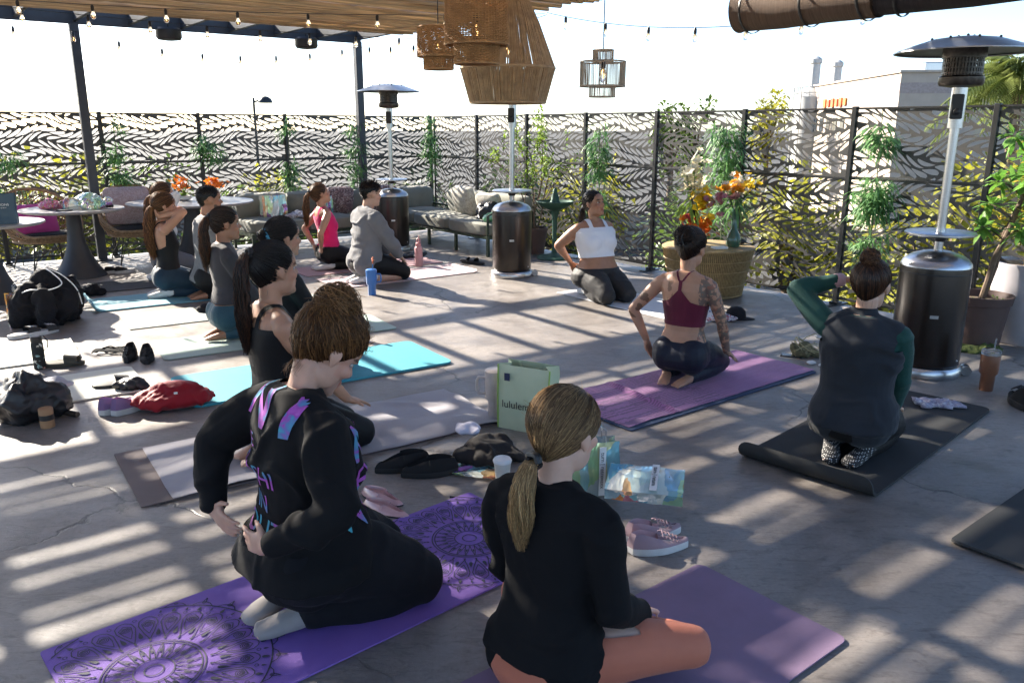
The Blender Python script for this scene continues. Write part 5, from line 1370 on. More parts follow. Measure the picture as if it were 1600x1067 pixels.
# --- H: bearded man in a grey tee
FHm = Fig((-2.80,7.72,.008), R(34), 1.04, 1.05, fem=False, lean=.05, neck=.15, hpitch=.0)
lap_hands(FHm, {1:(.18,.15,.24),-1:(.18,-.15,.24)})
def beard(co, c):
    h = (co-np.array(FHm.hc)); hx, hy, hz = h@np.array(FHm.hx), h@np.array(FHm.hy), h@np.array(FHm.hz)
    m_ = (np.abs(hx)<.15)&(hx > .018)&(hz < -.048+.012*(hx<.05))&(hz > -.118)&(np.abs(hy)<.1)&~((np.abs(hz+.058)<.009)&(np.abs(hy)<.02)&(hx>.075)); c[m_] *= .22
FHm.body('bearded man in a grey tee with a short fade haircut behind the charcoal top woman', MID, .0085, tattoo=beard, group=GRP)
FHm.garment('tee_shirt', fabric('heather grey tee', (.20,.20,.205), (.16,.16,.165), wrinkle=.7), top_fill(FHm, .013, True, lambda t: .012 if t < .3 else 0, -.05, .012, .25), neckcut(.066,.0,.2), .009, 4, .005)
FHm.garment('trousers', M_BLKLEG, leg_fill(FHm, .012, .10), waistcut(FHm, .09), .01, 4, .004)
FHm.hair('short', BLACK[0], (.03,.02,.015), 59, n=1500, low=-.004, puff=-.003, thick=.0016, tail=-.55)
# --- I: woman in the pink tank
FI = Fig((-2.04,9.42,.008), R(32), .96, 1.0, lean=-.14, neck=-.05, hpitch=-.32, curve=.0)
hips_hands(FI, .30, -.245)
FI.body('woman in a hot pink tank top with a ponytail leaning back, hands on her hips', TAN, .0085, group=GRP)
FI.garment('tank_top', fabric('hot pink jersey', (.72,.022,.16), (.6,.018,.13), wrinkle=.5), top_fill(FI, .009, False, None, -.05), tank(-.07,.035,.085,-.10), .0085, 4, .003)
FI.garment('leggings', M_BLKLEG, leg_fill(FI, .006, .10), waistcut(FI, .08), .009, 4, .002)
sock(FI, M_SOCKW)
FI.hair('pony', BROWN[0], BROWN[1], 69, n=800, tie=(-.095,0,.060), low=.006, thick=.002)
pony(FI.o, FI.headxf(), BROWN[0], (.30,.14,.05), random.Random(52), (-.105,0,.065), (-1,0,.1), .38, .016, .045, 340, .010, FI.down(), .0024, tie_col=M_BLK)
# --- J: man in the grey sweatshirt
FJ = Fig((-1.47,8.62,.008), R(36), 1.03, 1.06, fem=False, lean=.12, neck=.05, hpitch=.10)
for q in (1,-1): FJ.set_arm(q, V(.30,.11*q,.15), V(-.5,.8*q,.0), V(.7,-.2*q,-.7), V(-.8,0,-.5), .4)
FJ.body('man in a grey sweatshirt and white socks kneeling on the pale pink mat', LIGHT, .0085, group=GRP)
FJ.garment('sweatshirt', fabric('washed grey sweatshirt', (.185,.185,.195), (.145,.145,.155), wrinkle=.8), top_fill(FJ, .018, True, lambda t: .014 if t < .3 else 0, -.03, .012, .96), neckcut(.064,.012,.2), .0085, 3, .012, (5,5,12), 9)
FJ.garment('shorts', M_BLKLEG, lambda mb: (FJ.torso(mb, .010, -.2, .09, bust=False), FJ.legs(mb, .014, calf=False)), waistcut(FJ, .085), .01, 4, .004)
sock(FJ, M_SOCKW, up=.09)
FJ.hair('short', BLACK[0], DARK[1], 79, n=1600, low=-.002, puff=-.004, thick=.0017, tail=.25)
# --- K: woman in the white top facing the class
FK = Fig((.86,7.70,.012), R(-62), .985, 1.30, lean=-.14, neck=-.02, hpitch=-.22, hyaw=.30, bust=1.05, belly=.06, hips=1.02, kn=.12)
hips_hands(FK, .31, -.285, .12)
FK.body('woman in a white square-neck top leaning back on the white mat, facing the class', MID, .0075, group=GRP)
def square(co, x, y, u):
    st = np.minimum(.020-np.abs(np.abs(y)-.088), .08-u); return np.minimum(np.maximum(np.where(x > 0, -.085, -.10)-u, st), u+.37)
FK.garment('crop_top', fabric('white stretch top', (.78,.77,.80), (.72,.71,.74), rough=.7, wrinkle=.35), top_fill(FK, .008, False, None, -.05), square, .0078, 4, .0015)
FK.garment('leggings', M_CHARLEG, leg_fill(FK, .007, .13), waistcut(FK, .105), .0085, 4, .003)
sock(FK, M_SOCKW)
FK.hair('braids', BLACK[0], BLACK[1], 89, n=900, tie=(-.10,0,.0), low=.0, puff=-.003, thick=.0026)
pony(FK.o, FK.headxf(), BLACK[0], BLACK[1], random.Random(62), (-.11,0,-.005), (-1,0,-.2), .20, .018, .032, 150, .004, FK.down(), .0035, tie_col=M_BLK)
# --- L: tattooed woman in the maroon racerback
FL = Fig((1.15,5.09,.012), R(55), .955, 1.0, lean=.02, neck=.06, hpitch=.06, hyaw=-.10, hips=1.02, kn=.13)
FL.set_arm(-1, V(.10,-.245,.165), V(-.5,-.85,0), V(.8,-.15,-.5), V(0,.4,-1), .15); FL.set_arm(1, V(-.10,.27,.26), V(-.5,.9,0), V(.25,-.25,-.95), V(0,-1,0), .3)
def tattoo_l(co, c):
    E_, W = FL.arm[-1][:2]; S = FL.S[-1]
    for i in range(len(co)):
        p = Vector(co[i])
        if p.y < -.12 and p.z < .78:
            n1 = noise.noise(p*38); n2 = noise.noise(p*75+Vector((5,1,2))); n3 = noise.noise(p*20)
            if p.z > .175 and n1+.6*n2 > -.12: c[i] = (c[i]*.30+np.array((.05,.065,.07))*.7) if n3 > -.22 else (c[i]*.3+np.array((.03,.10,.10))*.7 if n3 > -.36 else c[i]*.4+np.array((.15,.03,.025))*.6)
        elif p.y > .14 and .42 < p.z < .60 and noise.noise(p*26) > .15: c[i] *= .35
        elif p.x < -.10 and .55 < p.z < .70 and abs(p.y-.07) < .02 and noise.noise(p*30) > -.2: c[i] *= .5
FL.body('tattooed woman in a maroon racerback crop top and navy leggings on the plum mat', TAN, .0054, tattoo=tattoo_l, group=GRP)
def racer(co, x, y, u):
    front = -.09-u
    w_ = .012 + np.clip((-.12-u)*.9, 0, .2) + np.clip((-.19-u)*2.2, 0, .3)
    back = np.where(u < -.055, w_-np.abs(y), -1)
    ystrap = .012 + np.clip(u+.06, 0, .2)*.55
    st = np.where(u >= -.058, .0075-np.abs(np.abs(y)-ystrap), -1)
    stf = .0075-np.abs(np.abs(y)-.075)
    g = np.where(x > .012, np.maximum(front, stf), np.maximum(back, st))
    return np.minimum(np.minimum(g, u+.36), .05-u)
FL.garment('crop_top', fabric('maroon ribbed top', (.125,.012,.035), (.09,.009,.026), rough=.65, wrinkle=.3), top_fill(FL, .006, False, None, -.05), racer, .0058, 4, .0008)
FL.garment('leggings', fabric('navy leggings', (.012,.016,.032), (.009,.012,.024), rough=.5, wrinkle=.3), leg_fill(FL, .005, .13), waistcut(FL, .105), .0075, 4, .0018)
FL.hair('updo', BLACK[0], DARK[1], 99, n=1300, tie=(-.100,0,.07), low=.008, puff=.009, thick=.0017)
bun(FL.o, FL.headxf(), BLACK[0], DARK[1], random.Random(72), (-.090,0,.085), .058, 320, .0018, .2)
mb = MB(); xf = FL.headxf()
for sy in (1,-1):
    for k in range(5): mb.tube([xf(V(-.128-.006*k*0, .018*sy+.002*k, .115-.018*k)), xf(V(-.152, .012*sy, .105-.018*k)), xf(V(-.150,.0,.10-.018*k))], .003, 5)
    mb.tube([xf(V(-.135,.020*sy,.12)), xf(V(-.155,.012*sy,.08)), xf(V(-.140,.022*sy,.03))], .004, 6)
mb.build('claw_clip', M_BLK, FL.o)
# --- M: woman in the dark vest shading her eyes
FM = Fig((1.75,3.87,.014), R(54), .95, 1.14, lean=.03, neck=.05, hpitch=.05, hyaw=-.08, hips=.93, kn=.12)
FM.set_arm(1, V(.060,.165,.895), V(-.10,.95,.10), V(.62,-.78,.06), V(-.25,0,-1), .15); FM.set_arm(-1, V(.14,-.15,.22), V(-.6,-.8,0), V(.8,.4,-.35), V(0,0,-1), .4)
FM.body('woman in a dark vest with green sleeves shading her eyes on the black mat', LIGHT, .0055, group=GRP)
FM.garment('shirt', fabric('forest green shirt', (.012,.062,.052), (.009,.048,.040), rough=.7, wrinkle=.5), top_fill(FM, .008, True, None, -.05, .006, .90), neckcut(.062,.015,.1), .0078, 4, .003)
def cuffs(mb):
    E_, W = FM.arm[1][:2]; limb(mb, E_.lerp(W,.80), E_.lerp(W,.97), [(0,.036),(1,.034)], .003, 14)
FM.garment('cuff', fabric('pale pink cuff', (.50,.33,.36), None), cuffs, None, .006, 2, .001)
def armhole(co, x, y, u):
    S = FM.S[1]; rr = []
    g = np.full(len(co), 1.0)
    for q in (1,-1):
        S = np.array(FM.S[q]); d = co-S; ax = np.array((0,q*.985,-.17)); h = d@ax
        g = np.minimum(g, np.maximum(.012-h, -(u+.155)))
    return np.minimum(g, .035-u)
def vest_fill(mb):
    FM.torso(mb, .020, -.045, .545, lambda t: .010 if t < .3 else .003); FM.neck(mb, .012)
FM.garment('vest', fabric('dark slate fleece vest', (.026,.030,.038), (.019,.022,.028), weave=220, wrinkle=.8, sheen=.25), vest_fill, armhole, .0085, 3, .012, (5,5,12), 6)
FM.garment('leggings', M_BLKLEG, leg_fill(FM, .008, .06), waistcut(FM, .055), .009, 4, .002)
def dots():
    m, t, b = NM('black sock with white dots'); v = coords(t); vo = node(t, 'ShaderNodeTexVoronoi'); vo.inputs['Scale'].default_value = 95; vo.inputs['Randomness'].default_value = .25; t.links.new(v, vo.inputs['Vector'])
    rp = ramp(t, vo.outputs['Distance'], [(.26,(.62,.6,.58)),(.32,(.02,.02,.022))]); t.links.new(rp.outputs[0], b.inputs['Base Color']); b.inputs['Roughness'].default_value = .85; return m
sock(FM, dots())
FM.hair('bun', DARK[0], (.13,.055,.025), 109, n=1500, tie=(-.055,0,.125), low=.006, puff=.003, thick=.0016)
bun(FM.o, FM.headxf(), (.05,.024,.012), (.24,.11,.05), random.Random(82), (-.060,0,.142), .042, 300, .0017, .12)
# ================================================================ SMALL THINGS
def iri(name, seed, alpha=.75, warm=0.0):
    if name in MATS: return MATS[name]
    m, t, b = NM(name); mp = coords(t, (1,1,1)); ad = node(t, 'ShaderNodeVectorMath', operation='ADD'); ad.inputs[1].default_value = (seed*3.1, seed*1.7, seed); t.links.new(mp, ad.inputs[0])
    mp2 = node(t, 'ShaderNodeMapping'); mp2.inputs['Scale'].default_value = (9,9,3.2); mp2.inputs['Rotation'].default_value = (.5,.35,.3); t.links.new(ad.outputs[0], mp2.inputs[0])
    wn = node(t, 'ShaderNodeTexNoise'); wn.inputs['Scale'].default_value = 1.3; wn.inputs['Detail'].default_value = 3; t.links.new(mp2.outputs[0], wn.inputs['Vector'])
    wa = node(t, 'ShaderNodeVectorMath', operation='MULTIPLY_ADD'); wa.inputs[1].default_value = (1.3,1.3,1.3); t.links.new(wn.outputs[1], wa.inputs[0]); t.links.new(mp2.outputs[0], wa.inputs[2])
    vo = node(t, 'ShaderNodeTexVoronoi'); vo.inputs['Scale'].default_value = 1.6; t.links.new(wa.outputs[0], vo.inputs['Vector']); sp = node(t, 'ShaderNodeSeparateColor'); t.links.new(vo.outputs['Color'], sp.inputs[0]); n1 = sp.outputs[0]
    cols = [(.0,(.80,.84,.84)),(.22,(.45,.78,.74)),(.36,(.12,.40,.55)),(.46,(.84,.86,.82)),(.60,(.40,.72,.36)),(.70,(.78,.74,.42)),(.80,(.72,.30,.10)),(.90,(.42,.20,.55))]
    if warm: cols = [(.0,(.12,.05,.02)),(.2,(.62,.18,.03)),(.38,(.80,.36,.06)),(.52,(.50,.58,.12)),(.66,(.80,.80,.6)),(.78,(.18,.28,.50)),(.90,(.45,.12,.35))]
    rp = ramp(t, n1, cols); t.links.new(rp.outputs[0], b.inputs['Base Color'])
    b.inputs['Metallic'].default_value = .5; b.inputs['Roughness'].default_value = .16; b.inputs['Alpha'].default_value = alpha; b.inputs['Coat Weight'].default_value = .6
    bump_to(t, b, vo.outputs['Distance'], .7, .02); MATS[name] = m; return m
def heap(name, loc, size, m, label, cat, seed=0, rz=0, wr=.02, lumps=6, group=None, voxel=.012, parts=()):
    rn = random.Random(seed); mb = MB(); hx, hy, hz = size
    mb.ell((0,0,hz*.36), (hx*.85,hy*.85,hz*.40)); mb.ell((hx*.05,hy*.1,hz*.58), (hx*.55,hy*.55,hz*.42))
    for k in range(lumps):
        a = 2*math.pi*k/lumps+rn.uniform(-.4,.4); q = rn.uniform(.35,.75)
        r = (hx*rn.uniform(.3,.5), hy*rn.uniform(.3,.5), hz*rn.uniform(.28,.48)); mb.ell((hx*q*math.cos(a), hy*q*math.sin(a), max(r[2]*.8, hz*rn.uniform(.12,.40))), r, Matrix.Rotation(rn.uniform(-.6,.6),3,'Y')@Matrix.Rotation(a,3,'Z'))
    me = remesh(mb, voxel, 3, name); wrinkle(me, wr*1.5, (11,11,17), seed+.5); wrinkle(me, wr*.35, (34,34,44), seed+3.5)
    co = getco(me); co[:,2] = np.maximum(co[:,2], .003+.002*np.sin(co[:,0]*40)); setco(me, co)
    o = link(name, me, m, None, loc, rz); return tag(o, label, cat, group)
def lathe_thing(name, loc, label, cat, parts, rz=0, group=None):
    e = empty(name, loc, rz, label, cat, group)
    for pn, prof, m in parts:
        mb = MB(); mb.lathe(prof, 24); mb.build(pn, m, e)
    return e
def P3(px, py, z=0.0): return G(px, py, z)
# ---- tumblers and bottles
def tumbler(loc, label, col, s=1.0, handle=True, straw=None, rz=0, lid=None, neckz=.10):
    m = mat('tumbler '+label[:18], col, tuple(x*.85 for x in col), .4, 0, nscale=20, coat=.2); lid = lid or m
    e = lathe_thing('tumbler', loc, label, 'tumbler', [('body', [(.034*s,.0),(.036*s,.005),(.037*s,.09*s),(.048*s,.105*s),(.050*s,.205*s),(.049*s,.21*s)], m), ('lid', [(.050*s,.207*s),(.051*s,.215*s),(.050*s,.232*s),(.040*s,.238*s)], lid)], rz, 'cups and bottles')
    if handle:
        mb = MB(); mb.tube([(.046*s,0,.195*s),(.080*s,0,.195*s),(.088*s,0,.18*s),(.088*s,0,.135*s),(.080*s,0,.122*s),(.046*s,0,.122*s)], [(.007*s,.010*s)]*6, 8); mb.build('handle', m, e)
    if straw: mb = MB(); mb.tube([(.012*s,0,.23*s),(.018*s,.004,.30*s)], .0045, 8); mb.build('straw', straw, e)
    return e
M_STRAWB = mat('blue straw', (.05,.2,.5), None, .4); M_CLEAR = mat('clear plastic', (.85,.86,.86), (.8,.8,.8), .08, trans=.85)
t = tumbler(P3(582,461), 'blue insulated tumbler with handle and straw on the open floor', (.035,.16,.48), 1.08, True, M_STRAWB, R(-5))
mb = MB(); mb.tube([(.018,.0,.31),(.015,.012,.335),(.028,.0,.345),(.016,-.012,.352),(.022,.0,.375)], .008, 6); mb.build('straw_topper', mat('orange topper', (.7,.16,.03), None, .5), t)
e = lathe_thing('water_bottle', P3(655,416), 'tall pale pink bottle with a straw lid by the pink mat', 'bottle', [('body', [(.045,0),(.047,.01),(.047,.21),(.042,.225),(.030,.24)], mat('pink bottle', (.62,.33,.34), None, .45)), ('lid', [(.033,.235),(.033,.275),(.02,.285)], mat('pink lid', (.52,.24,.25), None, .5))], 0, 'cups and bottles')
mb = MB(); mb.tube([(-.02,0,.28),(-.02,0,.32),(.0,0,.335),(.02,0,.32),(.02,0,.28)], .006, 6); mb.tube([(.0,.012,.28),(.004,.014,.36)], .005, 6); mb.build('carry_loop', MATS['pink lid'], e)
e = lathe_thing('water_bottle', P3(561,531), 'clear plastic water bottle with a blue label in front of the turquoise mat', 'bottle', [('body', [(.028,0),(.032,.006),(.030,.03),(.032,.045),(.032,.15),(.026,.175),(.013,.195),(.013,.205)], M_CLEAR), ('label_wrap', [(.0325,.085),(.0326,.135)], mat('blue wrap', (.25,.5,.62), (.7,.75,.78), .4, nscale=40)), ('cap', [(.0145,.203),(.0145,.222),(.012,.224)], M_WHITE)], 0, 'cups and bottles')
m_st = patterned('stickered black bottle', (.014,.016,.016), [(.5,.3,.25),(.25,.4,.4),(.6,.58,.5),(.02,.02,.02)], 24, thr=.60)
e = lathe_thing('water_bottle', P3(64,577), 'black bottle covered with pale stickers beside the flip-flop', 'bottle', [('body', [(.036,0),(.038,.006),(.038,.175),(.033,.19)], m_st), ('cap', [(.034,.188),(.036,.195),(.036,.225),(.030,.23)], M_BLK)], 0, 'cups and bottles')
mb = MB(); mb.tube([(.02,0,.228),(.05,0,.235),(.075,.0,.20),(.07,0,.15),(.045,0,.13)], [(.003,.006)]*5, 6); mb.build('strap', M_BLK, e)
tumbler(P3(1541,608), 'brown tumbler with a clear straw lid right of the black mat', (.21,.085,.045), 1.12, False, M_CLEAR, 0, M_CLEAR)
tumbler(P3(776,655), 'cream tumbler with a handle half behind the green tote bag', (.55,.47,.43), 1.25, True, None, R(170))
e = lathe_thing('paper_cup', P3(786,757), 'white paper cup with lid left of the blond woman', 'cup', [('cup', [(.028,0),(.040,.115)], mat('paper cup', (.66,.64,.58), None, .6)), ('lid', [(.042,.113),(.0435,.118),(.0435,.124),(.038,.132),(.036,.130),(.0,.130)], M_WHITE)], 0, 'cups and bottles')
# ---- shoes
def G_px(p): return p[0]/p[1]
def shoe(mb_up, mb_so, c, a, L_, W_, h, sole, heel_open=False, low=False):
    """upper and sole added to two builders; toe along +a"""
    M_ = Matrix.Translation(Vector(c)) @ Matrix.Rotation(a, 4, 'Z')
    def outline(t):  # half width along the length, 0 heel .. 1 toe
        return W_/2*(.72+.36*math.sin(math.pi*min(1, (t*.95+.12)))**1.0)*(math.sin(math.pi*min(1,max(.0,t*.97+.015)))**.38)
    n = 22; ring = []
    for i in range(n+1): t = i/n; ring.append((L_*(t-.5), outline(t)))
    pts = ring + [(x, -y) for x, y in reversed(ring[1:-1])]
    def lay(z, k, sh=0): return [M_ @ Vector((x*k+sh, y*k, z)) for x, y in pts]
    mb_so.loft([lay(.001,.96), lay(.006,1.0), lay(sole,1.0), lay(sole+.002,.94)])
    rings = []
    N = len(pts)
    for j in range(9):
        q = j/8; rr = []
        for x, y in pts:
            t = x/L_+.5; top = h*(.46+.54*(1-min(1, max(0,(t-.18)/.5))**1.1)) if not low else h*(.55+.45*math.cos(min(1,abs(t-.30)/.6)*1.5))
            z = sole + (top-sole)*q; k = 1-.62*q**2.2*(1 if t > .5 else .55); yy = y*(.97)*k
            xx = x*(1-.10*q**2) - (.03*L_*q if t > .5 else -.01*L_*q)
            rr.append(M_ @ Vector((xx, yy, z)))
        rings.append(rr)
    mb_up.loft(rings, cap=False)
    # inside of the opening, a little lower
    inn = []
    for v in rings[-1]: inn.append(v)
    cen = sum(inn, Vector())/len(inn); low_ = [cen.lerp(v, .85)-Vector((0,0,h*.30)) for v in inn]
    mb_up.loft([inn, low_], cap=False); mb_up.add(low_, [tuple(range(len(low_)))])
    return M_
def shoes(c1, a1, c2, a2, label, mu, ms, L_=.255, W_=.092, h=.085, sole=.025, low=False, laces=None, name='sneaker', cat='shoe'):
    for c, a, w_ in ((c1,a1,0),(c2,a2,1)):
        up, so = MB(), MB(); wd = ('left', 'right') if G_px(c1) <= G_px(c2) else ('right', 'left')
        e = empty(name, (0,0,0), 0, wd[w_]+' '+label, cat, 'pair: '+label); M_ = shoe(up, so, (0,0,0), 0, L_, W_, h, sole, low=low)
        e.location = c; e.rotation_euler = (0,0,a)
        up.build('upper', mu, e); so.build('sole', ms, e)
        if laces is not None:
            mb = MB()
            for k in range(5):
                x = .005+.016*k; z = h*.92-.0075*k; mb.tube([(x,-.026,z-.012),(x+.004,0,z+.004),(x,.026,z-.012)], .0032, 5)
            mb.build('lace', laces, e)
M_SOLEW = mat('white rubber sole', (.62,.62,.62), None, .6); M_SOLEB = mat('black rubber sole', (.015,.015,.016), None, .7)
M_LIL = fabric('lilac mesh', (.25,.16,.30), (.20,.12,.24)); M_MAUVE = fabric('mauve knit', (.34,.24,.27), (.29,.2,.23), weave=400); M_BLKM = fabric('black mesh', (.016,.016,.017), None)
shoes(P3(185,641)+V(0,0,0), R(70), P3(203,641)+V(.02,-.01,0), R(62), 'lilac running shoe with a thick white sole in front of the red bag', M_LIL, M_SOLEW, sole=.035, h=.10)
shoes(P3(204,562), R(-75), P3(231,564), R(-68), 'black hiking shoe standing right of the tangled strap', M_BLKM, M_SOLEB, h=.10, sole=.03, laces=M_BLK)
shoes(P3(1030,858), R(15), P3(1022,838), R(22), 'mauve knit sneaker with a white sole under the iridescent bag', M_MAUVE, M_SOLEW, h=.085, sole=.030, laces=M_MAUVE, L_=.26)
shoes(P3(181,427), R(60), P3(197,427), R(60), 'black and white canvas shoe standing under the wicker chair', M_BLKM, M_SOLEW, h=.08, sole=.035, laces=M_WHITE)
shoes(P3(630,733), R(-160), P3(672,741), R(-165), 'black fleece lined slipper beside the dark jacket', M_BLKFL if 'M_BLKFL' in globals() else M_BLKM, M_SOLEB, h=.088, sole=.028, low=True, L_=.275, W_=.105, name='slipper')
shoes(P3(598,781), R(-35), P3(603,800), R(-30), 'shiny pale pink ballet flat behind the sweatshirt woman', mat('pink patent leather', (.62,.36,.36), None, .2, coat=.6), M_SOLEB, h=.045, sole=.008, low=True, L_=.24, W_=.082, name='ballet_flat')
shoes(P3(1592,632), R(80), P3(1612,622), R(75), 'black chunky shoe at the right edge beside the brown tumbler', M_BLKM, M_SOLEB, h=.13, sole=.04, laces=M_BLK)
# slides, sandals, flip flop
def slide(c, a, label, band, solem, stripes=None, L_=.26, name='slide_sandal', group=None):
    e = empty(name, c, a, label, 'sandal', group); so = MB(); up = MB(); shoe(MB(), so, (0,0,0), 0, L_, .10, .05, .03); so.build('sole', solem, e)
    mb = MB(); mb.grid(lambda u, v: Vector((.02+.085*v-.01*math.sin(3.14*u), .052*math.cos(math.pi*u), .025+.055*math.sin(math.pi*u)**.7*(1-.25*v))), 17, 6); mb.build('strap', band, e)
    if stripes:
        for k in range(3):
            mb = MB(); mb.grid(lambda u, v: Vector((.035+.022*k+.009*v-.01*math.sin(3.14*u), .053*math.cos(math.pi*(.3+.4*u)), .0275+.055*math.sin(math.pi*(.3+.4*u))**.7*(1-.25*(.2+.28*k)))), 9, 2); mb.build('stripe', stripes, e)
slide(P3(40,527), R(60), 'black slide sandal with white stripes, left of the pair by the dark bag', M_BLK, M_SOLEW, M_WHITE, group='striped slides'); slide(P3(68,523), R(55), 'black slide sandal with white stripes, right of the pair by the dark bag', M_BLK, M_SOLEW, M_WHITE, group='striped slides')
slide(P3(734,412), R(150), 'black strap sandal, left of the pair beside the curled pink mat', M_BLK, M_SOLEB, None, .22, group='strap sandals'); slide(P3(746,413), R(140), 'black strap sandal, right of the pair beside the curled pink mat', M_BLK, M_SOLEB, None, .22, group='strap sandals')
slide(P3(100,573), R(15), 'dark flip-flop right of the stickered bottle', mat('dark olive strap', (.05,.045,.03), None, .7), mat('flip flop foam', (.06,.055,.04), None, .8), None, .27, 'flip_flop')
slide(P3(178,606), R(30), 'black sandal tucked behind the lilac shoes', M_BLK, M_SOLEB, None, .24, group=None)
mb = MB(); rn = random.Random(3); pts = [Vector((.09*math.sin(k*.9)+.02*k*.12, .06*math.cos(k*.7), .012+.022*abs(math.sin(k*1.3)))) for k in range(26)]
mb.tube(smooth_path(pts), [(.004,.010)]*151, 6); o = mb.build('tangled_strap', M_BLKM); o.location = P3(168,552); tag(o, 'tangled black strap left of the hiking shoes', 'strap')
# ---- bags and clothes
M_BLKCLOTH = fabric('black cotton', (.012,.012,.016), (.009,.009,.011), wrinkle=.8); M_BLKNY = mat('black nylon', (.014,.014,.016), (.01,.01,.012), .45, bump=.3, nscale=9)
o = heap('backpack', P3(80,505), (.27,.22,.46), M_BLKCLOTH, 'black jacket slumped over a backpack beside the iridescent bag at the left', 'backpack', 2, R(30), .02, 8)
mb = MB(); mb.tube(smooth_path([(-.17,-.16,.30),(-.10,-.235,.33),(.02,-.25,.32),(.12,-.22,.36),(.06,-.12,.44),(.0,-.02,.475),(.12,-.10,.42),(.22,-.14,.30),(.25,-.15,.16)]), .005, 6); mb.build('white_cord', M_WHITE, o)
o = heap('backpack', P3(42,655), (.22,.18,.26), M_BLKNY, 'black jacket heaped over a bag at the lower left edge', 'bag', 5, R(20), .016, 7)
heap('folded_shirt', P3(93,640)+V(0,0,.13), (.10,.07,.07), fabric('pale grey cloth', (.5,.5,.55), None), 'pale grey cloth poking out of the black jacket heap', 'cloth', 6, 0, .008, 4, voxel=.009)
lathe_thing('cork_jar', P3(76,668), 'tan banded jar at the foot of the black jacket heap', 'jar', [('jar', [(.034,0),(.037,.005),(.037,.045)], mat('tan cork', (.40,.22,.11), None, .7)), ('band', [(.0375,.045),(.0375,.075)], M_BLK), ('lid', [(.037,.075),(.037,.105),(.034,.11)], MATS['tan cork'])])
mb = MB(); mb.tube([(0,0,.02),(.14,-.05,.016)], .016, 10); o = mb.build('umbrella_handle', mat('dark wood handle', (.035,.025,.02), None, .5)); o.location = P3(92,648); tag(o, 'short dark stick lying right of the black jacket heap', 'stick')
o = heap('red_bag', P3(272,638), (.27,.15,.165), fabric('red nylon', (.30,.008,.018), (.23,.006,.013), rough=.6, wrinkle=.9), 'red drawstring bag lying behind the sweatshirt woman', 'bag', 7, R(18), .016, 0)
mb = MB(); mb.box((.03,-.10,.12),(.02,.004,.012)); mb.build('logo_tag', M_WHITE, o)
o = heap('black_strap_bag', P3(205,610), (.12,.07,.09), M_BLKNY, 'small black bag with a strap behind the lilac shoes', 'bag', 8, R(10), .01, 5, voxel=.009)
heap('black_cloth', P3(145,462), (.16,.09,.10), M_BLKCLOTH, 'black cloth lying at the curled end of the powder blue mat', 'cloth', 9, 0, .012, 5)
heap('dark_bag', P3(108,468), (.14,.10,.17), M_BLKNY, 'dark shoulder bag between the backpack and the powder blue mat', 'bag', 10, .4, .01, 5)
heap('black_cloth', P3(322,488), (.10,.08,.08), M_BLKCLOTH, 'black cloth lying left of the teal leggings', 'cloth', 12, 0, .01, 4)
heap('black_bag', P3(640,403), (.22,.10,.08), M_BLKNY, 'black bag and sandals lying at the foot of the farthest heater', 'bag', 13, .3, .012, 7)
o = heap('dark_jacket', P3(762,718), (.20,.13,.11), fabric('dark brown jacket', (.028,.024,.023), None, wrinkle=.9), 'dark jacket crumpled beside the black slippers', 'jacket', 14, R(10), .018, 8, voxel=.009)
heap('white_cloth', P3(732,704)+V(0,.02,.09), (.085,.05,.055), fabric('white lilac cloth', (.62,.60,.70), None), 'white cloth lying on the crumpled dark jacket', 'cloth', 15, R(15), .010, 5, voxel=.008)
heap('olive_bag', P3(1258,556), (.105,.085,.12), patterned('olive nylon', (.16,.15,.075), [(.10,.09,.05),(.20,.19,.11)], 20), 'olive bag with cord loops beside the vest woman', 'bag', 16, R(25), .012, 6, voxel=.009)
mb = MB(); rn = random.Random(5)
for k in range(5):
    a0 = rn.uniform(0,6); mb.tube([Vector((.10*math.cos(a0+t*.5)+.01*k, .075*math.sin(a0+t*.5), .055+.05*math.sin(t*.7+k)+.012*k)) for t in range(12)], .0035, 5)
o = mb.build('cord_coil', mat('straw coloured cord', (.45,.40,.22), None, .7)); o.location = P3(1258,556); tag(o, 'straw coloured cord coiled over the olive bag', 'cord')
heap('white_cloth', P3(1285,541)+V(0,0,.06), (.06,.05,.06), fabric('white cotton', (.68,.68,.68), None), 'white cloth lying on the olive bag', 'cloth', 17, 0, .008, 4, voxel=.008)
mb = MB(); mb.box((0,0,.005),(.15,.075,.009), bev=.003); o = mb.build('phone', M_BLK); o.location = P3(1237,556); o.rotation_euler = (0,0,R(-25)); mb = MB(); mb.box((0,0,.0098),(.14,.068,.001)); mb.build('screen', mat('phone glass', (.05,.06,.07), None, .08), o); tag(o, 'phone lying on the floor left of the olive bag', 'phone')
mb = MB(); mb.box((0,0,.011),(.06,.045,.022), bev=.008); o = mb.build('earbud_case', M_WHITE); o.location = P3(1268,568); o.rotation_euler = (0,0,.4); tag(o, 'white earbud case in front of the olive bag', 'case')
mb = MB(); mb.ell((0,0,.012),(.025,.012,.012)); mb.tube([(.01,0,.012),(.04,.01,.008),(.06,-.01,.006)], .004, 6); o = mb.build('earbud', M_WHITE); o.location = P3(1285,572); tag(o, 'white earbud beside its case', 'earbud')
heap('grey_towel', P3(1468,636)+V(0,0,.012), (.15,.075,.04), patterned('mauve striped cloth', (.30,.27,.34), [(.36,.34,.42),(.22,.19,.25),(.5,.48,.5)], 50), 'small mauve grey cloth crumpled on the black mat', 'cloth', 18, R(-15), .012, 6, voxel=.008)
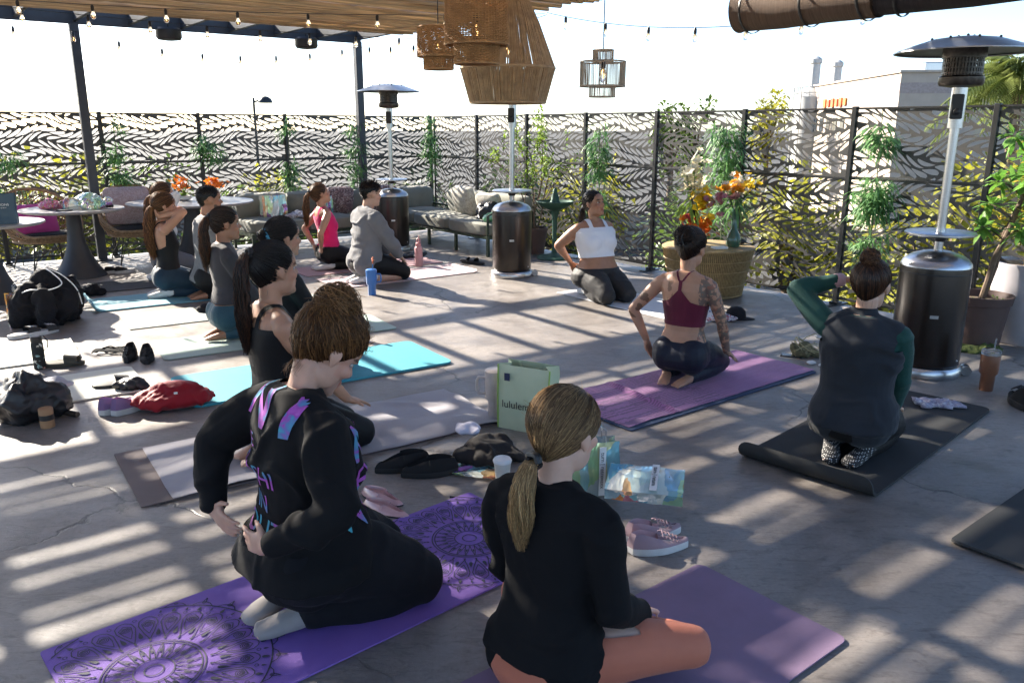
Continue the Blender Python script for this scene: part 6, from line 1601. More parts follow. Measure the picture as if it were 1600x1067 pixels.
# cap, patterned scarf and rolled white socks near the wicker table
e = empty('baseball_cap', P3(1150,497), R(-10), 'black baseball cap on the floor in front of the wicker table', 'cap')
mb = MB(); mb.lathe([(.085,.0),(.086,.03),(.078,.07),(.05,.098),(.012,.108),(.0,.109)], 28, cap=False); mb.build('crown', M_BLKCLOTH, e)
mb = MB(); mb.grid(lambda u, v: Vector((.06*math.cos(math.pi*(u-.5))+.085*v*math.cos(math.pi*(u-.5))**.6+.02, .084*math.sin(math.pi*(u-.5)), .012-.012*v+.012*(2*u-1)**2*0)), 17, 5); mb.build('brim', M_BLKCLOTH, e)
heap('patterned_scarf', P3(1128,500), (.17,.09,.05), patterned('red white scarf', (.5,.48,.5), [(.45,.06,.05),(.05,.05,.12),(.55,.55,.58),(.3,.1,.1)], 55), 'red white and navy patterned scarf on the floor behind the tattooed woman', 'scarf', 19, R(10), .01, 6, voxel=.009)
lathe_thing('travel_mug', P3(1113,488), 'white travel mug with black lettering standing by the patterned scarf', 'mug', [('body', [(.032,0),(.036,.004),(.042,.11)], patterned('white mug print', (.62,.62,.66), [(.06,.06,.2),(.65,.65,.68),(.7,.7,.7)], 40, thr=.58)), ('lid', [(.043,.108),(.044,.125),(.03,.132)], mat('mauve lid', (.3,.2,.25), None, .5))])
mb = MB(); mb.tube([(0,0,.006),(.11,.03,.006)], [.005,.004], 8); o = mb.build('pen', M_BLK); o.location = P3(704,778); o.rotation_euler = (0,0,R(-25)); tag(o, 'black pen lying at the far corner of the purple mat', 'pen')
# ---- bags: gift bags, totes, iridescent bags
def text_mesh(body, size, m, parent, M_, name='lettering', ex=.0004, align='CENTER'):
    cu = bpy.data.curves.new('t', 'FONT'); cu.body = body; cu.size = size; cu.align_x = align; cu.align_y = 'CENTER'; cu.extrude = ex
    ob = bpy.data.objects.new('t', cu); COL.objects.link(ob); dg = bpy.context.evaluated_depsgraph_get(); me = bpy.data.meshes.new_from_object(ob.evaluated_get(dg)); bpy.data.objects.remove(ob); me.materials.clear()
    me.transform(M_); me.name = name; return link(name, me, m, parent)
def bag(name, loc, rz, w_, d_, h_, m, label, cat, cord=None, puff=.02, open_=True, seed=0, taper=1.0, group=None, tissue=None):
    """standing bag with gussets: front at -y"""
    e = empty(name, loc, rz, label, cat, group); mb = MB(); n = 10; rings = []
    for k in range(n+1):
        q = k/n; z = .002+h_*q; W_ = w_/2*(1+(taper-1)*q); D_ = d_/2*(1-.25*q); b = puff*math.sin(math.pi*q); r = []
        for (x0,y0,x1,y1) in ((-1,-1,1,-1),(1,-1,1,1),(1,1,-1,1),(-1,1,-1,-1)):
            for t in range(8):
                x = x0+(x1-x0)*t/8; y = y0+(y1-y0)*t/8
                g = 1-.35*q*(1-abs(y))*(abs(x) > .99)
                r.append(Vector((x*W_*g + .006*noise.noise(Vector((x*3+seed,y*3,q*4))), y*(D_+b*(1-x*x)) + .008*noise.noise(Vector((x*3,y*3+seed,q*4))), z + .006*noise.noise(Vector((x*2,y*2,seed)))*q)))
        rings.append(r)
    mb.loft(rings, cap=False); mb.add(rings[0], [tuple(range(len(rings[0])-1,-1,-1))]); o = mb.build('bag_body', m, e)
    if cord is not None:
        for s in (-1, 1):
            mb = MB(); mb.tube([(-.22*w_, s*d_*.36, h_*.97), (-.20*w_, s*d_*.38, h_+.06), (-.08*w_, s*d_*.38, h_+.085), (.08*w_, s*d_*.38, h_+.085), (.20*w_, s*d_*.38, h_+.06), (.22*w_, s*d_*.36, h_*.97)], .0035, 6); mb.build('handle', cord, e)
    return e
FRONT = lambda x, y, z: Matrix.Translation((x,y,z)) @ Matrix.Rotation(R(90), 4, 'X')
M_GIFT = mat('slate blue gift paper', (.035,.075,.11), (.028,.06,.09), .5); M_GIFTS = patterned('photo printed paper', (.06,.06,.045), [(.25,.14,.06),(.12,.16,.08),(.03,.04,.05)], 12)
for i, (px, lb) in enumerate(((-4.62,'dark blue paper gift bag with white lettering, nearer one on the left table'),(-4.80,'dark blue paper gift bag, second one behind on the left table'))):
    g = bag('gift_bag', (px, 7.42+.06*i, .746), R(20), .21, .10, .27, M_GIFT, lb, 'gift bag', M_BLK, .004, seed=i, group='gift bags')
    text_mesh('SESSIONS', .030, M_WHITE, g, FRONT(0,-.056,.175)); text_mesh('ON THE SPOT', .013, M_WHITE, g, FRONT(0,-.056,.148))
    mb = MB(); mb.box((-.1075,0,.13),(.003,.085,.23)); mb.build('side_print', M_GIFTS, g)
# green tote
gt = bag('tote_bag', P3(826,668), R(-28), .30, .15, .36, mat('pale green coated tote', (.54,.60,.42), (.47,.54,.37), .4, nscale=6), 'pale green shopping tote bag in the middle of the floor', 'tote bag', None, .012, seed=3, taper=1.04)
text_mesh('lululemon', .058, M_BLK, gt, FRONT(.0,-.093,.15)); mb = MB(); mb.box((-.09,-.079,.30),(.032,.002,.042)); mb.build('label_patch', mat('navy patch', (.02,.03,.09), None, .5), gt)
mb = MB()
for x in (-.148,.148): mb.tube([(x,-.075,.004),(x*1.02,-.072,.18),(x*1.045,-.058,.36)], .005, 6)
mb.build('piping', mat('lime piping', (.35,.52,.12), None, .5), gt)
for s in (-1,1):
    mb = MB(); mb.tube([(-.08, s*.052, .355), (-.075, s*.05, .33), (-.05, s*.045, .30), (.05, s*.045, .30), (.075, s*.05, .33), (.08, s*.052, .355)], [(.012,.002)]*6, 6); mb.build('strap', mat('pale strap', (.5,.58,.38), None, .6), gt)
# iridescent bags
def irib(loc, rz, w_, d_, h_, label, seed, alpha=.8, warm=0, text=None, lie=False, h_cord=True):
    e = bag('iridescent_bag', loc, rz, w_, d_, h_, iri('iridescent film %d' % seed, seed, alpha, warm), label, 'gift bag', M_CLEAR if h_cord else None, .01, seed=seed, group='iridescent plastic bags')
    mb = MB(); mb.ell((0,0,h_*.35),(w_*.36,d_*.32,h_*.33)); mb.build('contents', iri('warm contents %d' % seed, seed+2, 1.0, 1), e)
    if text:
        mb = MB(); mb.box((.12*w_,-d_*.5-.014,h_*.5),(.030,.0015,h_*.92)); st = mb.build('paper_band', M_WHITE, e)
        text_mesh(text, .026, M_BLK, e, Matrix.Translation((.12*w_,-d_*.5-.0162,h_*.52)) @ Matrix.Rotation(R(90),4,'X') @ Matrix.Rotation(R(-90),4,'Z'), 'band_lettering')
    return e
irib(P3(926,768), R(10), .22, .10, .25, 'iridescent plastic bag standing right of the blond ponytail, white lettered band', 1, .75, 0, 'turn | retrovaxx')
e = irib(P3(1000,835)+V(.0,.02,.075), R(-18), .32, .05, .20, 'iridescent plastic bag lying over the mauve sneakers', 2, .85, 0, 'turn | return', h_cord=False); e.rotation_euler = (R(-78), 0, R(-14)); e.location = P3(1002,812)+V(0,-.03,.115)
irib(P3(40,510), R(40), .22, .10, .28, 'iridescent bag with orange and green contents leaning on the backpack', 3, .8, 1, 'turn | return')
c = sofa_at(2.72,.45,.42); irib(c, math.pi+AX, .34, .14, .30, 'large clear iridescent bag on the sofa behind the bearded man', 4, .7)
c = sofa_at(2.0,.50,.42); irib(c, math.pi+AX+.3, .22, .10, .26, 'green tinted iridescent bag on the sofa behind the pink tank top woman', 5, .75)
heap('clothes_pile', sofa_at(2.45,.62,.42), (.22,.12,.09), patterned('pale print cloth', (.5,.5,.54), [(.15,.13,.15),(.5,.5,.52),(.3,.28,.3)], 25, thr=.55), 'pale printed clothes piled on the sofa seat', 'clothes', 21, 0, .012, 6)
heap('black_jacket', sofa_at(.45,2.35,.42), (.22,.17,.26), M_BLKNY, 'shiny black jacket dropped at the end of the side sofa', 'jacket', 22, 0, .02, 7)
heap('green_bag', sofa_at(.62,2.58,.42), (.13,.10,.13), mat('green plastic film', (.03,.35,.12), (.3,.5,.35), .2), 'bright green plastic bag on the sofa behind the middle heater', 'bag', 23, 0, .012, 5)
mb = MB(); mb.grid(lambda u, v: Vector((.26*(u-.5), .15*(v-.5), .012+.01*noise.noise(Vector((u*4,v*4,3))))), 14, 9); o = mb.build('iridescent_film', iri('iridescent film 7', 7, .9)); o.location = P3(740,738); o.rotation_euler = (0,0,-.3); tag(o, 'flat iridescent film sheet under the dark jacket', 'film')
# things on the flower table
heap('plastic_wrap', (-4.60,8.88,.746), (.24,.15,.14), iri('iridescent wrap', 9, .7), 'crumpled iridescent plastic wrap on the flower laden table', 'plastic wrap', 24, .2, .02, 8)
heap('pink_bouquet', (-4.95,8.80,.746), (.14,.10,.11), patterned('pink bouquet', (.5,.2,.3), [(.6,.1,.25),(.1,.2,.05),(.7,.6,.6),(.45,.15,.05)], 40), 'wrapped pink bouquet lying on the flower laden table', 'bouquet', 25, .2, .015, 7)
mb = MB(); mb.box((0,0,.005),(.15,.075,.009), bev=.003); o = mb.build('phone', M_BLK); o.location = (-4.72,8.62,.747); o.rotation_euler = (0,0,.3); tag(o, 'phone lying at the front of the flower laden table', 'phone')
heap('sunglasses_case', (-4.42,8.95,.746), (.07,.05,.06), M_BLKNY, 'black pouch at the right rim of the flower laden table', 'pouch', 26, .2, .008, 4)

# ================================================================ BIRDBATH, WICKER TABLE, PLANTERS
M_BATH = mat('verdigris green metal', (.035,.10,.072), (.022,.065,.048), .55, .2, nscale=14, bump=.25)
e = empty('birdbath', (.54,10.25,0), 0, 'dark green pedestal birdbath by the side fence', 'birdbath')
mb = MB(); mb.lathe([(.22,0),(.225,.01),(.20,.03),(.10,.05),(.05,.07)], 32); mb.build('base', M_BATH, e)
mb = MB(); mb.lathe([(.045,.06),(.032,.10),(.028,.30),(.032,.50),(.05,.58),(.07,.62)], 20); mb.build('column', M_BATH, e)
mb = MB(); mb.lathe([(.05,.60),(.12,.63),(.21,.68),(.235,.715),(.225,.72),(.20,.70),(.12,.66),(.0,.65)], 36, cap=False); mb.build('bowl', M_BATH, e)
mb = MB(); mb.lathe([(.07,.655),(.07,.70),(.05,.73),(.045,.78),(.03,.82),(.025,.86),(.012,.88)], 20); mb.build('finial', M_BATH, e)
mb = MB(); mb.lathe([(0,.69),(.19,.695)], 28, cap=False); mb.build('water', mat('still water', (.05,.07,.06), None, .05), e)
M_WTAB = mat('honey wicker', (.36,.255,.115), (.23,.155,.07), .6, nscale=30, bump=.2)
e = empty('wicker_table', (1.95,8.02,0), 0, 'tapered honey coloured wicker drum table carrying flower vases', 'table')
mb = MB(); rn = random.Random(9)
for k in range(150):
    a = 2*math.pi*k/150; mb.tube([(.35*math.cos(a),.35*math.sin(a),.01),(.385*math.cos(a),.385*math.sin(a),.20),(.44*math.cos(a),.44*math.sin(a),.455)], .0065, 4)
for z, r in ((.12,.372),(.26,.402),(.36,.424)): mb.tube([((r+.004)*math.cos(2*math.pi*k/60),(r+.004)*math.sin(2*math.pi*k/60),z) for k in range(61)], .005, 4, cap=False)
mb.build('wicker_wall', M_WTAB, e)
mb = MB(); mb.lathe([(.34,.02),(.43,.45)], 40, cap=False); mb.build('inner_drum', mat('dark wicker lining', (.10,.065,.03), None, .9), e)
mb = MB(); mb.lathe([(.0,.452),(.44,.452),(.452,.462),(.452,.472),(.44,.478),(0,.478)], 48, cap=False); mb.build('table_top', M_WTAB, e)
mb = MB(); mb.tube([(.35*math.cos(2*math.pi*k/48),.35*math.sin(2*math.pi*k/48),.012) for k in range(49)], .012, 6, cap=False); mb.build('base_ring', M_WTAB, e)
M_POT = mat('brown plastic pot', (.085,.05,.043), (.07,.04,.035), .6, nscale=10)
M_SOIL = mat('potting soil', (.12,.085,.05), (.05,.035,.02), .95, nscale=40, bump=.8, bscale=60)
# ---- leaves
def leaf(mb, base, d, up, L_, W_, droop=.25, fold=.12, n=5):
    d = Vector(d).normalized(); side = d.cross(Vector(up)); side = side.normalized() if side.length > 1e-4 else d.orthogonal().normalized(); nrm = side.cross(d)
    vs = []; 
    for i in range(n+1):
        t = i/n; w_ = W_*.5*math.sin(math.pi*(t*.92+.06))**.85; c = Vector(base)+d*(L_*t)-Vector((0,0,1))*(droop*L_*t*t)
        vs += [c-side*w_+nrm*(fold*w_), c, c+side*w_+nrm*(fold*w_)]
    fs = []
    for i in range(n):
        a = i*3; fs += [(a,a+1,a+4,a+3),(a+1,a+2,a+5,a+4)]
    mb.add(vs, fs)
M_BAMLEAF = leafmat('bamboo leaf green', (.17,.34,.11), (.09,.22,.08), .35); M_LIMELEAF = leafmat('lime leaf', (.30,.42,.07), (.16,.28,.05), .45); M_STEM = mat('green stem', (.06,.10,.04), (.04,.07,.03), .6); M_BARK = mat('grey brown bark', (.16,.11,.075), (.09,.06,.04), .85, nscale=20, bump=.6)
def bamboo_plant(base, zs, label, seed, size=1.0, top=1.6):
    rn = random.Random(seed); e = empty('bamboo_plant', base, 0, label, 'plant', 'bamboo plants along the fence')
    mb = MB(); mb.tube([(0,0,0),(.01,0,top*.5),(-.01,.005,top)], [.007,.006,.004], 6); mb.build('stem', M_STEM, e)
    mb = MB()
    for z, n, r in zs:
        for k in range(n):
            a = rn.uniform(0,6.28); o = Vector((math.cos(a), math.sin(a), 0)); br = rn.uniform(.03, r); st = Vector((0,0,z+rn.uniform(-.10,.10)*size)); tip = st+o*br+Vector((0,0,rn.uniform(-.02,.10)))
            mb.tube([st, tip], .0015, 3)
            for q in range(rn.randint(5,8)):
                d = (o*rn.uniform(.4,1)+Vector((rn.gauss(0,.5),rn.gauss(0,.5),rn.uniform(-.5,.5)))).normalized(); leaf(mb, st.lerp(tip, rn.uniform(.5,1)), d, (0,0,1), rn.uniform(.07,.14)*size, rn.uniform(.012,.019)*size, rn.uniform(.3,.9), n=4)
    mb.build('leaves', M_BAMLEAF, e); return e
def fb(a, off=.10): p = CORNER - E1*a + E2*off; return Vector((p.x, p.y, 0))
def fs_(s, off=.12): p = CORNER + E2*s - E1*off; return Vector((p.x, p.y, 0))
bamboo_plant(fb(4.62), [(1.55,8,.10),(1.25,26,.18),(.95,34,.20)], 'bamboo plant on the fence just right of the left pergola post', 1, top=1.65)
bamboo_plant(fb(3.52), [(1.35,34,.26),(1.2,30,.24)], 'bamboo plant above the orange flowers', 2, top=1.5)
bamboo_plant(fb(2.38), [(1.55,18,.14),(1.0,26,.16),(.8,18,.14)], 'bamboo plant on the fence behind the sofa, right of the clear bags', 3, top=1.7)
bamboo_plant(fb(1.42,.22), [(1.55,12,.14),(1.3,22,.2),(.98,22,.2),(.75,10,.1)], 'bamboo plant beside the post nearest the corner', 4, top=1.65)
bamboo_plant(fb(.12,.2), [(1.65,12,.08),(1.45,20,.12),(1.2,34,.16),(.9,10,.1)], 'green bamboo plant filling the fence corner', 5, top=1.8)
bamboo_plant(fb(5.80), [(1.2,26,.22),(.75,14,.16)], 'bamboo plant at the far left edge of the fence', 6, top=1.3)
bamboo_plant(fs_(4.05), [(1.52,14,.12),(1.28,40,.24),(1.1,30,.2),(.72,34,.2)], 'bamboo plant behind the woman in the white top', 7, top=1.62)
bamboo_plant(fs_(5.92), [(1.50,40,.22),(1.28,46,.26),(1.08,30,.2),(.75,14,.18)], 'bamboo plant on the post behind the flower vases', 8, top=1.72)
bamboo_plant(fs_(7.55), [(1.62,8,.06),(1.45,36,.15),(1.02,54,.2),(.92,40,.24),(.55,26,.16)], 'bamboo plant on the fence left of the nearest heater', 9, top=1.75)
# ---- potted trees
def pot(e, prof, m, soilz, soilr):
    mb = MB(); mb.lathe(prof, 36, cap=False); mb.add([(prof[0][0]*math.cos(2*math.pi*k/36), prof[0][0]*math.sin(2*math.pi*k/36), prof[0][1]) for k in range(36)], [tuple(range(35,-1,-1))]); mb.build('pot', m, e)
    mb = MB(); mb.lathe([(soilr,soilz),(soilr*.5,soilz+.015),(0,soilz+.02)], 28, cap=False); mb.build('soil', M_SOIL, e)
def branchy(rn, start, d, L_, r, depth, segs, tips, spread=.6, up=.25):
    pts = [Vector(start)]; p = Vector(start); d = Vector(d).normalized()
    for k in range(4):
        d = (d+Vector((rn.gauss(0,.16),rn.gauss(0,.16),up*.2))).normalized(); p = p+d*(L_/4); pts.append(p)
    segs.append((pts, [r*(1-.5*k/4) for k in range(5)]))
    if depth == 0: tips.extend([(pts[2], d), (pts[3], d), (pts[4], d)]); return
    for k in range(rn.choice((2,3))):
        a = rn.uniform(0,6.28); o = d.orthogonal().normalized(); o = Matrix.Rotation(a,3,d)@o
        branchy(rn, pts[rn.choice((2,3,4))], d+o*spread, L_*rn.uniform(.55,.8), r*.55, depth-1, segs, tips, spread, up)
    tips.append((pts[-1], d))
# slender tree behind the middle heater
rn = random.Random(21); e = empty('potted_tree', (.30,10.72,0), 0, 'slender potted tree with yellow green leaves behind the middle heater', 'tree', 'potted trees')
pot(e, [(.13,0),(.155,.22),(.17,.30),(.18,.30),(.18,.34),(.165,.34),(.16,.29)], M_POT, .29, .16)
segs, tips = [], []
for k in range(4):
    a = k*1.6+.3; branchy(rn, (.03*math.cos(a),.03*math.sin(a),.3), (.22*math.cos(a),.22*math.sin(a),1), .75, .012, 2, segs, tips, .5, .5)
mb = MB()
for p, r in segs: mb.tube(p, r, 5)
mb.build('trunk', M_BARK, e); mb = MB()
for p, d in tips:
    for q in range(13):
        u = Vector((rn.gauss(0,1),rn.gauss(0,1),rn.gauss(0,.8))).normalized(); leaf(mb, p+u*rn.uniform(0,.05), u+d*.4, (0,0,1), rn.uniform(.04,.065), rn.uniform(.022,.032), .3, n=4)
mb.build('crown', leafmat('fresh yellow green leaf', (.26,.36,.05), (.12,.22,.04), .45), e)
# magnolia-like tree in the brown pot at the right
e = empty('potted_tree', (3.53,5.98,0), 0, 'potted tree with large glossy leaves and twisted trunk at the right edge', 'tree', 'potted trees')
pot(e, [(.155,0.02),(.165,.03),(.20,.33),(.21,.335),(.22,.40),(.208,.40),(.20,.345),(.19,.33)], M_POT, .345, .195)
mb = MB(); tr = [Vector(p) for p in ((0,0,.33),(.02,-.02,.5),(.06,.01,.66),(.10,-.01,.8),(.15,.0,.95),(.20,.01,1.12),(.24,.0,1.3),(.26,0,1.45))]
mb.tube(tr, [.024,.022,.022,.019,.018,.015,.012,.008], 9); mb.tube([Vector((.04,.05,.33)),Vector((.10,.04,.6)),Vector((.13,.05,.85)),Vector((.22,.06,1.1))], [.018,.016,.013,.009], 8)
for k in range(12):
    p = tr[3+k % 5]; a = k*2.2; mb.tube([p, p+Vector((.10*math.cos(a),.10*math.sin(a),.08)), p+Vector((.17*math.cos(a),.17*math.sin(a),.10))], [.007,.005,.003], 5)
mb.build('trunk', M_BARK, e); mb = MB(); rn = random.Random(31)
for k in range(12):
    p = tr[3+k % 5]+Vector((.17*math.cos(k*2.2), .17*math.sin(k*2.2), .10))
    for q in range(30):
        u = Vector((rn.gauss(0,1),rn.gauss(0,1),rn.gauss(.15,.7))).normalized(); leaf(mb, p+u*.02, u, (0,0,1), rn.uniform(.07,.13), rn.uniform(.035,.05), .25, n=5)
for k in range(26):
    u = Vector((rn.gauss(0,1),rn.gauss(0,1),rn.gauss(.4,.6))).normalized(); leaf(mb, tr[6]+Vector((0,0,rn.uniform(-.1,.12))), u, (0,0,1), rn.uniform(.12,.20), rn.uniform(.06,.09), .25, n=5)
mb.build('crown', leafmat('glossy leaf', (.20,.38,.06), (.09,.24,.04), .4), e)
mb = MB()
for k in range(26):
    p = tr[3+k % 5]+Vector((rn.uniform(-.16,.16), rn.uniform(-.16,.16), rn.uniform(0,.16)))
    for q in range(4): u = Vector((rn.gauss(0,1),rn.gauss(0,1),rn.gauss(.4,.5))).normalized(); leaf(mb, p, u, (0,0,1), .055, .022, .1, n=3)
mb.build('blossoms', leafmat('yellow blossom', (.62,.46,.05), (.5,.36,.04), .4), e)
mb = MB(); rn = random.Random(33)
for k in range(40): a = rn.uniform(0,6.28); r = rn.uniform(.0,.17); leaf(mb, (r*math.cos(a), r*math.sin(a), .355), (math.cos(a+1), math.sin(a+1), rn.uniform(.1,.7)), (0,0,1), rn.uniform(.03,.07), .02, .2, n=3)
mb.build('undergrowth', M_LIMELEAF, e)
heap('moss_clump', (3.50,5.83,0), (.19,.14,.05), mat('olive moss', (.10,.13,.03), (.05,.07,.015), .95, nscale=60, bump=.8), 'olive green moss around the foot of the brown pot', 'moss', 41, 0, .012, 9, voxel=.01)
e = empty('white_planter', (3.98,6.12,0), 0, 'tall white tapered planter behind the brown pot', 'planter'); pot(e, [(.20,0),(.21,.01),(.29,.60),(.29,.62),(.275,.62),(.268,.57)], mat('white fibreglass', (.46,.44,.47), (.42,.40,.43), .45), .565, .268)
mb = MB(); rn = random.Random(44)
for k in range(5): a = k*1.3; mb.tube([(.05*math.cos(a),.05*math.sin(a),.56),(.08*math.cos(a),.08*math.sin(a),.9),(.14*math.cos(a),.12*math.sin(a),1.3)], [.014,.012,.007], 6)
mb.build('trunk', mat('tan cane', (.42,.28,.13), None, .7), e); mb = MB()
for k in range(120): a = rn.uniform(0,6.28); p = Vector((rn.uniform(-.25,.3), rn.uniform(-.25,.25), rn.uniform(1.0,1.5))); leaf(mb, p, Vector((rn.gauss(0,1),rn.gauss(0,1),rn.gauss(0,.6))), (0,0,1), rn.uniform(.12,.2), rn.uniform(.04,.07), .3, n=4)
mb.build('foliage', MATS['glossy leaf'], e)
# ---- flowers
def blossom_mesh(n, L_, W_, cup, name):
    mb = MB()
    for k in range(n): a = 2*math.pi*k/n; leaf(mb, (0,0,0), (math.cos(a), math.sin(a), cup), (0,0,1), L_, W_, .15, .2, n=3)
    return mb.mesh(name)
BL = {}
def blossoms(e, pts, m, key, n=6, L_=.03, W_=.02, cup=.6, seed=0):
    L_, W_ = L_*1.35, W_*1.45
    rn = random.Random(seed); me = blossom_mesh(n, L_, W_, cup, 'blossom'); me.materials.append(m)
    for p in pts:
        o = link('blossom', me, None, e, p); o.rotation_euler = (rn.uniform(-.9,.9), rn.uniform(-.9,.9), rn.uniform(0,6)); s = rn.uniform(.8,1.25); o.scale = (s,s,s)
def petal(name, c, c2=None): return leafmat(name, c, c2 or tuple(x*.75 for x in c), .4)
def cloud(c, r, n, seed): rn = random.Random(seed); return [Vector(c)+Vector((rn.gauss(0,r[0]),rn.gauss(0,r[1]),rn.gauss(0,r[2]))) for k in range(n)]
M_VASE = mat('green glass vase', (.055,.13,.085), (.04,.10,.065), .15, coat=.4)
e = empty('flower_vase', (2.17,7.93,.478), 0, 'slim green vase with pink rose and orange bouquet on the wicker table', 'flower vase', 'flower vases')
mb = MB(); mb.lathe([(.055,0),(.07,.02),(.075,.07),(.06,.12),(.032,.17),(.028,.30),(.034,.37)], 24); mb.build('vase', M_VASE, e)
mb = MB(); rn = random.Random(51)
for k in range(14): a = rn.uniform(0,6.28); mb.tube([(0,0,.3),(.06*math.cos(a),.06*math.sin(a),.45),(.15*math.cos(a),.13*math.sin(a),.55+rn.uniform(-.05,.1))], .003, 4)
mb.build('stem', M_STEM, e); mb = MB()
for k in range(90): u = Vector((rn.gauss(0,1),rn.gauss(0,1),rn.gauss(.3,.8))).normalized(); leaf(mb, Vector((0,0,.42))+u*rn.uniform(.02,.12), u, (0,0,1), rn.uniform(.08,.17), rn.uniform(.014,.03), .5, n=4)
mb.build('leaves', M_BAMLEAF, e)
blossoms(e, cloud((-.05,0,.56),(.08,.06,.05),16,1), petal('marigold orange', (.80,.36,.03)), 'a', 8, .045, .022, .5, 1); blossoms(e, cloud((-.14,-.05,.48),(.05,.04,.05),14,2), petal('rose pink', (.72,.30,.36)), 'b', 9, .035, .026, .9, 2)
blossoms(e, [(-.02,-.10,.47),(-.025,-.11,.475),(-.015,-.10,.465)], petal('pale pink rose', (.82,.45,.42)), 'c', 11, .045, .04, 1.1, 3); blossoms(e, cloud((.12,0,.60),(.05,.05,.05),12,4), petal('yellow bloom', (.80,.58,.04)), 'd', 7, .035, .018, .7, 4); blossoms(e, cloud((-.02,-.03,.57),(.1,.06,.06),26,5), petal('cream bloom', (.80,.74,.58)), 'e', 6, .028, .016, .6, 5)
e = empty('flower_vase', (1.80,8.06,.478), 0, 'tall bouquet of yellow and white orchids with orange flowers on the wicker table', 'flower vase', 'flower vases')
mb = MB(); mb.lathe([(.05,0),(.06,.03),(.055,.12),(.035,.20),(.03,.36),(.035,.38)], 20); mb.build('vase', mat('dark glass bottle', (.012,.022,.014), None, .1), e); mb = MB(); rn = random.Random(61)
for k in range(10): a = rn.uniform(0,6.28); mb.tube([(0,0,.3),(.05*math.cos(a),.05*math.sin(a),.5),(.12*math.cos(a),.10*math.sin(a),.75)], .003, 4)
mb.build('stem', M_STEM, e); mb = MB()
for k in range(120): u = Vector((rn.gauss(-.3,1),rn.gauss(0,1),rn.gauss(.1,.9))).normalized(); leaf(mb, Vector((-.03,0,.50))+Vector((u.x*.14,u.y*.1,u.z*.22)), u, (0,0,1), rn.uniform(.08,.15), rn.uniform(.016,.03), .4, n=4)
mb.build('leaves', M_LIMELEAF, e)
blossoms(e, cloud((.0,-.03,.64),(.075,.06,.09),46,6), petal('cream orchid', (.92,.84,.62)), 'f', 6, .042, .022, .5, 6); blossoms(e, cloud((.06,-.06,.42),(.05,.05,.09),44,7), petal('yellow orchid', (.95,.66,.03)), 'g', 5, .034, .028, .4, 7)
blossoms(e, cloud((.04,-.10,.17),(.07,.05,.06),34,8), petal('orange blossom', (.82,.22,.02)), 'h', 5, .034, .022, .5, 8); blossoms(e, cloud((-.06,-.08,.25),(.03,.03,.03),8,9), petal('red coral bloom', (.70,.08,.06)), 'i', 6, .03, .02, .6, 9)
for i, (x, y, lb) in enumerate(((-3.98,9.95,'left pot of orange orchids on the large table'),(-3.66,10.05,'right pot of orange orchids on the large table'))):
    e = empty('orchid_pot', (x,y,.746), i, lb, 'flower pot', 'orange orchid pots'); mb = MB(); mb.lathe([(.05,0),(.085,.015),(.10,.05),(.095,.055)], 24); mb.build('dish', M_WHITE, e); mb = MB(); rn = random.Random(71+i)
    for k in range(6): a = rn.uniform(0,6.28); mb.tube([(0,0,.03),(.03*math.cos(a),.03*math.sin(a),.13),(.08*math.cos(a),.08*math.sin(a),.2)], .003, 4)
    mb.build('stem', M_STEM, e); mb = MB()
    for k in range(40): u = Vector((rn.gauss(0,1),rn.gauss(0,1),rn.gauss(.9,.5))).normalized(); leaf(mb, (0,0,.04), u, (0,0,1), rn.uniform(.10,.22), .02, .25, n=4)
    mb.build('leaves', M_LIMELEAF, e); blossoms(e, cloud((.01,0,.19),(.06,.05,.04),26,80+i), petal('orange blossom', (.82,.22,.02)) if 'orange blossom' in MATS else petal('orange blossom', (.82,.22,.02)), 'o', 5, .034, .018, .5, 90+i)
mb = MB(); mb.box((0,0,.01),(.14,.09,.02), bev=.003); o = mb.build('white_book', M_WHITE); o.location = (2.0,7.78,.48); o.rotation_euler = (0,0,.3); tag(o, 'small white box lying on the wicker table', 'box')
heap('black_pouch', (2.25,8.1,.478), (.11,.06,.07), M_BLKNY, 'black pouch behind the green vase on the wicker table', 'pouch', 46, 0, .008, 4)
# ================================================================ BEYOND THE FENCE
ZG = -4.2
def wall_building(name, c, rz, sx, sy, h, m, label):
    e = empty(name, (c[0],c[1],ZG), rz, label, 'building'); mb = MB(); mb.box((0,0,h/2),(sx,sy,h)); mb.build('wall', m, e); return e
M_STUCCO = mat('beige stucco', (.46,.385,.315), (.41,.345,.28), .9, nscale=2, bump=.2)
e = wall_building('warehouse', (28.9,52.6,0), R(-3), 15.4, 15, 8.75, M_STUCCO, 'beige flat roofed warehouse with a brown band beyond the fence')
mb = MB(); mb.box((0,0,7.95),(15.44,15.04,.55)); mb.build('painted_band', mat('taupe band', (.40,.33,.30), None, .9), e); mb = MB(); mb.box((0,0,8.80),(15.6,15.2,.12)); mb.build('coping', M_STUCCO, e)
for (x, y) in ((-5,-5),(-1,-4),(3,-6)): mb = MB(); mb.box((x,y,9.12),(1.3,1.0,.6), bev=.05); mb.build('roof_unit', M_STEEL, e)
for k in range(6): mb = MB(); mb.box((-7.76,.8+k*.8,7.5),(.10,.5,.55 if k % 2 else .42)); mb.build('sign_letter', mat('red sign', (.55,.05,.03), (.6,.2,.03), .6, nscale=1), e)
for k in range(5): mb = MB(); mb.box((-7.73,1.0+k*1.4,6.1),(.06,.7,.9)); mb.build('window', mat('dark window', (.04,.05,.06), None, .1), e)
M_SILO = mat('pale silo steel', (.52,.52,.50), (.42,.41,.39), .6, .3, nscale=1.5)
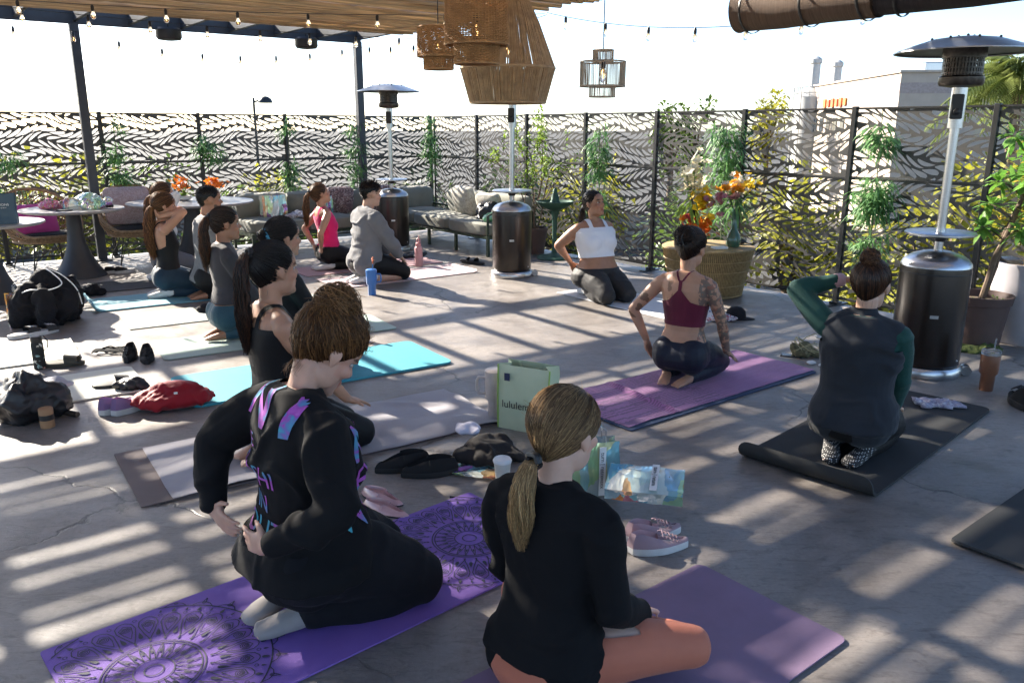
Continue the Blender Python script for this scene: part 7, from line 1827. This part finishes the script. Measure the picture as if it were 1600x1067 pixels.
for i, (x, y, lb) in enumerate(((21.7,61,'pale cylindrical silo with rooftop railing left of the warehouse'),(24.4,64,'second pale silo half behind the warehouse'))):
    e = empty('silo', (x,y,ZG), 0, lb, 'silo', 'silos'); e.scale = (.52,.52,.66); mb = MB(); mb.lathe([(2.3,0),(2.3,12.2),(1.2,13.0),(.0,13.2)], 28, cap=False); mb.build('tank', M_SILO, e)
    mb = MB()
    for z in (12.6,13.2): mb.tube([(2.6*math.cos(2*math.pi*k/24),2.6*math.sin(2*math.pi*k/24),z) for k in range(25)], .05, 5, cap=False)
    for k in range(12): a = 2*math.pi*k/12; mb.tube([(2.6*math.cos(a),2.6*math.sin(a),12.2),(2.6*math.cos(a),2.6*math.sin(a),13.2)], .05, 4)
    mb.tube([(2.4*math.cos(3.5+k*.12),2.4*math.sin(3.5+k*.12),2+k*.42) for k in range(25)], .14, 5); mb.build('railing', M_SILO, e)
    mb = MB(); mb.lathe([(.65,13.0),(.65,15.6),(.8,15.7),(.8,16.1),(.3,16.4)], 16); mb.build('filter_cap', M_SILO, e)
    for k in range(4): a = .7+math.pi*k/2; mb = MB(); mb.tube([(3.0*math.cos(a),3.0*math.sin(a),0),(3.0*math.cos(a),3.0*math.sin(a),13.2)], .08, 5); mb.build('leg', M_SILO, e)
e = wall_building('white_building', (21,26,0), R(-35), 8, 14, 3.9, mat('off white wall', (.66,.63,.58), None, .9, nscale=1), 'low off-white building seen through the right fence')
for k in range(4): mb = MB(); mb.box((-4.03,-5+k*3,2.2),(.06,1.4,1.2)); mb.build('window', MATS['dark window'], e)
# lamp and pylon at the left
e = empty('street_lamp', (-15.3,50,ZG), 0, 'street lamp with a domed head beyond the left fence', 'street lamp'); mb = MB(); mb.tube([(0,0,0),(0,0,7.55)], [.10,.07], 8); mb.tube([(0,0,7.3),(.5,0,7.45)], .05, 6); mb.build('pole', M_POST, e)
mb = MB(); mb.lathe([(.42,7.25),(.42,7.32),(.33,7.5),(.15,7.62),(.0,7.64)], 18, c=(.7,0,0), cap=False); mb.build('lamp_head', M_POST, e)
e = empty('power_pylon', (-95,150,ZG), .4, 'faint lattice power pylon at the far left', 'pylon'); mb = MB()
for s in (-1,1):
    for q in (-1,1): mb.tube([(s*2,q*2,0),(s*.7,q*.7,12),(s*.3,q*.3,18)], .12, 4)
for k in range(9):
    z0, z1 = k*2, k*2+2; w0, w1 = 2-1.7*z0/18, 2-1.7*z1/18
    for q in (-1,1): mb.tube([(-w0,q*w0,z0),(w1,q*w1,z1)], .06, 4); mb.tube([(w0,q*w0,z0),(-w1,q*w1,z1)], .06, 4)
mb.build('tower', M_SILO, e); mb = MB()
for z in (13,15.5,17.5): mb.tube([(-3,0,z),(3,0,z)], .12, 4)
mb.build('cross_arm', M_SILO, e)
# trees
M_TRL = [leafmat('yellow olive foliage', (.36,.34,.035), (.19,.20,.025), .45), leafmat('mid green foliage', (.13,.19,.035), (.06,.11,.02), .4), leafmat('dark foliage', (.06,.10,.025), (.03,.06,.015), .35)]
def tree(loc, h, r, n, m, label, seed, L_=.35):
    rn = random.Random(seed); e = empty('leafy_tree', (loc[0],loc[1],ZG), 0, label, 'tree', 'trees beyond the fence'); mb = MB()
    mb.tube([(0,0,0),(.1,0,h*.4),(0,.1,h*.75)], [.22,.16,.08], 8); cl = []
    for k in range(9):
        a = rn.uniform(0,6.28); c = Vector((r*.62*math.cos(a)*rn.uniform(.3,1), r*.62*math.sin(a)*rn.uniform(.3,1), h*.66+rn.uniform(-.28,.30)*h*.8)); cl.append((c, r*rn.uniform(.35,.55))); mb.tube([(0,0,h*.4), (c.x*.5,c.y*.5,c.z*.8), tuple(c)], [.10,.06,.02], 5)
    mb.build('trunk', M_BARK, e); mb = MB()
    for k in range(n):
        c, q = cl[rn.randrange(9)]; u = Vector((rn.gauss(0,1),rn.gauss(0,1),rn.gauss(0,1))).normalized(); p = c+u*q*rn.random()**.4; leaf(mb, p, u+Vector((rn.gauss(0,.6),rn.gauss(0,.6),rn.gauss(0,.6))), (0,0,1), L_*rn.uniform(.6,1.2), L_*.45, .3, n=2)
    mb.build('crown', m, e)
tree((9.5,18,0), 5.2, 2.4, 1700, M_TRL[0], 'yellow green tree behind the screen right of the flower vases', 1)
tree((7.0,20.5,0), 4.6, 2.0, 1000, M_TRL[0], 'yellow green tree behind the screen with the flower vases', 2)
tree((4.4,21,0), 4.2, 1.8, 800, M_TRL[1], 'green tree behind the screen with the white top woman', 3)
tree((13.5,19,0), 5.5, 2.4, 2200, M_TRL[0], 'yellow green tree behind the nearest heater screen', 4)
tree((-14,30,0), 4.2, 2.6, 1600, M_TRL[1], 'low green tree beyond the left fence', 5)
tree((-8.5,32,0), 3.9, 2.6, 1500, M_TRL[0], 'low yellowish tree beyond the orange flowers', 6)
tree((-20,31,0), 4.5, 2.8, 1500, M_TRL[0], 'low yellowish tree beyond the far left fence', 7)
tree((0.5,27,0), 4.4, 2.4, 1500, M_TRL[2], 'dark tree beyond the fence corner', 8)
tree((16.5,14.5,0), 5.0, 2.2, 1800, M_TRL[1], 'green tree beyond the right edge planter', 9)
def palm(loc, h, r, label, seed, n=34):
    rn = random.Random(seed); e = empty('palm_tree', (loc[0],loc[1],ZG), 0, label, 'palm tree', 'palms beyond the fence'); mb = MB(); mb.tube([(0,0,0),(.15,0,h*.5),(0,0,h)], [.22,.17,.15], 8); mb.build('trunk', M_BARK, e); mb = MB()
    for k in range(n):
        a = rn.uniform(0,6.28); el = rn.uniform(-.4,1.2); d = Vector((math.cos(a)*math.cos(el), math.sin(a)*math.cos(el), math.sin(el))); L_ = r*rn.uniform(.8,1.1); prev = Vector((0,0,h))
        for q in range(11):
            t = (q+1)/11; p = Vector((0,0,h))+d*(L_*t)-Vector((0,0,1))*(L_*.62*t*t); mb.tube([prev, p], .018, 3)
            sd = d.cross(Vector((0,0,1))).normalized()
            for s in (-1,1):
                for rep in (0,.5): leaf(mb, prev.lerp(p, rep), sd*s+d*.5-Vector((0,0,.5)), (0,0,1), r*.30*(1-.5*t), .035+.012*r, .35, n=2)
            prev = p
    mb.build('crown', leafmat('palm frond green', (.21,.25,.06), (.11,.15,.035), .4), e)
tree((9.9,52,0), 8.0, 1.7, 700, M_TRL[1], 'airy round treetop peeping over the fence right of the drum lamp', 11, .5); tree((11.8,54,0), 7.9, 1.5, 600, M_TRL[1], 'second airy treetop just right of the first over the fence', 12, .5); tree((17.7,58,0), 8.6, 1.7, 700, M_TRL[0], 'yellow green treetop over the fence left of the silos', 13, .5)
palm((15.2,25.5,0), 7.3, 2.2, 'big palm rising behind the nearest patio heater', 4, 85); palm((18.2,28,0), 7.5, 2.4, 'big palm at the right edge beyond the fence', 5, 75)
for i in range(7): tree((-24+5.2*i, 24+1.1*i, 0), 3.6+.5*(i % 3), 2.7, 1100, M_TRL[(1,2,0)[i % 3]], ['bushy shrub beyond the far left fence end','dark bushy shrub beyond the left fence','yellowish shrub beyond the left pergola post','green shrub beyond the orange flowers','dark shrub beyond the clear bags on the sofa','yellowish shrub beyond the sofa back','green shrub beyond the fence corner'][i], 40+i, .42)
for i in (1, 3): tree((4.5+2.6*i, 16.5-1.1*i, 0), 3.8, 1.8, 700, M_TRL[(2,0,2,0)[i]], ['dark shrub close behind the white top woman screen','yellowish shrub close behind the flower vase screen','dark shrub close behind the plant shadow screen','yellow green shrub close behind the nearest heater screen'][i], 60+i, .32)
mb = MB(); mb.box((0,0,.9),(60,.25,1.8)); o = mb.build('boundary_wall', mat('pale block wall', (.26,.25,.23), None, .9, nscale=.6)); o.location = (-18,38,ZG); o.rotation_euler = (0,0,.1); tag(o, 'long pale block wall beyond the left fence', 'wall')
